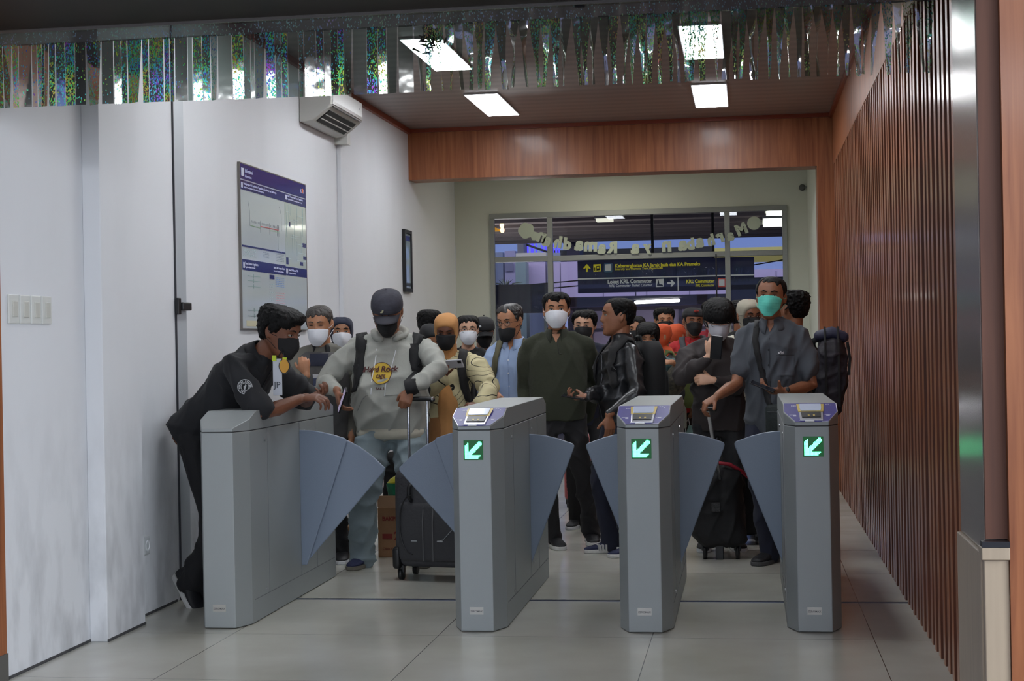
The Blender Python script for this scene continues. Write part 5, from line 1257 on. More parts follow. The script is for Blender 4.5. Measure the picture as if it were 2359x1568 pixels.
def straps(P, m, label, x0=.075, z0=None, x1=.135, z1=.20, wd=.055, pack=True, size=(.30, .44, .16), pm=None, name='backpack', drop=.02, buckles=True, sides=(-1, 1)):
    """a backpack worn on the back with two straps running over the shoulders"""
    u = P.h; bv = P.tree(); e = empty(name, P.loc, label, 'backpack', rz=P.rz); k = P.k
    zt = .292 * u if z0 is None else z0
    for sd in sides:
        back = []; 
        pb, nb = P.on(sd * x0 * k, .22 * u, bv, 1, .010)
        top_ = P.hipc + P.d * (.300 * u) + P.tr @ Vector((sd * (x0 + .012) * k, 0, 0))
        pth = [(pb, nb)]
        for a in (50, 20, -10, -40):
            # over the shoulder: cast from above
            o_ = P.hipc + P.d * (.6 * u) + P.tr @ Vector((sd * (x0 + .008) * k, math.sin(math.radians(a)) * .075 * k, 0)); h_ = bv.ray_cast(o_, -(P.tr @ Vector((0, 0, 1))))
            if h_[0] is not None and h_[0].z > P.hipc.z: pth.append((h_[0] + h_[1] * .008, h_[1]))
        pth += P.strap_path(sd * x0 * k, .262 * u, sd * x1 * k, z1 * u * .62, bv, 9, .008, bow=-sd * .012)
        P.ribbon('strap', pth, wd * k, m, e, th=.008)
        if buckles: 
            p, n = P.on(sd * (x0 * .4 + x1 * .6) * k, .19 * u, bv, -1, .016); q = Vector((0, 0, 1)).rotation_difference(n).to_matrix().to_4x4(); q.translation = p; MB().box(-.018, .018, -.012, .012, -.004, .004, M=q).build('buckle', M_black, e, bevel=.002)
    if pack:
        pb, nb = P.on(0, .15 * u, bv, 1, .012); w_, h_, d_ = size; q = (P.tr).to_4x4(); q.translation = pb + P.tr @ Vector((0, d_ / 2 - .01, 0)); r = []
        for j in range(9):
            t = -1 + 2 * j / 8; kx = (1 - abs(t) ** 4 * .35); r.append([q @ Vector((w_ / 2 * kx * math.copysign(abs(math.cos(a)) ** .6, math.cos(a)), d_ / 2 * kx * math.copysign(abs(math.sin(a)) ** .7, math.sin(a)), h_ / 2 * t)) for a in [2 * math.pi * i / 24 for i in range(24)]])
        b_ = MB(); b_.loft(r); o = b_.build('bag_body', pm or m, e, True)
        b_ = MB(); b_.loft([[q @ Vector((w_ * .36 * math.cos(a), d_ * .5 + .03 * (1 - abs(t)) , h_ * (-.12 + .26 * t) + 0 * a)) if False else q @ Vector((w_ * .37 * math.copysign(abs(math.cos(a)) ** .6, math.cos(a)), d_ * .42 + .045 * math.sin(a) * (1 - .3 * t * t), h_ * (-.14 + .24 * t))) for a in [2 * math.pi * i / 16 for i in range(16)]] for t in (-1, -.6, 0, .6, 1)]); b_.build('front_pocket', pm or m, e, True)
        MB().tube([q @ Vector((-.035, -d_ * .3, h_ * .48)), q @ Vector((-.03, -d_ * .35, h_ * .56)), q @ Vector((.03, -d_ * .35, h_ * .56)), q @ Vector((.035, -d_ * .3, h_ * .48))], .008, 8).build('grab_handle', m, e, True)
    return e

# --- 1. man in black leaning on the left gate
P = Person('man in black shirt leaning with his forearms on the leftmost gate, head turned right', -2.885, 8.0, 1.77, face=math.radians(74), skin='dark', voxel=.0052, lean=math.radians(46), hip=.538)
P.head(yaw=math.radians(-2), pitch=.34, roll=0, fwd=.01); P.face(ez=.012)
wr = W(692, 918, 7.86); P.hands(wr, -1, fdir=(1, -.05, .06), back=(.05, -.35, 1), hint=(-1, .3, -.35), curl=(30, 40, 25), thumb=(30, 15))
wl = W(702, 918, 8.02); P.hands(wl, 1, fdir=(.95, -.25, .10), back=(.1, .2, -1), hint=(1, .3, -.35), curl=(35, 45, 30), thumb=(25, 10))
P.stand(((.03, -.03), (-.07, .02)), shoes=M_shoeb, sole=M_sole, lift=(0, .07), ptch=(0, .85), yaw=(0, -.2)); P.body()
sh = P.top('shirt', cloth('black_shirt', srgb(26, 27, 31)), hem=-.05, sleeve=.86, loose=1.08, armr=1.22, disp=(.014, 22))
P.collar(M_blk, .5)
bv = P.tree()
# round badge and small print on the sleeve
def sleeve_badge(P, sd, t, r, m, name, off=.004, ang=None):
    sh_, el, w = P.arm[sd]; c = sh_ + (el - sh_) * t; cam_l = P.L((0, 0, CAMZ)); d_ = (cam_l - c).normalized(); h_ = bv.ray_cast(c + d_ * .5, -d_)
    if h_[0] is None: return None
    n = d_; off = .011; q = Vector((0, 0, 1)).rotation_difference(n).to_matrix().to_4x4(); q.translation = h_[0] + n * off
    return q
q = sleeve_badge(P, -1, .42, .05, None, None)
if q is not None:
    X = (P.Ld((1, 0, 0))); Zn = q.to_3x3() @ Vector((0, 0, 1)); X = (X - Zn * X.dot(Zn)).normalized(); Yn = Zn.cross(X); qq = Matrix((X, Yn, Zn)).transposed().to_4x4(); qq.translation = q.translation
    M_bad = mat('badge_white', srgb(168, 170, 172), .7)
    for r0, r1 in ((.034, .038), (.018, .021)):
        b = MB(); n_ = 32; vs_ = [qq @ Vector((r * math.cos(2 * math.pi * i / n_), r * math.sin(2 * math.pi * i / n_), 0)) for r in (r0, r1) for i in range(n_)] + [qq @ Vector((r * math.cos(2 * math.pi * i / n_), r * math.sin(2 * math.pi * i / n_), -.006)) for r in (r0, r1) for i in range(n_)]
        fs = [(i, (i + 1) % n_, n_ + (i + 1) % n_, n_ + i) for i in range(n_)] + [(n_ + i, n_ + (i + 1) % n_, 3 * n_ + (i + 1) % n_, 3 * n_ + i) for i in range(n_)]
        b.add(vs_, fs).build('badge_ring', M_bad, sh)
    b = MB()
    for i in range(22):
        if i % 7 == 6: continue
        a = 2 * math.pi * i / 22; Mx = qq @ Matrix.Rotation(a, 4, 'Z') @ Matrix.Translation((.0275, 0, -.002)); b.box(-.0045, .0045, -.0025, .0025, -.003, .0025, M=Mx)
    b.build('badge_lettering', M_bad, sh)
    MB().prism([qq @ Vector(p) for p in ((-.006, -.014, 0), (.001, -.014, 0), (.008, .006, 0), (.004, .015, 0), (-.001, .006, 0), (-.007, .004, 0))], qq.to_3x3() @ Vector((0, 0, .001))).build('badge_emblem', M_bad, sh)
    MB().box(.052, .074, -.034, -.028, -.004, .001, M=qq).build('sleeve_print', mat('print_grey', srgb(130, 130, 134), .7), sh)
def trous(P, m=None, **k): P.pants('trousers', m or M_blk2, **k)
trous(P, loose=1.0)
P.hair(HL_SHORT, top=.028, sides=.015, rough=.012, seed=3, edge=.02, locks=150, llen=.035, lr=.007); P.mask(M_bm, drop=.004)
# his shoulder strap with white print and an orange fitting, ID pouch hanging at the chest
st = P.ribbon('shoulder_strap', [(P.on(x, z, bv, 1, .01)) for x, z in ((.11, .20), (.10, .30), (.095, .38), (.09, .45), (.075, .48))], .035, M_strap)
for j, (z, m_) in enumerate(((.40, M_white), (.35, M_white), (.47, mat('orange_fitting', srgb(206, 88, 52), .5)))):
    p, n = P.on(.097, z, bv, 1, .017); q = Vector((0, 0, 1)).rotation_difference(n).to_matrix().to_4x4(); q.translation = p; MB().box(-.014, .014, -.02, .012, -.004, .004, M=q).build('strap_print', m_, st)
idc = empty('hanging_badges', (0, 0, 0), 'white card and yellow badges hanging in front of the man in black', 'badge')
c = W(641, 868, 7.80)
MB().box(c.x - .026, c.x + .022, 7.79, 7.797, c.z - .095, c.z + .095).build('white_card', mat('card_paper', srgb(196, 200, 210), .5), idc, bevel=.002)
text('card_lettering', 'JP', .045, mat('card_ink', srgb(60, 66, 74), .5), idc, Vector((c.x - .02, 7.788, c.z - .055)), FRONT, .0008)
c2 = W(655, 843, 7.78); pts = [(math.cos(t) * .022 * (1 + .15 * math.cos(2 * t)), math.sin(t) * .036) for t in [2 * math.pi * i / 20 for i in range(20)]]
MB().prism([(c2.x + a, 7.775, c2.z + b_) for a, b_ in pts], (0, .006, 0)).build('yellow_badge', mat('badge_amber', srgb(206, 150, 48), .5), idc)
MB().prism([(c2.x + a * 1.25, 7.782, c2.z + b_ * 1.2) for a, b_ in pts], (0, .005, 0)).build('badge_backing', M_black, idc)
for a_, z_ in ((-.026, .082), (.015, .05), (.03, .07)): MB().box(c.x + a_, c.x + a_ + .022, 7.78, 7.786, c.z + z_, c.z + z_ + .03).build('neon_tab', mat('neon_yellow', srgb(190, 210, 40), .5), idc)
b = MB(); b.tube([P.loc + Matrix.Rotation(P.rz, 3, 'Z') @ P.on(-.03, .42, bv, -1, .006)[0], Vector((c2.x - .01, 7.79, c2.z + .09)), Vector((c2.x, 7.785, c2.z + .03))], .003, 6); b.build('cord', M_black, idc)

# --- 2. older man with white mask and grey vest
x, z = spot(740, 704, 9.62)
P = Person('older man with short grey hair, white mask and grey vest behind the leftmost gate', x, 9.62, z + .015, face=math.radians(4), skin='tan', voxel=.0055)
P.head(yaw=math.radians(-4), pitch=.22, fwd=.02); P.face(closed=True, brows=M_hairg, ez=.013)
P.hands(W(706, 864, 9.28), -1, fdir=(-.15, -.15, 1), back=(.1, -1, .1), hint=(-.4, .3, -1), curl=(55, 75, 45), thumb=(20, 25))
P.arms_down((1,)); P.stand(shoes=M_shoeb); P.body()
P.top('shirt', cloth('stone_sleeve', srgb(112, 110, 102)), sleeve=1.0); P.cast = .2
bv = P.tree(); arm_ = P.arm; P.arm = {}; P.top('vest', cloth('vest_grey', srgb(92, 90, 90)), hem=-.06, loose=1.13, zup=.285, disp=(.008, 20)); P.arm = arm_; bv = P.tree(); P.patch('collar_lining', (-.058, .058, .375, .45), M_nav, off=.006, n=12)
for z0_, z1_, m_ in ((.30, .325, mat('stripe_white', srgb(210, 210, 214), .8)), (.25, .30, mat('stripe_slate', srgb(84, 92, 122), .8)), (.232, .25, mat('stripe_white', srgb(210, 210, 214), .8)), (.20, .232, M_nav), (.145, .20, mat('stripe_red', srgb(122, 26, 40), .8)), (.02, .145, mat('stripe_blue', srgb(92, 104, 128), .8))):
    P.patch('shirt_stripe', (-.032, .028, z0_, z1_), m_, off=.008, n=4)
P.collar(M_blk, .9, ht=.028)
trous(P); P.hair(HL_SHORT, top=.006, sides=.004, m=M_hairg, rough=.002); P.mask(M_wm, 'kf', drop=.012)

# --- 3. person half hidden behind him
x, z = spot(786, 722, 10.4)
P = Person('person in dark headscarf and white mask, half hidden behind the older man', x, 10.4, z - .01, face=math.radians(8), skin='tan', voxel=.008, female=True)
P.head(yaw=math.radians(8)); P.face(); P.arms_down(); P.stand(shoes=M_shoeb); P.body(); P.top('jacket', cloth('grey_jacket', srgb(118, 116, 120))); trous(P); P.hijab(M_nav, drop=.10, face_r=(.05, .070)); P.mask(M_wm, 'kf')

# --- 4. man in grey hoodie
x, z = spot(897, 677, 9.42)
P = Person('heavy man in light grey hoodie, dark cap and black mask with a suitcase', x, 9.42, 1.72, face=math.radians(3), skin='brown', voxel=.005, broad=1.20, belly=.040)
P.head(yaw=math.radians(4), pitch=.50, fwd=.045, fat=1.12, scale=1.04); P.face(eyes=False)
P.hands(W(776, 899, 9.12), -1, fdir=(.25, -.35, -1), back=(-.9, -.3, .1), hint=(-.8, .5, -.3), curl=(35, 35, 20), thumb=(45, 5))
P.hands(W(946, 893, 9.02), 1, fdir=(-.35, -.35, -1), back=(.15, -1, .25), hint=(1, .15, .15), curl=(40, 70, 45), thumb=(8, 28), spread=1)
P.stand(((-.20, -.02), (.16, .05)), yaw=(-.25, .2), shoes=M_shoen, sole=mat('sole_stone', srgb(110, 106, 96), .7)); P.body()
M_hood = cloth('hoodie_grey', srgb(164, 165, 157), .9, vary=.08, bump=.5, bscale=12)
hd = P.top('hoodie', M_hood, hem=-.075, loose=1.08, puff=.006, disp=(.016, 17), armr=1.16)
bv = P.tree()
# ribbed hem, hood roll, pocket seams, drawstrings
def torus_path(P, zs, rx, ry, n=30, a0=0, a1=2 * math.pi, dz=0):
    c = P.hipc + P.d * zs * 1.0; return [c + P.tr @ Vector((rx * math.cos(a0 + (a1 - a0) * i / n), ry * math.sin(a0 + (a1 - a0) * i / n), dz * math.sin(a0 + (a1 - a0) * i / n))) for i in range(n + 1)]
b = MB(); b.tube([P.HT((0, .07, -.10)) * 0 + p for p in torus_path(P, .525, .098, .090, 24, math.radians(-62), math.radians(242), dz=.035)], [(.022, .030)] * 25, 12); b.tube(torus_path(P, .505, .092, .085, 24, math.radians(0), math.radians(180), dz=.03), [(.03, .04)] * 25, 12)
o = b.build('hood', M_hood, hd); finish(o, .009, 4, disp=(.006, 40, 3))
rb = []; r_lo, r_hi = [], []
for i in range(32):
    a = 2 * math.pi * i / 32; d_ = P.tr @ Vector((math.cos(a), math.sin(a), 0)); c = P.hipc + P.d * (-.055); h_ = bv.ray_cast(c + d_ * .6, -d_); rb.append((h_[0] if h_[0] is not None else c + d_ * .2) + d_ * .004)
rz_ = Vector((0, 0, 1)); ctr = sum(rb, Vector()) / 32
b = MB(); b.loft([[ctr + (p - ctr) * k_ + rz_ * (z_ - (p.z - ctr.z)) for p in rb] for k_, z_ in ((.90, -.062), (.965, -.058), (.99, -.03), (.97, .0), (.9, .004))]); b.build('hem_band', cloth('hem_cream', srgb(188, 184, 168)), hd, True)
P.fold_line('pocket_seam', [(-.19, .06), (-.15, .13), (-.12, .155), (0, .15), (.10, .155)], cloth('seam_grey', srgb(140, 142, 138)), .0022, hd); P.fold_line('drawstring', [(-.062, .43), (-.075, .33), (-.088, .24), (-.092, .16)], M_white, .003, hd); P.fold_line('drawstring', [(.052, .42), (.035, .34), (.0, .22), (-.008, .15)], M_white, .003, hd)
M_rust = mat('print_maroon', srgb(78, 40, 40), .8)
pts = [(.068 * math.cos(t), .305 + .060 * math.sin(t)) for t in [2 * math.pi * i / 28 for i in range(28)]]
def disc(P, cx, cz, r, m, nm, off):
    vs_ = [P.on(cx, cz, bv, -1, off)[0]]; fs = []
    for k_ in (.5, 1.0):
        for i in range(28): t = 2 * math.pi * i / 28; vs_.append(P.on(cx + r * k_ * math.cos(t), cz + r * k_ * math.sin(t), bv, -1, off)[0])
    fs = [(0, 1 + i, 1 + (i + 1) % 28) for i in range(28)] + [(1 + i, 29 + i, 29 + (i + 1) % 28, 1 + (i + 1) % 28) for i in range(28)]
    return MB().add(vs_, fs).build(nm, m, hd, True)
lx, lz = -.030, .285
disc(P, lx, lz, .066, M_rust, 'logo_ring', .004); disc(P, lx, lz, .062, mat('print_yellow', srgb(198, 166, 62), .8), 'logo_disc', .0052)
P.print_text('print_lettering', 'Hard Rock', .048, lx - .004, lz + .006, M_rust, width=.215, shear=.15, bold=.0016, off=.0095); P.print_text('print_lettering', 'CAFE', .030, lx, lz - .034, M_rust, width=.058, bold=.001, off=.0095); P.print_text('print_lettering', 'BALI', .024, lx - .006, lz - .10, M_rust, width=.048, bold=.0006, off=.008)
P.pants('jeans', cloth('pale_denim', srgb(130, 144, 150), .9, vary=.14, bump=.5), loose=1.42, disp=(.018, 18), cuff=.035, top=.03)
P.cap(mat('cap_charcoal', srgb(52, 52, 62), .85, vary=.25, vscale=18, bump=.2), mat('brim_charcoal', srgb(58, 58, 66), .8), low=.030)
cp_ = [c for c in P.e.children if c.name.startswith('cap')][0]
text('cap_lettering', 'PERTAMINA', .008, M_hairg, cp_, P.HT((.0, -.124, .062)), (P.hm @ FRONT), .0004)
MB().prism([P.HT(p) for p in ((-.022, -.1245, .058), (-.012, -.1245, .060), (-.004, -.1245, .074), (-.014, -.1245, .076), (-.016, -.1245, .068), (-.024, -.1245, .064))], P.hm @ Vector((0, -.0015, 0))).build('cap_emblem', mat('emblem_cream', srgb(190, 186, 150), .6), cp_)
P.mask(M_bm, drop=.004); P.hair(HL_SHORT, top=.004, sides=.005, m=M_hairg)
el, w_ = P.arm[1][1], P.arm[1][2]; dd = (w_ - el).normalized()
wt_ = MB().tube([w_ - dd * .014, w_ + dd * .012], [(.030, .026)] * 2, 16, round_=False).build('wristwatch', M_black, P.e); MB().box(-.018, .018, -.016, .016, .0, .010, M=(Matrix.Translation(w_ + Vector((0, -.026, 0))) @ Matrix.Rotation(math.pi / 2, 4, 'X'))).build('watch_face', mat('watch_dark', srgb(40, 44, 50), .2), wt_, bevel=.004)
straps(P, M_strap, 'black backpack worn by the man in the grey hoodie', x0=.165, x1=.200, wd=.070, z1=.16)
phone(W(789, 921, 9.03), (.45, -.3, 1), (-.9, -.42, .35), 'phone with lit lilac screen in the hand of the man in the hoodie', lit=True)

# --- 5. back of a head, 6. black headscarf
x, z = spot(986, 710, 11.9)
P = Person('person with short black hair seen from behind, near the left wall', x, 11.9, z, face=math.radians(165), skin='tan', voxel=.008)
P.head(yaw=math.radians(-10), pitch=.1); P.arms_down(); P.stand(shoes=M_shoeb); P.body(); P.top('shirt', M_blk); trous(P); P.hair(HL_SHORT, top=.018, sides=.010, rough=.006, seed=8)
x, z = spot(984, 746, 10.95)
P = Person('woman in black headscarf looking down, left of the tan headscarf', x, 10.95, z + .02, face=math.radians(20), skin='tan', voxel=.008, female=True)
P.head(yaw=.2, pitch=.45, fwd=.03); P.face(closed=True); P.arms_down(); P.stand(shoes=M_shoeb); P.body(); P.top('blouse', M_blk); P.skirt('skirt', M_blk); P.hijab(M_blk, drop=.34)

# --- 7. woman in tan headscarf
x, z = spot(1031, 723, 10.15)
P = Person('woman in tan headscarf, black mask and cream patterned jacket looking at her phone', x, 10.15, z + .02, face=math.radians(4), skin='dark', voxel=.0052, female=True)
P.head(yaw=.0, pitch=.34, fwd=.035); P.face(closed=True)
P.hands(W(1022, 872, 9.86), -1, fdir=(.05, -.2, 1), back=(-.3, .9, .1), hint=(-.8, .3, -.8), curl=(50, 50, 30), thumb=(25, 10))
P.hands(W(1105, 930, 9.80), 1, fdir=(-1, -.25, -.05), back=(0, -.3, 1), hint=(.9, .4, -.3), curl=(45, 55, 30), thumb=(25, 20))
P.stand(shoes=M_shoeb); P.body()
def squiggle_mat():
    m = bpy.data.materials.new('cream_squiggle_fleece'); m.use_nodes = True; nt = m.node_tree; b_ = nt.nodes['Principled BSDF']; b_.inputs['Roughness'].default_value = .95
    tc_ = nt.nodes.new('ShaderNodeTexCoord'); n_ = nt.nodes.new('ShaderNodeTexNoise'); n_.inputs['Scale'].default_value = 4.5; n_.inputs['Detail'].default_value = 0; nt.links.new(tc_.outputs['Object'], n_.inputs['Vector'])
    w2 = nt.nodes.new('ShaderNodeMath'); w2.operation = 'MULTIPLY'; w2.inputs[1].default_value = 9; nt.links.new(n_.outputs['Fac'], w2.inputs[0]); f_ = nt.nodes.new('ShaderNodeMath'); f_.operation = 'FRACT'; nt.links.new(w2.outputs[0], f_.inputs[0])
    l_ = nt.nodes.new('ShaderNodeMath'); l_.operation = 'LESS_THAN'; l_.inputs[1].default_value = .10; nt.links.new(f_.outputs[0], l_.inputs[0]); mx = nt.nodes.new('ShaderNodeMix'); mx.data_type = 'RGBA'; mx.inputs['A'].default_value = srgb(196, 186, 148); mx.inputs['B'].default_value = srgb(30, 28, 26); nt.links.new(l_.outputs[0], mx.inputs['Factor']); nt.links.new(mx.outputs['Result'], b_.inputs['Base Color']); return m
P.top('jacket', squiggle_mat(), hem=-.01, loose=1.16, puff=.014, disp=(.016, 16), armr=1.25)
bv = P.tree()
P.skirt('long_skirt', cloth('caramel_skirt', srgb(150, 104, 62)), flare=1.5)
P.hijab(cloth('tan_scarf', srgb(192, 138, 84), .85, vary=.08, bump=.3), drop=.62, wide=.62, face_r=(.05, .066)); P.mask(M_bm, 'kf', drop=.0)
straps(P, M_strap, 'black backpack worn by the woman in the tan headscarf', x0=.10, x1=.155, wd=.06, z1=.10)
phone(W(1041, 838, 9.80), (1, -.15, .05), (.0, .75, .75), 'phone with bright edge held up by the woman in the tan headscarf', m=mat('phone_silver', srgb(206, 206, 214), .25), lit=True)

# --- 8, 9. two people behind to the right
x, z = spot(1077, 722, 11.5)
P = Person('woman with glasses, white mask and black tied hair beside the black cap', x, 11.5, z, face=math.radians(6), skin='light', voxel=.008, female=True)
P.head(yaw=.12, pitch=.05); P.face(); P.arms_down(); P.stand(shoes=M_shoeb); P.body(); P.top('shirt', M_blk); trous(P); P.hair(HL_SHORT, top=.010, sides=.010, rough=.002, back=.01); P.glasses(); P.mask(M_wm, 'kf', drop=.002)
x, z = spot(1112, 727, 12.0)
P = Person('person in black cap and black mask with a blue denim jacket, looking down', x, 12.0, z, face=math.radians(12), skin='tan', voxel=.008)
P.head(yaw=.1, pitch=.25); P.face(); P.arms_down(); P.stand(shoes=M_shoeb); P.body(); P.top('jacket', cloth('blue_denim_jacket', srgb(104, 122, 160)), loose=1.1); trous(P); P.cap(M_blk); P.mask(M_bm); P.hair(HL_SHORT, top=.004, sides=.005)
cpo = [c for c in P.e.children if c.name.startswith('cap')][0]; MB().ball(P.HT((-.045, -.105, .075)), (.012, .003, .008), M=P.hm).build('cap_emblem', M_white, cpo, True)
straps(P, M_strap, 'black backpack worn by the person in the black cap', x0=.09, x1=.14, wd=.05)

# --- 10. man in light blue shirt
x, z = spot(1183, 699, 10.85)
P = Person('man in pale blue shirt with glasses, black mask pulled below his nose', x, 10.85, z + .01, face=math.radians(-14), skin='tan', voxel=.0058)
P.head(yaw=math.radians(-8), pitch=.24, fwd=.025); P.face(ez=.013)
P.hands(W(1142, 898, 10.6), -1, fdir=(.0, -.35, -1), back=(-.6, -.8, 0), hint=(-.6, .6, 0), curl=(30, 40, 25), thumb=(25, 10)); P.arms_down((1,))
P.stand(shoes=M_shoeb); P.body(); P.top('shirt', cloth('pale_blue_shirt', srgb(158, 178, 212), .8, vary=.05), hem=-.05, loose=1.06, disp=(.014, 20)); P.vneck(.030, .44, .50); P.collar(cloth('pale_blue_shirt', srgb(158, 178, 212)), .55)
P.fold_line('placket', [(.0, .0), (.0, .12), (.0, .25), (.0, .36), (.0, .44)], cloth('placket_blue', srgb(138, 158, 196)), .003); P.buttons(M_white, (.10, .19, .28, .37))
trous(P); P.hair([(a, b_ - .0) for a, b_ in HL_RECEDE], top=.013, sides=.007, m=mat('hair_grey_black', srgb(38, 35, 34), .5, vary=.3, vscale=60), rough=.006); P.glasses(); P.mask(M_bm, 'kf', drop=.026)
straps(P, cloth('olive_strap', srgb(88, 84, 62)), 'olive backpack on the shoulder of the man in the pale blue shirt', x0=.09, x1=.15, wd=.055, buckles=False)

# --- 11. man in dark green jumper
x, z = spot(1281, 671, 10.3)
P = Person('man in dark green half-zip jumper with white mask standing between two gates', x, 10.3, z + .005, face=math.radians(3), skin='tan', voxel=.005, broad=1.08, belly=.018)
P.head(yaw=math.radians(3), pitch=.02, fat=1.03); P.face(ez=.012)
P.arms_down((-1,)); P.hands((.17, .12, .50 * P.h), 1, fdir=(-.2, .1, -1), back=(1, .3, 0), hint=(.5, .8, 0), world=False); P.stand(((-.045, .0), (.20, .18)), yaw=(.35, .1), shoes=M_shoeb, sole=M_sole); P.body()
M_green = cloth('moss_knit', srgb(48, 51, 38), .92, vary=.06, bump=.35, bscale=40)
P.top('jumper', M_green, hem=-.035, loose=1.05, disp=(.010, 13), armr=1.12); bv = P.tree()
P.vneck(.030, .455, .515); P.collar(cloth('moss_rib', srgb(42, 45, 34), .92), .75, ht=.045); P.fold_line('zip', [(.008, .475), (.014, .43), (.020, .385)], mat('zip_dark', srgb(26, 26, 22), .4), .003); P.fold_line('zip_pull', [(.020, .385), (.034, .383)], mat('zip_dark', srgb(26, 26, 22), .4), .003)
P.pants('trousers', cloth('charcoal_trousers', srgb(38, 37, 40)), loose=1.05, disp=(.014, 22), cuff=.06)
P.hair([(0, .058), (14, .060), (24, .084), (40, .080), (56, .045), (68, .012), (76, -.004), (84, .014), (92, .028), (102, .018), (114, -.022), (140, -.06), (180, -.07)], top=.015, sides=.008, rough=.007, quiff=.006, seed=4)
P.mask(M_wm, 'kf', drop=.0)
for o in [c for c in P.e.children if c.name.startswith('shoe')]:
    MB().tube([o.data.vertices[0].co * 0 + sum((v.co for v in o.data.vertices), Vector()) / len(o.data.vertices) + Vector(q) for q in ((-.045, -.06, -.012), (-.048, -.01, -.018), (-.046, .05, .006))], [.002, .007, .002], 6).build('shoe_stripe', M_sole, o, True)

# --- 12. man behind with black mask
x, z = spot(1347, 709, 11.4)
P = Person('man with thick black hair and black mask between the green jumper and leather jacket', x, 11.4, z - .005, face=0, skin='light', voxel=.008)
P.head(yaw=-.08, pitch=.08); P.face(); P.hands((-.03, -.20, .60 * P.h), -1, fdir=(1, -.2, .2), back=(0, -1, .3), world=False); P.hands((.05, -.22, .62 * P.h), 1, fdir=(-1, -.2, .2), back=(0, -1, .3), world=False); P.stand(shoes=M_shoeb); P.body(); P.top('shirt', M_nav); trous(P); P.hair(HL_SHORT, top=.020, sides=.014, rough=.007, seed=6); P.mask(M_bm)

# --- 13. man in leather jacket, profile
x, z = spot(1420, 690, 10.02)
P = Person('man in black leather jacket seen in profile facing left, holding a phone', x + .02, 10.02, z + .02, face=math.radians(-62), skin='brown', voxel=.005, broad=1.05, belly=.014)
P.head(yaw=math.radians(-14), pitch=-.02, fat=1.06); P.face(ez=.012)
P.hands(W(1352, 914, 9.72), 1, fdir=(-1, -.15, -.05), back=(0, -.35, -1), hint=(.3, .3, -1), curl=(35, 45, 30), thumb=(50, 10)) if False else None
P.hands(W(1356, 912, 9.80), -1, fdir=(-1, -.1, -.12), back=(-.1, .25, -1), hint=(-.3, .7, -.8), curl=(35, 50, 30), thumb=(40, 15))
P.hands(W(1402, 955, 9.62), 1, fdir=(.1, -.1, -1), back=(.5, -1, 0), hint=(.3, .9, -.1), curl=(25, 30, 20))
P.stand(((-.10, -.08), (.13, -.02)), yaw=(-.3, .0), shoes=M_shoen, sole=M_sole); P.body()
M_lea = mat('black_leather', srgb(28, 29, 32), .34, bump=.5, bscale=14, vary=.1); P.top('leather_jacket', M_lea, hem=-.02, loose=1.10, disp=(.020, 19), armr=1.2)
P.collar(M_lea, .9, ht=.04); bv = P.tree(); P.fold_line('jacket_zip', [(.0, -.02), (.0, .12), (.0, .26), (.0, .40)], mat('zip_steel', srgb(80, 80, 84), .3, .7), .003)
P.pants('jeans', M_nav, loose=1.08, disp=(.014, 22))
P.hair(HL_RECEDE, top=.014, sides=.009, rough=.006, seed=9)
# lips
MB().tube([P.HT((-.020, -.0975, -.054)), P.HT((-.008, -.1035, -.0525)), P.HT((.008, -.1035, -.0525)), P.HT((.020, -.0975, -.054))], [(.0015, .0015), (.0035, .0025), (.0035, .0025), (.0015, .0015)], 8).build('upper_lip', mat('lip_brown', srgb(128, 74, 66), .5), P.e, True)
MB().tube([P.HT((-.018, -.0965, -.062)), P.HT((-.006, -.102, -.0635)), P.HT((.006, -.102, -.0635)), P.HT((.018, -.0965, -.062))], [(.0015, .0015), (.0045, .0025), (.0045, .0025), (.0015, .0015)], 8).build('lower_lip', mat('lip_brown', srgb(128, 74, 66), .5), P.e, True)
for o in [c for c in P.e.children if c.name.startswith('shoe')]:
    c = sum((v.co for v in o.data.vertices), Vector()) / len(o.data.vertices)
    for k_ in range(3): MB().box(-.05, .05, -.055 + .022 * k_, -.045 + .022 * k_, -.022, .016, M=Matrix.Translation(c + Vector((0, 0, .0)))).build('shoe_stripe', M_sole, o)
straps(P, M_strap, 'large black backpack worn by the man in the leather jacket', x0=.10, x1=.15, wd=.06, size=(.34, .48, .17))
phone(W(1322, 914, 9.76), (1, -.1, -.18), (.1, -.15, 1), 'dark phone in the hand of the man in the leather jacket')

# --- 14..17 women behind the second gate
x, z = spot(1440, 707, 12.95)
P = Person('person with pink scarf half hidden behind the man in the leather jacket', x, 12.95, z, face=-.1, skin='tan', voxel=.008, female=True)
P.head(yaw=-.1); P.face(); P.arms_down(); P.stand(shoes=M_shoeb); P.body(); P.top('shirt', cloth('mauve_top', srgb(130, 90, 104))); trous(P); P.hijab(cloth('mauve_scarf', srgb(138, 100, 114)), drop=.25); P.mask(M_wm, 'kf')
x, z = spot(1461, 724, 12.2)
P = Person('woman with straight black hair and black mask, right of the leather jacket', x, 12.2, z, face=.05, skin='tan', voxel=.008, female=True)
P.head(yaw=.05, pitch=.05); P.face(); P.arms_down(); P.stand(shoes=M_shoeb); P.body(); P.top('shirt', M_blk); trous(P); P.hair(HL_LONG, top=.010, sides=.012, rough=.002, back=.012); P.mask(M_bm)
x, z = spot(1492, 738, 11.7)
P = Person('girl with fringe, white mask and teal shirt looking down', x, 11.7, z, face=.05, skin='tan', voxel=.0075, female=True)
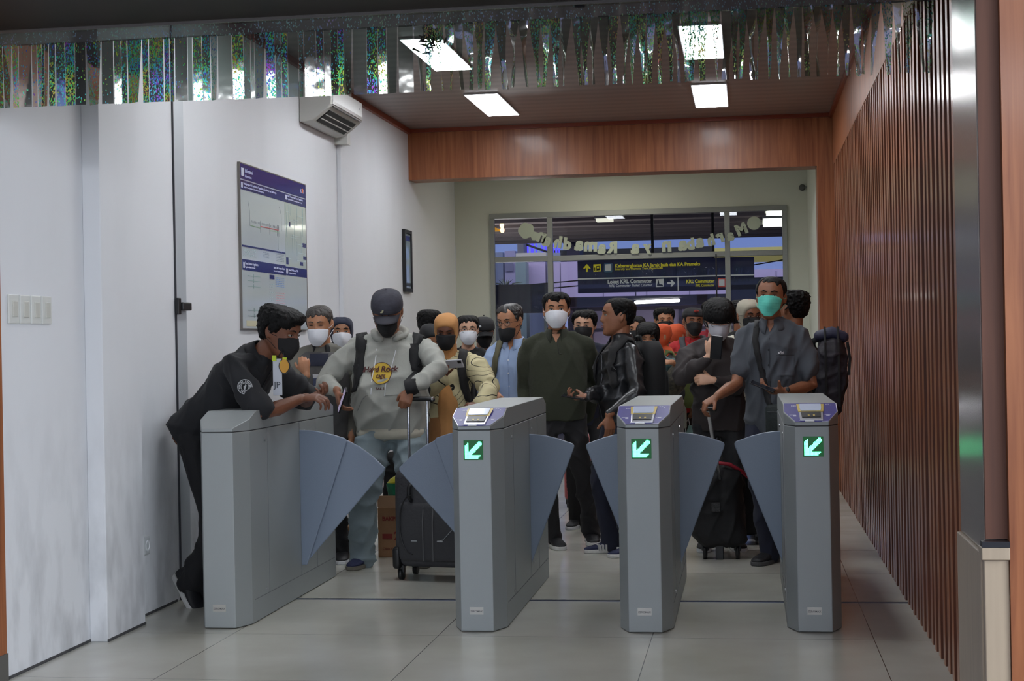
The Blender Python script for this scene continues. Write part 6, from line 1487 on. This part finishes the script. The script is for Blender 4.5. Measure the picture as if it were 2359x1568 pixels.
P.head(yaw=.02, pitch=.30, fwd=.03); P.face(closed=True); P.hands(W(1548, 834, 11.35), 1, fdir=(-1, -.2, .0), back=(0, -.6, .8), hint=(1, .4, -.5), curl=(30, 40, 20)); P.arms_down((-1,)); P.stand(shoes=M_shoeb); P.body(); P.top('shirt', cloth('teal_shirt', srgb(66, 92, 94)), sleeve=.9, loose=1.1); P.patch('shirt_front', (-.10, .06, .0, .38), M_blk, off=.006, n=8); trous(P)
P.hair([(0, .050), (25, .046), (40, .02), (55, -.02), (70, -.08), (84, -.12), (180, -.12)], top=.012, sides=.014, rough=.003, back=.01); P.mask(M_wm, drop=.004)
x, z = spot(1527, 741, 12.5)
P = Person('woman in orange headscarf turned sideways with a green backpack', x, 12.5, z, face=math.radians(-60), skin='tan', voxel=.008, female=True)
P.head(yaw=-.1, pitch=.15); P.face(); P.arms_down(); P.stand(shoes=M_shoeb); P.body(); P.top('jacket', M_blk); P.skirt('skirt', M_blk); P.hijab(cloth('orange_scarf', srgb(204, 84, 44), .8, vary=.06), drop=.08)
straps(P, cloth('green_canvas', srgb(92, 104, 56)), 'green backpack on the woman in the nearer orange headscarf', x0=.08, x1=.13, wd=.08, size=(.3, .42, .18))
x, z = spot(1557, 742, 13.65)
P = Person('woman in orange headscarf seen from behind, farther and right of the other', x, 13.65, z, face=math.radians(150), skin='tan', voxel=.008, female=True)
P.head(); P.arms_down(); P.stand(shoes=M_shoeb); P.body(); P.top('jacket', M_blk); P.skirt('skirt', M_blk); P.hijab(cloth('orange_scarf', srgb(204, 84, 44)), drop=.12)
# --- 18. tall young man, 19. man with batik cap, 20. crew cut, 23. hair
x, z = spot(1529, 706, 14.05)
P = Person('young man with swept black hair and black mask at the back of the crowd', x, 14.05, z, face=.1, skin='tan', voxel=.008)
P.head(yaw=.1, pitch=.05); P.face(); P.arms_down(); P.stand(shoes=M_shoeb); P.body(); P.top('shirt', M_blk); trous(P); P.hair(HL_SHORT, top=.020, sides=.010, rough=.008, seed=12); P.mask(M_bm)
x, z = spot(1594, 706, 13.0)
P = Person('man in red shirt with black batik headcloth and black mask', x, 13.0, z, face=.1, skin='brown', voxel=.0075)
P.head(yaw=.15, pitch=.06, roll=.05); P.face(); P.hands(W(1600, 925, 12.7), 1, fdir=(-.1, -.2, -1), back=(.4, -1, 0), hint=(.6, .6, 0)); P.arms_down((-1,)); P.stand(shoes=M_shoeb); P.body(); P.top('shirt', cloth('red_shirt', srgb(168, 30, 34)), sleeve=.75, loose=1.1, armr=1.15); P.collar(cloth('red_collar', srgb(150, 34, 40)), .7); trous(P)
P.cap(M_blk, brim=False, low=.052); cpo = [c for c in P.e.children if c.name.startswith('cap')][0]; MB().ball(P.HT((.0, -.100, .095)), (.022, .008, .012), M=P.hm).build('headcloth_knot', mat('batik_red', srgb(150, 50, 40), .7, vary=.5, vscale=60), cpo, True); P.mask(M_bm); P.hair(HL_SHORT, top=.004, sides=.005)
straps(P, cloth('grey_strap', srgb(72, 72, 76)), 'grey-strapped bag worn by the man in the red shirt', x0=.08, x1=.12, wd=.05)
x, z = spot(1641, 690, 13.95)
P = Person('man with flat-topped black crew cut behind the young man with the fringe', x, 13.95, z, face=-.1, skin='light', voxel=.008)
P.head(yaw=-.2); P.face(); P.arms_down(); P.stand(shoes=M_shoeb); P.body(); P.top('shirt', cloth('crimson_top', srgb(150, 36, 52))); trous(P); P.hair(HL_SHORT, top=.016, sides=.006, rough=.003); P.mask(M_bm)
x, z = spot(1706, 688, 12.4)
P = Person('person with bushy black hair behind the grey headscarf', x, 12.4, z, face=math.radians(160), skin='brown', voxel=.008)
P.head(); P.arms_down(); P.stand(shoes=M_shoeb); P.body(); P.top('shirt', M_blk); trous(P); P.hair(HL_SHORT, top=.022, sides=.016, rough=.012, seed=20)

# --- 21. young man with fringe and phone
x, z = spot(1650, 706, 10.22)
P = Person('young man with heavy black fringe, glasses and white mask looking down at a phone', x, 10.22, z + .07, face=math.radians(6), skin='light', voxel=.0055)
P.head(yaw=.04, pitch=.52, fwd=.07); P.face(closed=True, brows=None)
P.hands(W(1634, 822, 9.88), -1, fdir=(.25, -.1, 1), back=(-.3, -1, .1), hint=(-.9, .3, -.9), curl=(45, 55, 30), thumb=(5, 5)); P.hands(W(1645, 876, 9.9), 1, fdir=(-1, -.1, .1), back=(0, -1, .3), hint=(.6, .4, -.8), curl=(40, 50, 30))
P.stand(shoes=M_shoeb); P.body(); P.top('hoodie', cloth('umber_hoodie', srgb(52, 46, 46)), loose=1.12, puff=.008, disp=(.016, 17), armr=1.15); trous(P)
P.hair(HL_FRINGE, top=.016, sides=.019, rough=.008, seed=15, edge=.012, locks=190, llen=.05, over=.55, lr=.007); P.glasses(mat('wire_rim', srgb(190, 186, 180), .2, .9)); P.mask(mat('mask_grey', srgb(190, 190, 198), .8), 'kf', drop=.004)
phone(W(1650, 800, 9.82), (.1, -.2, 1), (.15, 1, .1), 'black phone held upright by the young man with the fringe')

# --- 22. woman in grey headscarf
x, z = spot(1723, 684, 10.95)
P = Person('woman in pale grey headscarf, glasses and black mask behind the teal-masked man', x - .005, 10.95, z - .0, face=math.radians(10), skin='brown', voxel=.0058, female=True)
P.head(yaw=.22, pitch=.15, fwd=.01); P.face(); P.hands(W(1700, 915, 10.52), -1, fdir=(.3, -.3, -1), back=(-.8, -.6, 0), hint=(-.9, .5, -.3), curl=(60, 75, 45)); P.arms_down((1,)); P.stand(shoes=M_shoeb); P.body(); P.top('coat', M_blk, hem=-.09, loose=1.16, armr=1.25, disp=(.014, 18)); P.skirt('skirt', M_blk)
P.hijab(cloth('grey_scarf', srgb(158, 152, 136), .85, vary=.06, bump=.3), drop=.44, wide=.85); P.glasses(); P.mask(M_bm, 'kf'); bv = P.tree()
bg_ = empty('shoulder_bag', P.loc, 'black bag with wide cream strap on the woman in the grey headscarf', 'bag', rz=P.rz)
P.ribbon('strap', P.over(-.12, bv, off=.012) + P.strap_path(-.12, .42, -.09, .22, bv, 8, .012), .05, mat('strap_cream', srgb(196, 192, 178), .8), bg_, th=.006)
q = P.on(-.02, -.06, bv, 1, .06)[0]; MB().ball(q + Vector((0, .05, 0)), (.15, .07, .16), nu=20, nv=12).build('bag_body', M_strap, bg_, True)

# --- 23. man behind at the far right with the big backpack
x, z = spot(1826, 664, 10.22)
P = Person('person with thick black hair behind the teal-masked man, carrying a hiking backpack', x, 10.22, z, face=math.radians(-118), skin='brown', voxel=.007)
P.head(yaw=math.radians(-10)); P.arms_down(); P.stand(shoes=M_shoeb); P.body(); P.top('shirt', cloth('ash_shirt', srgb(82, 84, 88)), loose=1.08, sleeve=1.0); trous(P); P.hair(HL_SHORT, top=.022, sides=.016, rough=.011, seed=22)
bp_ = empty('hiking_backpack', (0, 0, 0), 'tall dark hiking backpack with rolled top beside the slatted wall', 'backpack')
c = W(1917, 862, 10.05); r = []
for t, wx, wy in ((-.27, .045, .06), (-.25, .075, .10), (-.18, .092, .12), (-.05, .100, .13), (.08, .098, .13), (.17, .088, .12), (.215, .07, .10), (.225, .05, .07)):
    ox = -.02 * t + (-.035 if t < -.15 else 0); r.append([(c.x + ox + wx * math.copysign(abs(math.cos(a)) ** .7, math.cos(a)), c.y + wy * math.copysign(abs(math.sin(a)) ** .8, math.sin(a)), c.z + t) for a in [2 * math.pi * i / 28 for i in range(28)]])
M_camo = mat('pack_pattern', srgb(38, 34, 44), .7, vary=.7, vscale=26, bump=.5, bscale=20)
b = MB(); b.loft(r); o = b.build('pack_body', M_camo, bp_); finish(o, .009, 3, disp=(.012, 26, 77))
MB().tube([(c.x - .075, c.y - .02, c.z + .245), (c.x, c.y - .03, c.z + .262), (c.x + .07, c.y - .02, c.z + .235)], [(.035, .045), (.042, .05), (.036, .045)], 14).build('rolled_top', mat('pack_navy', srgb(40, 42, 66), .6, bump=.4, bscale=20), bp_, True)
for dx in (-.045, .035): MB().tube([(c.x + dx, c.y - .135, c.z - .2), (c.x + dx, c.y - .142, c.z), (c.x + dx, c.y - .12, c.z + .2), (c.x + dx, c.y - .06, c.z + .30)], [(.008, .002)] * 4, 6).build('compression_strap', M_strap, bp_)
MB().tube([(c.x + .095, c.y - .05, c.z + .2), (c.x + .108, c.y - .05, c.z + .1), (c.x + .10, c.y - .06, c.z)], [(.010, .006)] * 3, 6).build('buckle_strap', M_strap, bp_)
MB().tube([(c.x - .07, c.y + .02, c.z + .23), (c.x - .115, c.y + .05, c.z + .21), (c.x - .125, c.y + .08, c.z + .08), (c.x - .10, c.y + .08, c.z - .14)], [(.022, .010)] * 4, 8).build('shoulder_strap', M_strap, bp_, True)

# --- 25. man with teal mask, front right
x, z = spot(1775, 633, 9.58)
P = Person('tall man in grey short-sleeved shirt and teal mask, phone in one hand', x + .005, 9.58, z + .0, face=math.radians(-10), skin='brown', voxel=.005, broad=1.02, side=0.0)
P.head(yaw=math.radians(2), pitch=-.02, roll=.06, dx=-.008); P.face(ez=.010)
P.hands(W(1654, 911, 9.27), -1, fdir=(-.75, -.25, -.45), back=(-.35, -.35, 1), hint=(.2, .5, -1), curl=(42, 50, 30), thumb=(35, 20))
P.hands(W(1812, 901, 9.28), 1, fdir=(-1, -.12, .04), back=(.05, -.45, -1), hint=(.55, .7, -.7), curl=(28, 32, 20), thumb=(55, -5))
P.stand(((-.05, .02), (.13, .06)), yaw=(-.35, .1), shoes=M_shoeb, sole=mat('sole_grey', srgb(80, 80, 82), .7)); P.body()
M_gs = cloth('slate_shirt', srgb(70, 74, 81), .85, vary=.10, bump=.4, bscale=14)
gs = P.top('shirt', M_gs, hem=-.085, sleeve=.70, loose=1.07, disp=(.016, 16), armr=1.06); P.vneck(.028, .475, .53); P.collar(M_gs, .55, ht=.040); bv = P.tree()
P.fold_line('placket', [(-.006, -.12), (-.004, .05), (-.002, .2), (0, .36), (0, .44)], cloth('placket_slate', srgb(62, 66, 74)), .0024, gs); P.buttons(M_black, (-.06, .08, .18, .28, .37), -.004, gs)
P.patch('chest_pocket', (.045, .14, .215, .335), cloth('pocket_slate', srgb(76, 80, 88)), gs, .006); P.fold_line('pocket_edge', [(.045, .336), (.092, .338), (.14, .336)], mat('pocket_dark', srgb(44, 46, 52), .8), .0022, gs)
P.print_text('pocket_lettering', 'adel', .022, .07, .345, mat('stitch_white', srgb(200, 200, 204), .8), width=.034, bold=.0006, parent=gs)
P.pants('trousers', M_nav, loose=1.05, disp=(.014, 22)); P.hair(HL_RECEDE, top=.005, sides=.006, rough=.002, seed=30); P.mask(M_tm, 'surgical', drop=.0, zup=.008)
sb = empty('crossbody_bag', P.loc, 'small dark crossbody bag with black strap on the teal-masked man', 'bag', rz=P.rz)
P.ribbon('strap', P.over(-.085, bv) + P.strap_path(-.085, .43, -.02, .10, bv, 14, .006) + P.strap_path(-.012, .07, .03, .0, bv, 3, .008), .038, M_strap, sb, th=.003)
q = P.on(.045, -.045, bv, -1, .03)[0]; b = MB(); b.loft([[q + Vector((.075 * k_ * math.copysign(abs(math.cos(a)) ** .6, math.cos(a)), .028 * k_ * math.sin(a), z_)) for a in [2 * math.pi * i / 20 for i in range(20)]] for z_, k_ in ((-.12, .7), (-.10, 1), (.07, 1), (.09, .75))]); b.build('bag_body', mat('bag_green_black', srgb(36, 44, 44), .7, bump=.3), sb, True)
MB().tube([q + Vector((-.06, -.03, .045)), q + Vector((.06, -.03, .045))], .002, 6).build('zip', mat('zip_steel', srgb(80, 80, 84), .3, .7), sb)
el, w_ = P.arm[1][1], P.arm[1][2]; dd = (w_ - el).normalized(); wt_ = MB().tube([w_ - dd * .020, w_ + dd * .002], [(.028, .025)] * 2, 16, round_=False).build('wristwatch', mat('watch_steel', srgb(150, 152, 156), .25, .8), P.e); MB().ball(w_ - dd * .008 + P.Ld((0, -.027, .008)), (.015, .006, .015), nu=14, nv=8).build('watch_face', M_black, wt_, True)
phone(W(1757, 890, 9.18), (-1, .1, .42), (.35, -.25, 1), 'black phone lying in the hand of the teal-masked man')
# ---------------------------------------------------------------- luggage and parcels
def rbox(b, x0, x1, y0, y1, z0, z1, r=.04, M=None, p=.35):
    """soft-cornered box as a loft"""
    cx, cy, hx, hy = (x0 + x1) / 2, (y0 + y1) / 2, (x1 - x0) / 2, (y1 - y0) / 2; rings = []
    for t in (0, .15, .4, 1):
        a = t * math.pi / 2; rings.append((z0 + r * (1 - math.sin(a)), 1 - r * (1 - math.sin(a)) * 0, r * (1 - math.cos(math.pi / 2 - a))))
    prof = [(z0 + r * (1 - math.cos(q)), r * (1 - math.sin(q))) for q in (0, math.pi / 6, math.pi / 3, math.pi / 2)] + [(z1 - r * (1 - math.cos(q)), r * (1 - math.sin(q))) for q in (math.pi / 2, math.pi / 3, math.pi / 6, 0)]
    rr_ = []
    for z, ins in prof:
        ring = []
        for i in range(32):
            a = 2 * math.pi * (i + .5) / 32; ca, sa = math.cos(a), math.sin(a)
            v = Vector((cx + (hx - ins) * math.copysign(abs(ca) ** p, ca), cy + (hy - ins) * math.copysign(abs(sa) ** p, sa), z)); ring.append(M @ v if M is not None else v)
        rr_.append(ring)
    return b.loft(rr_)
def wheel(e, x, y, r=.026, w=.02, rz=0, m=None):
    R_ = Matrix.Rotation(rz, 3, 'Z') @ Matrix.Rotation(math.pi / 2, 3, 'Y')
    o = MB().lathe([(r * .4, -w / 2), (r, -w / 2 + .003), (r, w / 2 - .003), (r * .4, w / 2)], (x, y, r), 18, M=R_).build('wheel', m or M_black, e, True)
    b = MB(); b.box(x - w / 2 - .008, x + w / 2 + .008, y - .016, y + .016, r * 1.2, r * 2 + .02); b.build('caster_housing', M_black, o, bevel=.006)
M_case = mat('suitcase_cloth', srgb(66, 66, 70), .8, vary=.12, vscale=20, bump=.3, bscale=60); M_rod = mat('handle_rod', srgb(168, 170, 176), .25, .85)
# grey suitcase of the man in the hoodie
A = atZ(936, 1328, 0); su = empty('suitcase', (-1.80, 8.98, 0), 'large dark grey upright suitcase on wheels held by the man in the hoodie', 'suitcase', rz=math.radians(-10))
cw, cdp, z0, z1 = .24, .15, .075, .655
b = MB(); rbox(b, -cw, cw, -cdp, cdp, z0, z1, .06); b.build('shell', M_case, su, True)
b = MB(); rbox(b, -cw * .80, cw * .80, -cdp - .035, -cdp + .05, z0 + .04, z1 - .20, .03); pk = b.build('front_pocket', mat('suitcase_cloth2', srgb(58, 58, 61), .85, vary=.1, bump=.3), su, True)
for dx in (-.03, .03): MB().tube([(dx, -cdp - .041, z0 + .05), (dx, -cdp - .044, .35), (dx, -cdp - .03, z1 - .22)], .0035, 6).build('piping', mat('piping_grey', srgb(92, 92, 94), .6), pk)
arc = [(-.17 + .10 * (1 - math.cos(t)) * 0 + -.0 + .13 * math.cos(t) * 0, 0, 0) for t in (0,)]
pts = [(-.10 - .075 * math.sin(t), -cdp - .040, .33 + .17 * math.cos(t)) for t in [math.pi * i / 14 for i in range(15)]]; MB().tube(pts, .004, 6).build('zip_arc', M_black, pk)
MB().tube([(-.11, -cdp - .012, z1 - .09), (-.115, -cdp - .035, z1 - .11), (-.115, -cdp - .035, z1 - .17), (-.11, -cdp - .012, z1 - .19)], [(.012, .008)] * 4, 8).build('side_handle', M_black, su, True)
for dx in (-.10, .06): MB().box(dx, dx + .035, -cdp - .052, -cdp - .044, .235, .243).build('zip_pull', M_screw, su)
MB().tube([(.06, -cdp - .048, .24), (.10, -cdp - .055, .25), (.15, -cdp - .03, .31), (.16, -cdp - .01, .36)], .0022, 6).build('tag_cord', M_screw, su)
b = MB(); rbox(b, -cw - .006, -cw + .05, -cdp - .004, cdp + .004, z0 - .01, z0 + .12, .02); b.build('corner_guard', M_black, su, True)
b = MB(); rbox(b, cw - .05, cw + .006, -cdp - .004, cdp + .004, z0 - .01, z0 + .12, .02); b.build('corner_guard', M_black, su, True)
for sx_ in (-.2, .2):
    for sy_ in (-.11, .11): wheel(su, sx_, sy_, .034, .026)
hz = atY(972, 920, 9.02).z; hx = [-.125, -.03]
Mi = su.matrix_basis.inverted(); R0 = Matrix.Rotation(math.radians(-10), 4, 'Z'); R0.translation = (-1.80, 8.98, 0); inv = R0.inverted()
ha = inv @ atY(940, 922, 9.03); hb = inv @ atY(984, 922, 9.03)
for h_ in (ha, hb): MB().tube([(h_.x, h_.y, hz - .005), (h_.x + .004, h_.y * .5, z1 - .01)], .0085, 10).build('handle_rod', M_rod, su, True)
MB().tube([(ha.x - .03, ha.y, hz), (ha.x, ha.y, hz + .004), (hb.x, hb.y, hz + .004), (hb.x + .035, hb.y, hz)], [(.014, .017)] * 4, 12).build('pull_handle', M_black, su, True)
MB().ball((hb.x + .036, hb.y - .005, hz + .004), (.010, .016, .014)).build('handle_cap', mat('cap_chrome', srgb(200, 202, 206), .2, .8), su, True)

# pull handle of the tan-scarf woman's case, standing behind
sc = empty('suitcase', (atY(1078, 1000, 9.74).x, 9.74, 0), 'tall brown suitcase whose black pull handle the tan-scarf woman holds', 'suitcase')
b = MB(); rbox(b, -.17, .17, -.11, .11, .05, .60, .05); b.build('shell', mat('case_brown', srgb(70, 50, 42), .6, bump=.2), sc, True)
hz2 = atY(1090, 940, 9.74).z
for dx in (-.05, .05): MB().tube([(dx, 0, hz2 - .01), (dx, 0, .59)], .008, 8).build('handle_rod', M_rod, sc, True)
MB().tube([(-.07, 0, hz2 - .02), (-.05, 0, hz2), (.05, 0, hz2), (.07, 0, hz2 - .02)], [(.014, .014)] * 4, 10).build('pull_handle', M_black, sc, True)
for dx in (-.13, .13):
    for dy in (-.08, .08): wheel(sc, dx, dy, .024, .02)

# wheeled rucksack of the teal-masked man, with a black case on top behind
c = atZ(1662, 1288, 0); wb = empty('wheeled_rucksack', (c.x - .02, 9.86, 0), 'bulky black wheeled rucksack with red piping beside the teal-masked man', 'rucksack')
r = []
for z_, hx_, hy_, ox in ((.075, .13, .09, .03), (.10, .155, .12, .025), (.18, .175, .135, 0), (.27, .165, .135, .0), (.34, .158, .13, .0), (.50, .150, .12, .012), (.56, .13, .10, .02), (.585, .08, .06, .03)):
    r.append([(ox + hx_ * math.copysign(abs(math.cos(a)) ** .55, math.cos(a)), hy_ * math.copysign(abs(math.sin(a)) ** .6, math.sin(a)), z_) for a in [2 * math.pi * i / 32 for i in range(32)]])
M_rk = mat('rucksack_nylon', srgb(20, 20, 23), .7, bump=.4, bscale=26)
b = MB(); b.loft(r); o = b.build('bag_body', M_rk, wb); finish(o, .009, 3, disp=(.012, 22, 31))
MB().tube([(-.06, -.09, .54), (.0, -.105, .60), (.08, -.10, .59), (.15, -.06, .545), (.20, -.03, .50)], [(.012, .010)] * 5, 8).build('top_handle', mat('red_piping', srgb(150, 24, 44), .6), wb, True)
MB().box(-.035, .02, -.146, -.138, .30, .36).build('emblem_patch', mat('patch_grey', srgb(60, 60, 62), .6, vary=.6, vscale=120), wb, bevel=.004)
for dx, ln in ((-.17, .10), (-.19, .05)): MB().tube([(dx, -.05, .25), (dx - .02, -.06, .25 - ln * .5), (dx - .035, -.06, .25 - ln)], [(.006, .002)] * 3, 6).build('loose_strap', M_strap, wb)
for dx in (-.10, .10): wheel(wb, dx + .02, -.06, .042, .028)
MB().box(-.015, .035, -.10, -.05, .0, .09).build('skid_foot', M_black, wb, bevel=.005)
ha = atY(1631, 944, 9.30) - Vector((c.x - .02, 9.86, 0)); hb2 = atY(1662, 1130, 9.83) - Vector((c.x - .02, 9.86, 0))
MB().tube([ha, hb2], [(.013, .007)] * 2, 10).build('handle_rod', M_rod, wb, True)
MB().tube([ha + Vector((-.035, 0, .0)), ha + Vector((0, 0, .006)), ha + Vector((.04, 0, .002))], [(.014, .014)] * 3, 10).build('pull_handle', M_black, wb, True)
bc = empty('suitcase', (atY(1700, 1000, 10.55).x, 10.55, 0), 'tall black suitcase with curved pull handle behind the wheeled rucksack', 'suitcase')
b = MB(); rbox(b, -.12, .14, -.10, .10, .06, 1.0 if False else .86, .045); b.build('shell', M_rk, bc, True); hz3 = atY(1695, 930, 10.55).z
for dx in (-.075, .075): MB().tube([(dx, 0, hz3 - .01), (dx, 0, .85)], .008, 8).build('handle_rod', M_black, bc, True)
MB().tube([(-.105, 0, hz3 - .03), (-.09, 0, hz3), (0, 0, hz3 + .008), (.09, 0, hz3 + .002), (.105, 0, hz3 - .005)], [(.011, .013)] * 5, 10).build('pull_handle', mat('handle_dark_grey', srgb(52, 54, 56), .4), bc, True)
MB().ball((.10, -.004, hz3 + .002), (.022, .014, .012)).build('handle_tip', M_screw, bc, True)
for dx in (-.09, .11):
    for dy in (-.07, .07): wheel(bc, dx, dy, .028, .02)

# pink suitcase
c = atZ(1313, 1170, 0); pk = empty('suitcase', (c.x, c.y + .1, 0), 'pink ribbed suitcase on wheels behind the legs of the green jumper man', 'suitcase')
M_pink = mat('pink_shell', srgb(176, 96, 98), .45)
b = MB(); rbox(b, -.05, .05 + .18, -.09, .09, .055, .60, .04); b.build('shell', M_pink, pk, True)
for k_ in range(6): MB().tube([(-.03 + .042 * k_, -.088, .09), (-.03 + .042 * k_, -.094, .33), (-.03 + .042 * k_, -.088, .57)], [(.004, .004)] * 3, 6).build('rib', mat('pink_rib', srgb(150, 78, 82), .45), pk)
for dx in (-.02, .19):
    for dy in (-.06, .06): wheel(pk, dx, dy, .025, .02)

# cardboard boxes and plastic bag on the floor at left
M_card = mat('cardboard', srgb(150, 112, 80), .8, vary=.1, vscale=12); M_ink2 = mat('carton_ink', srgb(124, 46, 40), .8)
c1 = atZ(798, 1288, 0); bx = empty('cardboard_box', (c1.x - .03, c1.y + .13, 0), 'small brown carton with printed glass symbol beside the leftmost gate', 'cardboard box')
MB().box(-.13, .085, -.12, .12, 0, .205).build('carton', M_card, bx, bevel=.004); MB().box(-.12, .075, -.11, .11, .206, .209).build('flap', mat('cardboard_pale', srgb(176, 140, 108), .8), bx)
b = MB()
for p_, q_ in (((-.0, .05), (.05, .05)), ((.0, .17), (.05, .17))): b.box(p_[0] - .02, q_[0], -.1225, -.12, p_[1], p_[1] + .006)
b.box(-.02, -.014, -.1225, -.12, .05, .17); b.box(.044, .05, -.1225, -.12, .05, .17); b.prism([(-.004, -.1225, .07), (.034, -.1225, .07), (.040, -.1225, .15), (-.010, -.1225, .15)], (0, .002, 0)); b.build('glass_symbol', mat('carton_print', srgb(104, 76, 52), .8), bx)
c2 = atZ(905, 1290, 0); bx = empty('cardboard_box', (c2.x + .03, 9.98, 0), 'larger brown carton with red printing behind the hoodie man and his suitcase', 'cardboard box')
zt2 = .32
MB().box(-.16, .16, -.13, .13, 0, zt2).build('carton', M_card, bx, bevel=.004)
for dx in (-.16, .0): MB().box(dx, dx + .155, -.128, -.124, zt2 + .002, zt2 + .075).build('flap', mat('cardboard_pale', srgb(160, 122, 92), .8), bx)
text('carton_lettering', '25', .075, M_ink2, bx, Vector((-.055, -.1315, .11)), FRONT, .001, bold=.002); text('carton_lettering', 'BAKPIA PAT', .036, M_ink2, bx, Vector((-.13, -.1315, .235)), FRONT, .001, bold=.001); text('carton_lettering', 'Oleh Oleh Khas', .024, M_ink2, bx, Vector((-.13, -.1315, .045)), FRONT, .001)
MB().box(-.13, -.065, -.1325, -.1305, .115, .15).build('carton_stamp', M_ink2, bx)
pbg = empty('plastic_bag', (c2.x + .03, 10.05, zt2 + .005), 'yellow and green printed plastic bag on top of the larger carton', 'bag')
r = [[(hx_ * math.copysign(abs(math.cos(a)) ** .7, math.cos(a)), .10 * k_ * math.sin(a), z_) for a in [2 * math.pi * i / 28 for i in range(28)]] for z_, hx_, k_ in ((.0, .11, .8), (.04, .14, 1), (.12, .145, 1), (.17, .12, .9), (.20, .07, .5), (.23, .05, .3))]
def bandmat():
    m = bpy.data.materials.new('yellow_green_film'); m.use_nodes = True; nt = m.node_tree; b_ = nt.nodes['Principled BSDF']; b_.inputs['Roughness'].default_value = .3; t_ = nt.nodes.new('ShaderNodeTexCoord'); s_ = nt.nodes.new('ShaderNodeSeparateXYZ'); nt.links.new(t_.outputs['Object'], s_.inputs[0]); r_ = nt.nodes.new('ShaderNodeValToRGB'); r_.color_ramp.interpolation = 'CONSTANT'
    mr = nt.nodes.new('ShaderNodeMapRange'); mr.inputs['From Max'].default_value = .23; nt.links.new(s_.outputs['Z'], mr.inputs['Value']); nt.links.new(mr.outputs[0], r_.inputs[0]); e_ = r_.color_ramp.elements; e_[0].color = srgb(36, 74, 46); e_[1].position = .25; e_[1].color = srgb(28, 120, 84); q = e_.new(.6); q.color = srgb(196, 190, 52); q = e_.new(.85); q.color = srgb(60, 60, 66); nt.links.new(r_.outputs[0], b_.inputs['Base Color']); return m
b = MB(); b.loft(r); o = b.build('bag_film', bandmat(), pbg); finish(o, .007, 2, disp=(.010, 40, 9))
text('bag_lettering', 'Bakpia', .055, mat('bag_yellow', srgb(190, 190, 40), .5), pbg, Vector((-.12, -.115, .02)), FRONT, .001, shear=.2, bold=.002)
hl = empty('black_holdall', (c2.x - .02, 10.42, 0), 'soft black holdall standing behind the plastic bag and larger carton', 'bag')
b = MB(); rbox(b, -.20, .20, -.11, .11, .0, .66, .09); o = b.build('bag_body', M_strap, hl); finish(o, .012, 3, disp=(.014, 16, 12))
MB().tube([(-.08, -.11, .5), (-.07, -.13, .68), (.07, -.13, .68), (.08, -.11, .5)], .010, 8).build('handle', M_strap, hl, True)
# shopping bags by the red shirt man
c = atY(1592, 1000, 12.68); yb_ = empty('shopping_bag', (c.x, 12.68, 0), 'yellow and pale teal paper shopping bag with white cord handles', 'bag')
MB().prism([(-.09, 0, .34), (.07, 0, .34), (.065, 0, c.z - .02), (-.075, 0, c.z + .01)], (0, .09, 0)).build('bag_body', mat('bag_yellow2', srgb(214, 168, 30), .5), yb_, bevel=.002); MB().prism([(-.05, -.01, c.z - .02), (.09, -.01, c.z - .05), (.075, -.01, c.z + .07), (-.02, -.01, c.z + .07)], (0, .07, 0)).build('bag_insert', mat('bag_teal', srgb(130, 170, 166), .5), yb_, bevel=.002)
for dx in (-.05, .02): MB().tube([(dx, .03, c.z + .0), (dx + .015, .03, c.z + .10), (dx + .03, .03, c.z + .13), (dx + .05, .03, c.z + .0)], .003, 6).build('cord_handle', M_white, yb_)
# patterned duffel at the girl's hip
c = atY(1557, 868, 11.5); db = empty('patterned_shoulder_bag', (c.x, 11.5, c.z), 'dark shoulder bag with pale scattered pattern hanging by the girl in teal', 'bag')
MB().ball((0, 0, -.02), (.085, .08, .15), M=Matrix.Rotation(.5, 3, 'Y') @ Matrix.Identity(3), nu=22, nv=14).build('bag_body', mat('bag_sequins', srgb(60, 56, 44), .5, vary=.95, vscale=38, bump=.4), db, True)
MB().tube([(-.06, 0, .1), (-.12, .02, .2), (-.16, .05, .28)], [(.014, .004)] * 3, 6).build('strap', M_strap, db)
# water bottle carried at the side pocket between the gates
c = atY(1572, 955, 11.6); wbt = empty('water_bottle', (c.x, 11.6, c.z), 'clear water bottle with olive cap beside the second gate from the wall', 'bottle')
MB().lathe([(.028, -.10), (.032, -.09), (.032, .03), (.028, .05), (.014, .075), (.013, .09)], n=20).build('bottle_body', mat('bottle_plastic', srgb(120, 126, 120), .15), wbt, True); MB().lathe([(.016, .09), (.016, .108), (.012, .11)], n=16).build('bottle_cap', mat('cap_white', srgb(190, 190, 186), .4), wbt, True)
